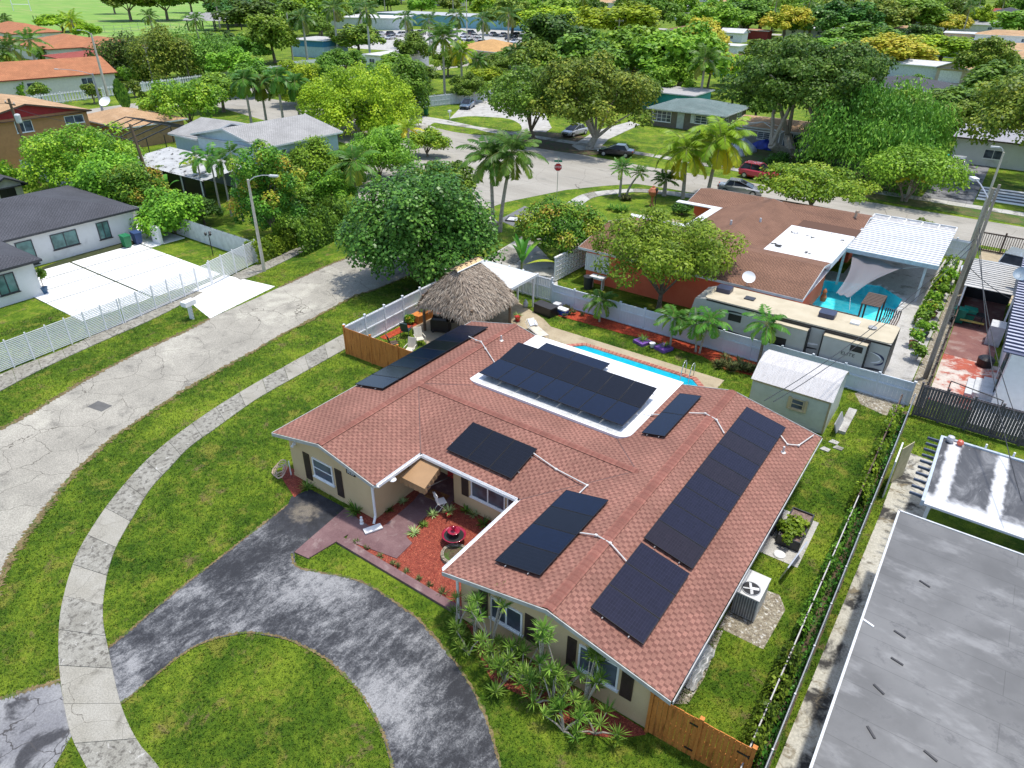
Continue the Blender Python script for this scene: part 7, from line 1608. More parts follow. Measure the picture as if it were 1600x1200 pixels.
# ---- hedges
def hedge(label, pts, h, w, kind, n, leaf=.18, name='hedge', cat='hedge', jit=.3):
    r = np.random.default_rng(len(label)); pts = np.array(pts); d = np.r_[0, np.cumsum(np.linalg.norm(np.diff(pts, axis=0), axis=1))]; u = r.uniform(0, d[-1], n)
    x = np.interp(u, d, pts[:, 0]); y = np.interp(u, d, pts[:, 1]); a = r.uniform(-.35, math.pi + .35, n); bump_ = 1 + .18 * np.sin(u * 2.1) + .12 * np.sin(u * 5.3 + 1)
    t = unit(pts[-1] - pts[0]); q = np.array([-t[1], t[0]]); rr_ = r.uniform(.8, 1.08, n)
    sx = np.sign(np.cos(a)) * np.abs(np.cos(a)) ** .5; sz = np.sign(np.sin(a)) * np.abs(np.sin(a)) ** .5
    low = r.random(n) < .45; z = np.where(low, r.random(n) * h * .8, h * (.15 + .85 * sz)) * bump_; off = np.where(low, np.sign(r.normal(size=n)) * w, sx * w) * rr_
    P = np.c_[x + q[0] * off, y + q[1] * off, np.maximum(.02, z * rr_)]; nrm = unit(np.c_[q[0] * off, q[1] * off, np.full(n, .35 * w)] + r.normal(0, .35, (n, 3)) * w); D = unit(r.normal(size=(n, 3))); S = unit(np.cross(nrm, D)); D = unit(np.cross(S, nrm))
    o = pts.mean(0); P[:, 0] -= o[0]; P[:, 1] -= o[1]; L = leaf * r.uniform(.7, 1.3, n)
    ob = addmesh(name, leaves(P, D, S, L, L * .42, np.clip(r.random(n) * .8 + .2 * np.sin(u * 3), 0, 1), name, LM[kind]), None, (o[0], o[1], 0)); return tag(ob, label, cat)
hedge('tall green hedge along the sidewalk beside the sea grape', G2([(452, 398), (500, 375), (548, 350)]), 2.5, 1.3, 'green', 12000, .2)
hedge('low trimmed hedge on the wire fence behind the street lamp', G2([(395, 412), (452, 386)]), 1.5, .7, 'bright', 5000, .17)
hedge('yellow green hedge at the left edge by the small shed', [(-95, 30), (-84, 29)], 2.0, 1.6, 'mangoy', 5000, .24)
hedge('clipped hedge in front of the white villa', g(0, 146) and G2([(0, 150), (45, 150)]), 2.2, 1.5, 'bright', 2500, .4)
hedge('vines climbing the rail fence beside the planter', [(-1.1, 27.5), (-1.12, 32), (-1.1, 36.5)], 1.15, .26, 'bright', 4500, .13, 'vine', 'vine')
hedge('vines on the near end of the rail fence by the orange gate', [(-1.15, 13.8), (-1.12, 18.2)], 1.1, .28, 'green', 3600, .13, 'vine', 'vine')
hedge('weeds and vines in the strip between the two boundary fences', [(-.85, 10), (-.85, 22), (-.85, 37)], .45, .22, 'dark', 9000, .12, 'vine', 'vine'); hedge('vines hanging on the middle stretch of the rail fence', [(-1.15, 19), (-1.12, 27)], .95, .16, 'green', 3000, .12, 'vine', 'vine')
hedge('leafy strip of potted greenery along the pale side yard', [(-1.9, 50), (-1.7, 58), (-1.6, 64)], .9, .4, 'mangoy', 3000, .2, 'planting', 'plants')
hedge('tangle of shrubs under the two level blue house', G2([(405, 352), (470, 335)]), 1.3, 1.2, 'dark', 3500, .25, 'shrubbery', 'shrubs')
# ---- palms
palm('pair of tall coconut palms beside the crossing', -36.1, 48.9, 7, 'coco', 3.3, 24, r0=.15, nl=28, trunks=[(-.35, 0, 6.3, -.5, .3), (.35, .1, 6.9, .9, .5)], ll=.95, lw=.07)
palm('yellow coconut palm, left of the two on the orange house lawn', -27.0, 69.2, 4.8, 'cocoy', 3.9, 26, r0=.17, ll=1.15, lw=.085, nl=28, droop=1.7, lean=(-.3, 0)); palm('yellow coconut palm, right of the two on the orange house lawn', -25.2, 71.4, 5.8, 'cocoy', 4.3, 28, r0=.17, ll=1.2, lw=.09, nl=30, droop=1.7, lean=(.5, 0))
palm('small fan headed date palm on the corner lawn, upright one', -32.6, 65.9, 2.9, 'palmg', 1.7, 24, r0=.12, cls='date_palm', ll=.4, lw=.035, emin=-20, droop=1.0); palm('small date palm on the corner lawn, leaning one', -32.3, 66.9, 2.4, 'palmg', 1.3, 20, r0=.1, cls='date_palm', ll=.34, lw=.03, emin=-20, droop=1.0, lean=(1.2, .2))
palm('grey green fan palm under the yellow coconut palms', -29.0, 69.0, 1.6, 'palmg', 1.9, 18, r0=.2, cls='fan_palm', ll=.5, lw=.06, emin=0, droop=1.3)
for i, (x, y, h, lb) in enumerate(((-19.4, 37.85, 1.55, 'small palm at the left end of the red mulch strip'), (-14.1, 37.4, 2.0, 'small dark palm behind the purple planters'), (-8.75, 37.9, 2.9, 'taller palm between the dark bushes and the shed'))):
    palm(lb, x, y, h, 'palmg', 1.45 if i < 2 else 1.6, 14, r0=.06 if i < 2 else .08, cls='garden_palm', ll=.5, lw=.05, emax=75, emin=-30, droop=1.6, nl=16, bark=M['palebark'] if i < 2 else M['bark'])
palm('double stemmed palm in the middle of the red mulch strip', -12.4, 37.6, 2.2, 'palmg', 1.5, 14, r0=.055, cls='garden_palm', ll=.5, lw=.05, emax=75, emin=-20, droop=1.6, nl=16, trunks=[(-.1, 0, 1.9, -.3, 0), (.15, 0, 2.2, .3, .1)])
for i, (bx, by, ty) in enumerate(((322, 318, 235), (345, 330, 232), (362, 338, 240), (380, 345, 228), (308, 300, 250))):
    lbs = ['clump palm nearest the white patio roof', 'second clump palm in the shady garden', 'third clump palm with yellowing fronds', 'tallest clump palm behind the street lamp', 'leftmost clump palm with golden fronds']
    ppalm(lbs[i], bx, by, ty, kind='palmg' if i < 4 else 'cocoy', L=1.9, nf=13, r0=.08, cls='areca_palm', ll=.55, lw=.05, emax=75, emin=-45, droop=1.6, nl=16, bark=M['palebark'])
ppalm('drooping coconut palm beside the sea grape', 560, 330, 235, kind='coco', L=3.0, nf=14, ll=.85, lw=.05, emin=-50); ppalm('short yellow palm in front of the crossing', 641, 262, 192, kind='cocoy', L=2.0, nf=12, ll=.6, lw=.04, emin=0)
ppalm('young palm behind the blue house roof', 560, 215, 160, kind='coco', L=3.0, nf=12, ll=.9, lw=.06, emin=10)
for i, (bx, by, ty) in enumerate(((395, 205, 112), (418, 200, 118), (445, 205, 108), (470, 198, 118))):
    ppalm(['first', 'second', 'third', 'fourth'][i] + ' of four feathery palms behind the blue house', bx, by, ty, kind='olive' if i == 1 else 'palmg', L=2.9, nf=15, ll=1.1, lw=.07, emin=-60, droop=2.0, cls='foxtail_palm', r0=.16)
ppalm('big windswept coconut palm left of the street trees', 695, 150, 42, kind='coco', L=4.6, nf=22, ll=1.3, lw=.08, r0=.2); ppalm('coconut palm right of the windswept one', 722, 145, 68, kind='cocoy', L=3.6, nf=18, ll=1.1, lw=.08, r0=.2); ppalm('coconut palm before the ochre roof', 745, 135, 85, kind='coco', L=3.2, nf=16, ll=1.0, lw=.08)
ppalm('coconut palm behind the turquoise house', 1092, 168, 78, kind='coco', L=4.4, nf=18, ll=1.2, lw=.08, r0=.2)
for i, (bx, by, ty, L) in enumerate(((5, 120, 70, 5), (28, 118, 62, 4.5), (58, 105, 50, 5), (12, 50, 25, 4), (120, 62, 22, 5.5), (240, 55, 18, 4), (312, 70, 22, 4.5), (70, 98, 76, 2.5))):
    ppalm(['palm at the left edge beside the tiled roofs', 'drooping palm second from the left edge', 'date palm between the tiled roofs', 'small palm above the far left tiled roof', 'coconut palm beside the yellow bush near the park', 'fan palm at the park fence', 'palm left of the park pavilion', 'little palm in front of the red tile roof'][i], bx, by, ty, kind='coco' if i != 4 else 'cocoy', L=L, nf=18, ll=1.2, lw=.1, r0=.25, nl=16)
RL = ['first royal palm from the left, beside the small blue building', 'second royal palm from the left', 'third royal palm from the left, before the parked cars', 'short royal palm left of the tall white pole', 'royal palm just left of the tall white pole', 'royal palm right of the tall white pole', 'royal palm in front of the car park lamp', 'rightmost royal palm of the row']
for i, (bx, by, ty) in enumerate(((481, 98, 15), (529, 90, 2), (579, 96, 4), (636, 75, 18), (672, 78, 22), (715, 80, 14), (755, 84, 20), (794, 90, 12))):
    ppalm(RL[i], bx, by, ty, kind='royal', L=4.6, nf=15, ll=1.4, lw=.10, r0=.26, cls='royal_palm', bark=plain('royal_bark%d' % i, (.46, .44, .40), .8), emax=70, emin=-45, droop=1.5, nl=18, group='royal palms along the school road', shaft=True)
ppalm('young royal palm beside the pale pole, left of the mango cluster', 805, 130, 72, kind='royal', L=2.6, nf=12, ll=.9, lw=.07, cls='royal_palm'); ppalm('young royal palm next to the mango cluster', 822, 128, 76, kind='royal', L=2.4, nf=12, ll=.9, lw=.07, cls='royal_palm')
palm('young palm growing at the foot of the small bright tree', -8.0, 82.6, 2.2, 'cocoy', 2.4, 9, r0=.15, ll=.7, lw=.05, emin=20)
# ---- banana plants
def banana(label, x, y, nlv, L, seed, h=1.0, wd=.32):
    t = thing('banana_plant', label, 'banana plant', (x, y, 0)); rs = random.Random(seed); V = []; F = []; vals = []; 
    for k in range(nlv):
        az = k * 2.4 + rs.uniform(-.3, .3); e = rad(rs.uniform(62, 86)) if k < nlv * .8 else rad(20); pos = np.array([0, 0, h]); nn = 12; st = L * rs.uniform(.8, 1.1) / nn; drp = rs.uniform(.3, 1.4); b = len(V); vv = rs.random() * .8 if k < nlv - 1 else 1
        for i in range(nn + 1):
            f = i / nn; d = np.array([math.cos(az) * math.cos(e), math.sin(az) * math.cos(e), math.sin(e)]); side = np.array([-math.sin(az), math.cos(az), 0]); w = wd * math.sin(math.pi * min(1, max(0, (f - .2) / .8))) ** .55 if f > .2 else .02
            jag = rs.uniform(.85, 1.0); up = np.array([0, 0, .25 * w]); V += [pos - side * w * jag + up, pos, pos + side * w * jag + up]; pos = pos + d * st; e -= drp / nn * (.3 + 1.4 * f)
        for i in range(nn):
            a = b + 3 * i; F += [(a, a + 1, a + 4, a + 3), (a + 1, a + 2, a + 5, a + 4)]; q = rs.uniform(-.1, .1); vals += [vv + q, vv + q]
    addmesh('crown', mesh_np('crown', np.array(V), np.array(F), LM['banana'], np.clip(vals, 0, 1)), t); MB().cyl((0, 0, 0), (0, 0, h + .3), .13, .07, 9).build('trunk', plain('banana_stem' + str(seed), (.2, .22, .07), .6), t); return t
banana('upright banana plant beside the white carport', -28.3, 41.6, 9, 2.5, 1, .8, .26)
banana('banana clump behind the charcoal roof', -77.5, 33.0, 9, 3.4, 2, 1.2, .4); banana('second banana clump lower down by the corrugated fence', -74.5, 33.2, 9, 3.0, 3, .9, .4)
banana('banana plant by the third clump palm', *g(262, 318), 7, 2.4, 4, .8, .3)
# ---- spiky plants
def rosette(n, L, w, kind, seed, up=.6, name='crown', curve=.5):
    r = np.random.default_rng(seed); az = r.uniform(0, 6.28, n); el = r.uniform(.05, 1.35, n) * up + .1; D = np.c_[np.cos(az) * np.cos(el), np.sin(az) * np.cos(el), np.sin(el)]; S = np.c_[-np.sin(az), np.cos(az), np.zeros(n)]
    return np.zeros((n, 3)), D, S, L * r.uniform(.7, 1.1, n), np.full(n, w), r.random(n)
def dracaena(label, x, y, h, seed, ns=6, group=None, spread=.7):
    rs = random.Random(seed); t = thing('dracaena', label, 'shrub', (x, y, 0), 0, group); A = [[] for _ in range(6)]; m = MB()
    for k in range(ns):
        a = rs.uniform(0, 6.28); hh = h * rs.uniform(.45, 1.2); dx, dy = spread * rs.uniform(.2, 1) * math.cos(a), spread * rs.uniform(.2, 1) * math.sin(a)
        mid = (dx * .35, dy * .35, hh * .5); tip = np.array([dx, dy, hh]); m.tube([(0, 0, 0), mid, tuple(tip)], .035, 6, .018)
        for q in range(2 if rs.random() < .5 else 1):
            tp = tip + np.array([rs.uniform(-.2, .2), rs.uniform(-.2, .2), -.25 * q]) if q else tip
            P, D, S, L, Wd, v = rosette(32, rs.uniform(.36, .50), .017, 'drac', seed * 31 + k * 7 + q, .95); v = np.clip(v * .6 + rs.random() * .4, 0, 1)
            for i, z in enumerate((P + tp, D, S, L, Wd, v)): A[i].append(z)
    P, D, S, L, Wd, v = (np.concatenate(z) for z in A); addmesh('crown', leaves(P, D, S, L, Wd, v, 'crown', LM['drac']), t); m.build('stem', M['palebark'], t)
DL = ['spiky shrub at the left end of the front bed', 'spiky shrub below the left shutter of the front window', 'tall pale stemmed spiky shrub before the first front window', 'dense spiky shrub at the middle of the front bed', 'low spiky shrub at the mulch edge', 'tall bare stemmed spiky shrub between the two front windows', 'spiky shrub below the second front window', 'bushy spiky shrub right of the second front window', 'broad low spiky shrub near the lawn', 'rightmost spiky shrub before the wooden gate', 'spiky shrub crowded behind the low one', 'small spiky shrub leaning over the grass']
for i, (x, y, h, ns) in enumerate(((-11.0, 12.6, 1.2, 6), (-10.3, 12.7, 1.5, 8), (-9.5, 12.55, 1.9, 9), (-8.9, 12.3, 1.2, 10), (-8.0, 12.2, .9, 9), (-7.4, 12.45, 2.5, 6), (-6.6, 12.4, 1.9, 9), (-5.8, 12.35, 1.7, 10), (-6.6, 11.9, 1.1, 12), (-5.2, 12.1, .9, 7), (-7.2, 11.95, .9, 10), (-10.1, 12.1, .7, 5))): dracaena(DL[i], x, y, h * 1.18, i + 1, max(4, int(ns * .8)), 'spiky shrubs in front of the tan house', .75)
dracaena('spiky stems crowding the lawn side of the front bed', -6.0, 11.6, .7, 40, 10, 'spiky shrubs in front of the tan house', .9); dracaena('spiky stems spilling over the bed in the middle', -8.5, 11.95, .8, 41, 10, 'spiky shrubs in front of the tan house', .8)
def spiky(label, x, y, z, L, n, kind, seed, name='spiky_plant', cat='plant', w=.02, group=None, up=.7, k=1, sp=0.0):
    A = [[] for _ in range(6)]; rs = random.Random(seed)
    for q in range(k):
        P, D, S, Ln, Wd, v = rosette(n, L, w, kind, seed * 13 + q, up); off = np.array([rs.uniform(-sp, sp), rs.uniform(-sp, sp), 0 if k == 1 else rs.uniform(0, .12)])
        for i, zz in enumerate((P + off, D, S, Ln, Wd, v)): A[i].append(zz)
    P, D, S, Ln, Wd, v = (np.concatenate(zz) for zz in A)
    return tag(addmesh(name, leaves(P, D, S, Ln, Wd, v, name, LM[kind]), None, (x, y, z)), label, cat, group)
BP = ['first', 'second', 'third', 'fourth', 'fifth', 'sixth', 'seventh', 'eighth', 'ninth']
for i, px in enumerate(((553, 851), (570, 860), (591, 873), (612, 884), (620, 888), (632, 897), (652, 908), (670, 917), (690, 930))):
    x, y = g(*px); spiky(BP[i] + ' small dark rosette along the bed border, counted from the drive', x, 13.65, .03, .22 if i < 8 else .36, 26, 'brom', i + 3, 'border_plant', 'plant', .018, 'rosettes along the bed border')
for i, (px, py, L, kd, lb) in enumerate(((647, 834, .42, 'spider', 'pale striped spiky plant at the walkway corner'), (662, 822, .3, 'drac', 'small green tuft beside the pale spiky plant'), (676, 806, .4, 'spider', 'pale grassy plant beside the walkway'), (630, 786, .35, 'spider', 'pale plant under the porch wall'), (608, 798, .36, 'dark', 'dark leafy plant under the porch wall'), (740, 806, .4, 'spider', 'grassy plant below the window'), (728, 800, .4, 'green', 'dark green plant below the window'), (756, 820, .45, 'dark', 'dark green plant by the corner of the courtyard'), (480, 838 - 75, .5, 'drac', 'small plant by the hose'))):
    x, y = g(px, py); spiky(lb, x, y, .03, L, 46, kd if kd in LM else 'green', 60 + i)
x, y = g(557, 800); spiky('large spiky plant with orange tips in the small bed at the wall corner', x, y, .03, .62, 80, 'drac', 80, w=.03)
for po, L in ((POT_CHAIR, .42), (POT_DECK, .5)):
    P, D, S, Ln, Wd, v = rosette(50, L, .02, 'spider', 90); addmesh('foliage', leaves(P, D, S, Ln, Wd, v, 'foliage', LM['spider' if po is POT_CHAIR else 'drac']), po, (0, 0, .26))
me, _ = crown_mesh(91, .45, .5, 'green', 260, .18, 12); addmesh('foliage', me, POT_BLUE, (0, 0, 1.3)); MB().cyl((0, 0, .4), (0, 0, 1.1), .03).build('stem', M['bark'], POT_BLUE)
me, _ = crown_mesh(92, .42, .3, 'bright', 900, .14, 16, ry=.85); addmesh('foliage', me, PLB, (-.05, -.35, .55)); me, _ = crown_mesh(93, .3, .2, 'green', 300, .14, 10); addmesh('foliage', me, PLB, (-.45, -.1, .3))
me, _ = crown_mesh(94, .4, .3, 'lime', 300, .16, 10); addmesh('foliage', me, RPL, (0, .2, .7)) if 'RPL' in globals() else None
spiky('left of two dark purple leaved bushes near the shed', -10.1, 37.2, .05, .5, 44, 'brom', 101, 'bromeliad_bush', 'shrub', .03, k=16, sp=.75); spiky('right of two dark purple leaved bushes near the shed', -9.1, 37.3, .05, .45, 44, 'brom', 102, 'bromeliad_bush', 'shrub', .03, k=12, sp=.5)
for i, (x, lb) in enumerate(((-15.7, 'blue grey potted plant in the left purple planter'), (-14.2, 'tall potted plant in the right purple planter'))): spiky(lb, x, 36.8, .2, .5, 50, 'drac', 110 + i)
spiky('brown low rosettes at the left end of the orange mulch', -21.6, 37.6, .04, .3, 40, 'brom', 120, 'border_plant', 'plant', .03, k=10, sp=.9)
for i in range(9):
    y = 44.5 + i * 1.9; t = thing('flower_pot', ['pot of greenery nearest the camper on the pale side strip', 'second pot from the camper on the side strip', 'third pot from the camper on the side strip', 'fourth pot from the camper on the side strip', 'middle pot of the row on the side strip', 'fourth pot from the patio roof end', 'third pot from the patio roof end', 'second pot from the patio roof end', 'farthest pot of the row, by the patio roof'][i], 'potted plant', (-1.4 - (i % 2) * .35, y, .02), 0, 'pots along the pale side strip')
    MB().lathe([(.18, 0), (.26, .34), (.28, .38), (.22, .38)], n=12).build('pot', [M['ltgrey'], plain('clay%d' % i, (.36, .14, .07), .7), M['charcoal']][i % 3], t); me, _ = crown_mesh(130 + i, .55, .4, ['green', 'mango', 'bright'][i % 3], 420, .17, 12); addmesh('foliage', me, t, (0, 0, .75))
spiky('clump of low greenery on the corner lawn', *g(968, 328), 0, .7, 60, 'palmg', 140, 'fern_clump', 'plant', .04, k=8, sp=.8); spiky('coppery low bush at the foot of the date palms', *g(978, 312), 0, .6, 60, 'brom', 141, 'fern_clump', 'plant', .05, k=6, sp=.5)
for i, (bx, by, ty, hw, kd, lb) in enumerate(((640, 505, 492, 6, 'mango', 'small potted shrub between the raised planter and hut'), (1065, 335, 318, 14, 'dark', 'dark shrub at the corner of the orange porch'), (1215, 258, 240, 18, 'dark', 'ivy mound at the foot of the banyan'), (1265, 255, 240, 16, 'dark', 'low dark shrub right of the banyan foot'))):
    ptree(lb, bx, by, ty, hw, kd, n=900, leaf=.2, nc=14, low=.02, name='shrub', cat='shrub', seed=150 + i)
# ---- middle and far tree belt
MID = [(868, 112, 22, 46, 'dark', 'dark crown at the top centre, left of the lime one'), (902, 150, 62, 56, 'green', 'green mango crown behind the street tree'), (856, 60, 8, 40, 'lime', 'yellow topped crown behind the dark one'), (800, 55, 2, 34, 'olive', 'pale tree behind the rightmost royal palm'),
 (962, 70, 4, 56, 'lime', 'lime feathery crown at top centre'), (985, 140, 45, 56, 'bright', 'bright mango crown left of the transformer pole'), (1060, 150, 42, 58, 'bright', 'bright mango crown right of the transformer pole'), (1088, 105, 30, 34, 'gold', 'golden flowering crown above the bright mangoes'), (1105, 140, 60, 26, 'gold', 'smaller golden crown beside the coconut palm'),
 (1022, 48, 4, 30, 'green', 'dark round crown near the top'), (1045, 160, 98, 30, 'bright', 'small round tree beside the turquoise wall'), (845, 150, 70, 34, 'olive', 'olive crown left of the mango cluster'), (1120, 60, 8, 34, 'bright', 'crown beside the distant white shed'), (1165, 55, 5, 36, 'green', 'green crown above the red shed'), (1225, 62, 14, 30, 'gold', 'gold tinted crown above the banyan'), (1262, 62, 14, 30, 'seagrape', 'blue green crown above the banyan'), (1290, 55, 24, 16, 'lime', 'small yellow tree above the banyan'),
 (1320, 62, 4, 36, 'dark', 'dark crown right of the small yellow tree'), (1365, 60, 0, 36, 'olive', 'windy crown near the top right'), (1425, 52, 0, 36, 'bright', 'bright crown near the top right'), (1378, 112, 58, 50, 'gold', 'golden spreading tree above the grey roofed house'), (1340, 90, 40, 40, 'green', 'light green crown behind the golden spreading tree'), (1425, 80, 40, 26, 'dark', 'dark windy tree beside the white distant roofs'), (1465, 100, 60, 44, 'lime', 'lime mango tree above the pale long shed'), (1475, 55, 26, 26, 'gold', 'orange tinted crown among the distant roofs'),
 (1530, 138, 62, 28, 'olive', 'tall narrow tree beside the beige garage'), (1560, 175, 100, 46, 'green', 'round green crown right of the garage'), (1590, 60, 20, 30, 'bright', 'crown at the far right edge'), (1500, 205, 140, 50, 'green', 'feathery bush behind the white boxy house'), (1310, 190, 140, 30, 'green', 'crown between banyan and weeping tree'),
 (620, 118, 85, 26, 'bright', 'round bright tree before the royal palms'), (648, 105, 55, 24, 'green', 'glossy tree left of the windswept palm'), (560, 88, 40, 34, 'olive', 'pale bushy tree beside the car park'), (430, 98, 25, 32, 'bright', 'light tree left of the royal palms'), (400, 60, 0, 40, 'dark', 'dark crown right of the park pavilion'), (455, 60, 8, 30, 'green', 'crown behind the first royal palm'), (392, 100, 55, 24, 'green', 'tree beside the white wall end'), (100, 50, 25, 24, 'lime', 'yellow bush near the park'), (610, 170, 118, 30, 'bright', 'leafy crown above the board fence'), (585, 150, 110, 22, 'green', 'crown squeezed behind the golden tree'), (770, 125, 88, 24, 'green', 'low green crown before the ochre roof'), (510, 140, 92, 22, 'green', 'palm like green crown behind the golden trees'), (1180, 190, 130, 30, 'green', 'green crown left of the banyan')]
MID += [(350, 175, 118, 34, 'bright', 'leafy crown right of the yellow and green spreading tree'), (400, 150, 100, 28, 'green', 'green crown behind the feathery palms'), (520, 185, 130, 30, 'lime', 'golden crown tucked between the palms and the broad golden tree'), (370, 130, 78, 30, 'bright', 'bright crown at the end of the white wall'), (345, 95, 52, 24, 'dark', 'dark crown before the park pavilion'), (430, 60, 12, 30, 'bright', 'bright crown behind the leaning park palm'), (500, 62, 30, 20, 'green', 'green crown between the first two royal palms'),
 (370, 40, 2, 36, 'dark', 'dark crown at the top, right of the park oaks'), (410, 28, -4, 34, 'dark', 'second dark crown at the top left of centre'), (540, 118, 78, 26, 'green', 'green crown between golden tree and car park'), (600, 135, 100, 26, 'bright', 'small bright crown before the white flat roof'), (650, 140, 100, 28, 'green', 'glossy crown touching the windswept palm'), (700, 120, 80, 22, 'bright', 'bright crown behind the windswept palm'), (760, 145, 105, 26, 'lime', 'lime crown left of the street trees'), (800, 115, 78, 24, 'green', 'green crown beside the young royal palms'), (730, 160, 118, 22, 'green', 'crown above the parked blue grey sedan'),
 (835, 120, 68, 30, 'olive', 'olive crown right of the young royal palms'), (930, 112, 50, 40, 'green', 'green crown hanging over the dark one'), (1020, 110, 55, 40, 'bright', 'bright crown in the middle of the mango cluster'), (1000, 172, 120, 22, 'green', 'green crown peeping over the ranch house roof'), (1150, 135, 90, 26, 'lime', 'lime crown left of the banyan crown'), (1195, 110, 62, 30, 'green', 'green crown behind the upper banyan'), (1290, 100, 62, 34, 'bright', 'bright crown right of the upper banyan'), (1420, 150, 118, 22, 'green', 'crown beside the slate grey roof'), (1395, 190, 140, 30, 'bright', 'bright crown behind the weeping tree'), (1450, 210, 150, 36, 'green', 'broad crown between weeping tree and boxy house'), (1545, 210, 140, 40, 'olive', 'olive crown behind the overhanging tree'), (1580, 130, 90, 30, 'green', 'green crown below the salmon roof'),
 (60, 235, 205, 18, 'green', 'shrubby tree under the brown house'), (255, 300, 262, 22, 'bright', 'small bright tree by the corrugated fence'), (320, 350, 310, 24, 'dark', 'dark small tree under the clump palms'), (475, 330, 285, 34, 'green', 'leafy tree at the hedge end'), (520, 330, 270, 34, 'bright', 'bright tree between the hedge and sea grape'), (540, 285, 235, 30, 'green', 'green tree under the blue house windows'), (610, 240, 200, 26, 'bright', 'bright low tree behind the pale green tree'), (590, 215, 178, 24, 'lime', 'golden sapling at the end of the street'), (140, 62, 40, 14, 'lime', 'small lime tree at the park edge')]
for i, (bx, by, ty, hw, kd, lb) in enumerate(MID):
    ptree(lb, bx, by, ty - 3, hw * 1.22, kd, n=5200, leaf=.42, nc=64, low=.06, name='tree', seed=None, proto='mid%d' % (i % 2), cl=(.15, .26))
for i, (bx, by, ty, hw) in enumerate(((205, 33, -12, 34), (262, 32, -10, 34), (180, 22, -8, 20), (330, 25, -8, 30), (300, 20, -5, 24))):
    ptree(['big oak standing alone on the park grass', 'second park oak, over its own dark shade', 'smaller park oak at the left', 'park oak behind the pavilion', 'park oak between the pavilion and the second oak'][i], bx, by, ty, hw, 'olive', h=13, n=2600, leaf=.7, nc=50, low=.25, name='oak_tree', proto='oak', cl=(.15, .26))
# ------------------------------------------------------------------ the neighbourhood further off
def bpx(label, cx, by, wpx, dep, h, rise, rm, wm, style='hip', rz=0.0, axis='x', name='house', cat='house', wins=2, wide=None):
    x, y = g(cx, by); d = math.sqrt(x * x + y * y + 350); w = wide or wpx * d / FPX; a, b = -w / 2, w / 2
    ww = []
    for k in range(wins): c = a + w * (k + .5) / wins; ww.append(('y', -dep / 2 + .5, -1, c - .8, c + .8, 1.0, 2.1, 2))
    return building(label, cat, name, (x, y + dep / 2), [(a, b, -dep / 2, dep / 2, h, h + rise, axis, style)], rm, wm, rz=rz, wins=ww, over=.5)
CW = plain('cream_wall2', (.62, .60, .52), .7); PW = plain('pale_wall', (.55, .60, .60), .7); BW = plain('bright_wall', (.72, .72, .70), .7); FW = surf('white_flat_roof', (.48, .48, .47), (.56, .56, .55), .4, (.34, .33, .31), .3, (.52, .7), grain=.1, gs=4); PK = plain('peach_wall', (.55, .40, .30), .7)
BLU = plain('school_blue', (.04, .22, .42), .6); TLB = plain('school_teal', (.16, .36, .42), .6)
bpx('long white roofed school wing with blue doors', 535, 45, 130, 22, 4.2, 0, FW, PW, 'flat', rad(28), name='school_building', cat='school', wins=0)
t = building('school wing with a grey roof and teal glass front behind the palms', 'school', 'school_building', (-205, 262), [(-45, 45, -10, 12, 4.5, 4.5, 'x', 'flat')], plain('grey_deck', (.36, .37, .38), .7), TLB, rz=rad(8), wins=[('y', -9.5, -1, -40 + k * 8, -36 + k * 8, .6, 3.6, 2) for k in range(10)], frame=BLU)
t = building('small blue and white flat roofed building behind the first royal palm', 'building', 'pump_house', (-163.5, 141), [(-5.5, 5.5, -6, 6, 4.2, 4.2, 'x', 'flat')], plain('grey_deck2', (.40, .39, .36), .7), plain('light_blue_wall', (.42, .58, .66), .7), rz=rad(12))
MB().box(-5.1, -5.6, 2.6, 5.1, -5.52, 4.0).build('blue_band', BLU, t); MB().box(5.02, -5.5, 2.6, 5.1, 5.5, 4.0).build('blue_band', BLU, t)
bpx('ochre hipped roof in front of the car park', 742, 98, 95, 16, 3, 2.0, shingle('ochre_shingle', (.5, .3, .12), (.38, .22, .09), (.2, .1, .05)), PK, 'hip', rad(-10))
bpx('white flat roofed house behind the golden green tree', 590, 108, 60, 14, 3, 0, FW, BW, 'flat', rad(5)); bpx('white roofed house left of the street trees', 785, 118, 70, 12, 2.8, 0, FW, BW, 'flat', 0)
bpx('pale roofed house half hidden behind the young royal palms', 815, 108, 40, 12, 2.8, 1.4, M['greysh'], CW, 'gable', 0)
bpx('brown roofed house behind the golden crown', 1075, 62, 70, 14, 3, 1.5, M['brownsh'], PK, 'hip', 0); bpx('tan roofed house at top centre', 1130, 48, 46, 12, 3, 1.5, M['tansh'], CW, 'hip', 0)
t = bpx('white gabled shed between the golden crown and red shed', 1140, 66, 34, 7, 3, 1.2, FW, BW, 'gable', 0, name='shed', cat='shed', wins=1); bpx('long dark red shed above the banyan', 1182, 62, 30, 6, 3, .3, plain('rust_roof', (.42, .2, .12), .7), plain('dark_red_wall', (.26, .03, .02), .7), 'gable', 0, name='shed', cat='shed', wins=0)
bpx('brown roofed house right of the coconut palm', 1130, 118, 50, 12, 2.8, 1.4, M['brownsh'], plain('teal_wall', (.12, .42, .40), .7), 'hip', 0)
bpx('pale patio roof behind the golden flowering crown', 1130, 86, 40, 8, 2.6, 0, FW, BW, 'flat', 0, wins=0)
bpx('long pale shed beside the beige garage', 1430, 124, 70, 7, 3.0, .8, FW, PW, 'gable', rad(-8), name='shed', cat='shed', wins=0)
t = bpx('beige garage with a pale double door', 1485, 130, 38, 9, 3.0, 1.3, M['tansh'], plain('beige_wall', (.5, .40, .30), .7), 'gable', rad(-8), 'y', name='garage', cat='garage', wins=0); MB().box(-2.2, -4.05, .05, 2.2, -4.0, 2.4).build('garage_door', BW, t)
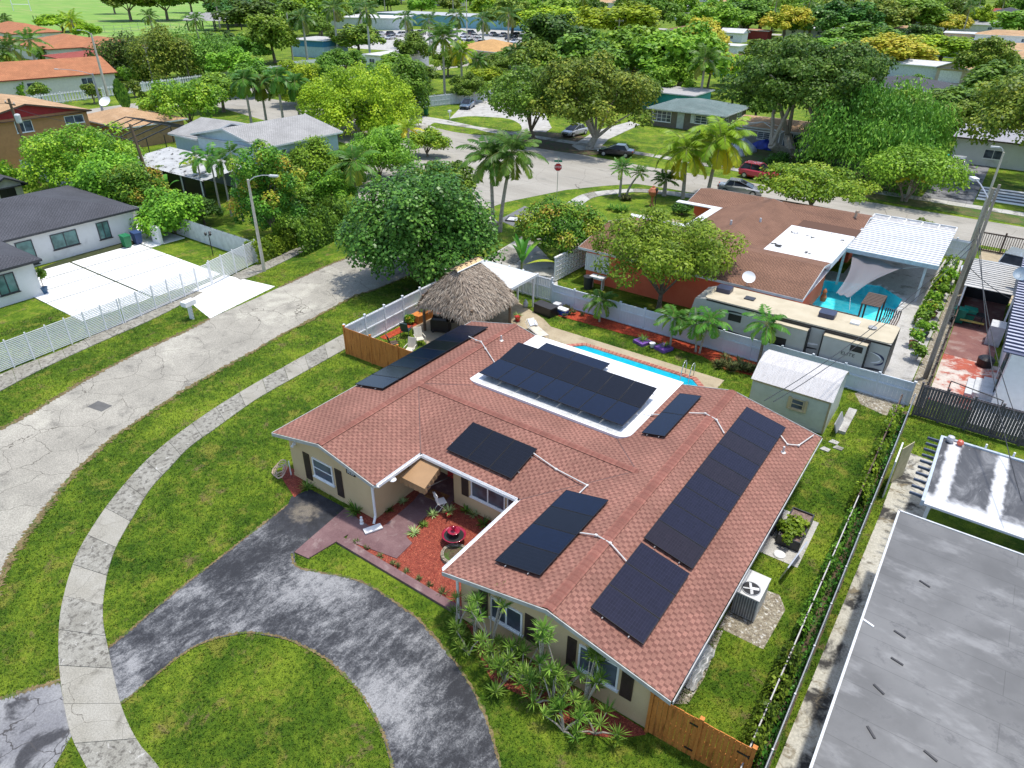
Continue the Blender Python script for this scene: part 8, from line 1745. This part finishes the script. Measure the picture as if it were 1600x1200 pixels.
bpx('slate grey hipped roof below the pale shed', 1400, 162, 110, 14, 2.6, 1.5, M['slate'], CW, 'hip', rad(-3)); bpx('white roof with dark panels behind the banyan', 1258, 58, 66, 12, 3, 0, FW, BW, 'flat', 0); bpx('small white roof right of the banyan top', 1318, 58, 26, 9, 3, 0, FW, BW, 'flat', 0)
RT = [(1415, 62, 60, 'tansh', 'hip', 'tan hipped roof among the distant trees on the right'), (1450, 48, 40, 'greysh', 'gable', 'pale gabled roof beside the orange tinted crown'), (1500, 66, 44, 'FW', 'flat', 'white flat roof in the distant row'), (1525, 50, 56, 'greysh', 'gable', 'grey gabled roof near the right edge'), (1570, 70, 70, 'tansh', 'hip', 'peach roof at the right edge'), (1560, 95, 90, 'tansh', 'hip', 'long salmon roof above the round green crown'), (1500, 92, 60, 'tansh', 'hip', 'salmon roof behind the narrow tree'), (1590, 112, 60, 'tansh', 'hip', 'tan roof lowest at the right edge'), (1470, 30, 50, 'tansh', 'hip', 'distant tan roof at the top right'), (1550, 26, 44, 'redtile', 'hip', 'distant reddish roof near the top right corner'), (1380, 26, 44, 'FW', 'flat', 'distant white roof above the windy crown'), (1425, 12, 40, 'tansh', 'hip', 'farthest tan roof at the top right')]
for i, (cx, by, w, rmn, st, lb) in enumerate(RT): bpx(lb, cx, by, w, 12, 2.9, 1.5 if st != 'flat' else 0, FW if rmn == 'FW' else M[rmn], [CW, BW, PK][i % 3], st, rad((i % 3) * 4 - 4))
# park things
t = thing('park_pavilion', 'open park pavilion with a grey roof on posts', 'pavilion', (-262, 176, 0), rad(25)); R_ = MB(); roof_part(R_, -9, 9, -6, 6, 3.6, 6.0, 'x', 'gable'); R_.build('roof', M['greysh'], t)
for x in (-8, -2.7, 2.7, 8):
    for y in (-5, 5): MB().cyl((x, y, 0), (x, y, 3.8), .25).build('post', M['dark'], t)
for i, (bx, by) in enumerate(((35, 17),)):
    x, y = g(bx, by); t = thing('goal_posts', 'white goal posts on the park field at the far left', 'goal posts', (x, y, 0), .5); MB().tube([(-5, 0, 9), (-5, 0, 0)], .18).build('post', M['white'], t); MB().tube([(5, 0, 9), (5, 0, 0)], .18).build('post', M['white'], t); MB().cyl((-5, 0, 3), (5, 0, 3), .15).build('crossbar', M['white'], t)
t = thing('park_fence', 'wire fence along the edge of the park', 'fence', (*g(118, 50), 0), 0); a = Vector(g(118, 50)); m = MB()
pts = [Vector(g(*p)) - a for p in ((118, 50), (180, 52), (240, 45), (310, 48))]
for p, q in zip(pts, pts[1:]):
    n = int((q - p).length / 4)
    for k in range(n): c = p.lerp(q, k / n); m.cyl((c.x, c.y, 0), (c.x, c.y, 2.4), .06, n=4)
    for z in (.2, 1.3, 2.4): m.cyl((p.x, p.y, z), (q.x, q.y, z), .05, n=4)
m.build('frame', M['grey'], t)
for i, (px, py, lb) in enumerate(((53, 31, 'left of two dark figures standing on the park field'), (58, 31, 'right of two dark figures standing on the park field'))):
    x, y = g(px, py); t = thing('person', lb, 'person', (x, y, 0)); m = MB()
    for s in (-1, 1): m.tube([(s * .1, 0, 0), (s * .11, 0, .45), (s * .09, 0, .88)], .07, 7, .1); m.tube([(s * .2, 0, 1.42), (s * .26, .02, 1.15), (s * .25, .06, .88)], .055, 6, .04)
    m.lathe([(.15, .82), (.17, .95), (.15, 1.1), (.2, 1.38), (.13, 1.46), (.06, 1.5), (.06, 1.55), (.1, 1.6), (.11, 1.68), (.08, 1.76), (.02, 1.79)], n=10); m.build('body', M['black'], t)
# far trees and roofs
rp = random.Random(5); FPL = ['coconut palm', 'royal palm']
for k in range(34):
    px = rp.uniform(340, 1590); py = rp.uniform(8, 62); x, y = g(px, py); q = k % 2
    if 600 < px < 800 and py > 40: continue
    palm('tall %s rising among the distant crowns' % FPL[q], x, y, rp.uniform(9, 14), 'coco' if q == 0 else 'royal', 4.6, 15, r0=.25, cls='distant_palm', ll=1.4, lw=.16, nl=14, key='farp%d' % q, group='distant %ss' % FPL[q], rz=rp.uniform(0, 6))
rr = random.Random(77); FK = ['green', 'dark', 'bright', 'olive', 'mangoy', 'lime', 'green', 'bright']; cnt = 0
def far_ok(px, py):
    if px < 335 and py < 60 and not (py < 6 and px > 60): return False
    if px < 420 and 40 < py: return False
    if 560 < px < 830 and 38 < py < 82: return False
    return True
FARL = {'green': 'green tree in the distant neighbourhood', 'dark': 'dark green tree in the distant neighbourhood', 'bright': 'bright green tree in the distant neighbourhood', 'olive': 'olive tree in the distant neighbourhood', 'mangoy': 'yellow green tree in the distant neighbourhood', 'lime': 'lime yellow tree in the distant neighbourhood'}
while cnt < 285:
    px = rr.uniform(335, 1690) if rr.random() < .96 else rr.uniform(-20, 335); py = -14 + 70 * rr.random() ** 1.35
    if px < 335: py = rr.uniform(-12, 0)
    if not far_ok(px, py): continue
    x, y = g(px, py); h = rr.uniform(7, 12.5); r = rr.uniform(4.5, 8.5) * (1.25 if py < 15 else 1); k = rr.choice(FK); cnt += 1
    tree(FARL[k], x, y, h, r, k, n=2400, leaf=.62, nc=50, low=.05, name='distant_tree', proto='far%d' % (cnt % 2), cl=(.16, .27), group={'mangoy': 'yellow green'}.get(k, k) + ' crowns of the distant neighbourhood')
FR = [('tansh', 'tan'), ('FW', 'white'), ('greysh', 'grey'), ('brownsh', 'brown'), ('tile', 'orange'), ('slate', 'dark')]; FPROT = {}
for k in range(64):
    px = rr.uniform(830, 1680) if k % 4 else rr.uniform(420, 830); py = -16 + 50 * rr.random() ** 1.3
    if not far_ok(px, py): continue
    x, y = g(px, py); rn_, cn = FR[k % 6]
    if rn_ not in FPROT: FPROT[rn_] = building(cn + ' roofed house in the distant neighbourhood', 'house', 'distant_house', (x, y), [(-10, 10, -6, 6, 3.2, 4.9 if rn_ != 'FW' else 3.2, 'x', 'hip' if rn_ != 'FW' else 'flat')], FW if rn_ == 'FW' else M[rn_], [CW, BW, PK][k % 3], wins=[('y', -5.5, -1, -6, -4, 1, 2.2, 2), ('y', -5.5, -1, 3, 6, 1, 2.2, 2)], group=cn + ' roofed distant houses')
    else: dup(FPROT[rn_], (x, y, 0), rad(rr.choice((0, 90)) + rr.uniform(-6, 6)), sc=rr.uniform(.9, 1.3))
# ------------------------------------------------------------------ grass blades near the camera
def inpoly(P, poly):
    x, y = P[:, 0], P[:, 1]; c = np.zeros(len(P), bool); n = len(poly); j = n - 1
    for i in range(n):
        xi, yi = poly[i]; xj, yj = poly[j]
        if yi != yj: k = ((yi > y) != (yj > y)) & (x < (xj - xi) * (y - yi) / (yj - yi) + xi); c ^= k
        j = i
    return c
r = np.random.default_rng(3); N = 470000
P = np.c_[r.uniform(-50, 3.5, N), -3 + 45 * r.random(N) ** 1.15]
d = np.hypot(P[:, 0], P[:, 1]); keep = (d < 55)
cx = _R.T @ np.vstack([P.T, np.full(N, -CAMH)]); u = 800 + FPX * cx[0] / -cx[2]; v_ = 600 - FPX * cx[1] / -cx[2]; keep &= (u > -30) & (u < 1630) & (v_ < 1230)
for poly in PAVED: keep &= ~inpoly(P, poly)
for (x0, y0, x1, y1) in ((-22.7, 15.1, -17.5, 28.5), (-17.6, 17.8, -11.2, 28.6), (-11.3, 13.1, -3.8, 28.5), (-7.8, 33, -3.7, 36.3), (.4, 5, 5, 30.9), (-17.5, 13, -11, 18)): keep &= ~((P[:, 0] > x0) & (P[:, 0] < x1) & (P[:, 1] > y0) & (P[:, 1] < y1))
keep &= ~((P[:, 0] < -46) & (P[:, 1] > 31.2))
P = P[keep]; n = len(P); az = r.uniform(0, 6.28, n); L = r.uniform(.07, .16, n); w = r.uniform(.010, .022, n)
nz = .5 + .5 * np.sin(P[:, 0] * .9 + 2 * np.sin(P[:, 1] * .5)) * np.sin(P[:, 1] * 1.1 + 1.7 * np.sin(P[:, 0] * .7)); val = r.random(n)
tip = np.c_[P[:, 0] + np.cos(az) * L * .7, P[:, 1] + np.sin(az) * L * .7, L * .75]; b0 = np.c_[P[:, 0] - np.sin(az) * w, P[:, 1] + np.cos(az) * w, np.zeros(n)]; b1 = np.c_[P[:, 0] + np.sin(az) * w, P[:, 1] - np.cos(az) * w, np.zeros(n)]
V = np.stack([b0, b1, tip], 1).reshape(-1, 3)
GL = bladem()
o = addmesh('lawn_grass', mesh_np('lawn_grass', V, np.arange(n * 3).reshape(n, 3), GL, val)); tag(o, kind='stuff')
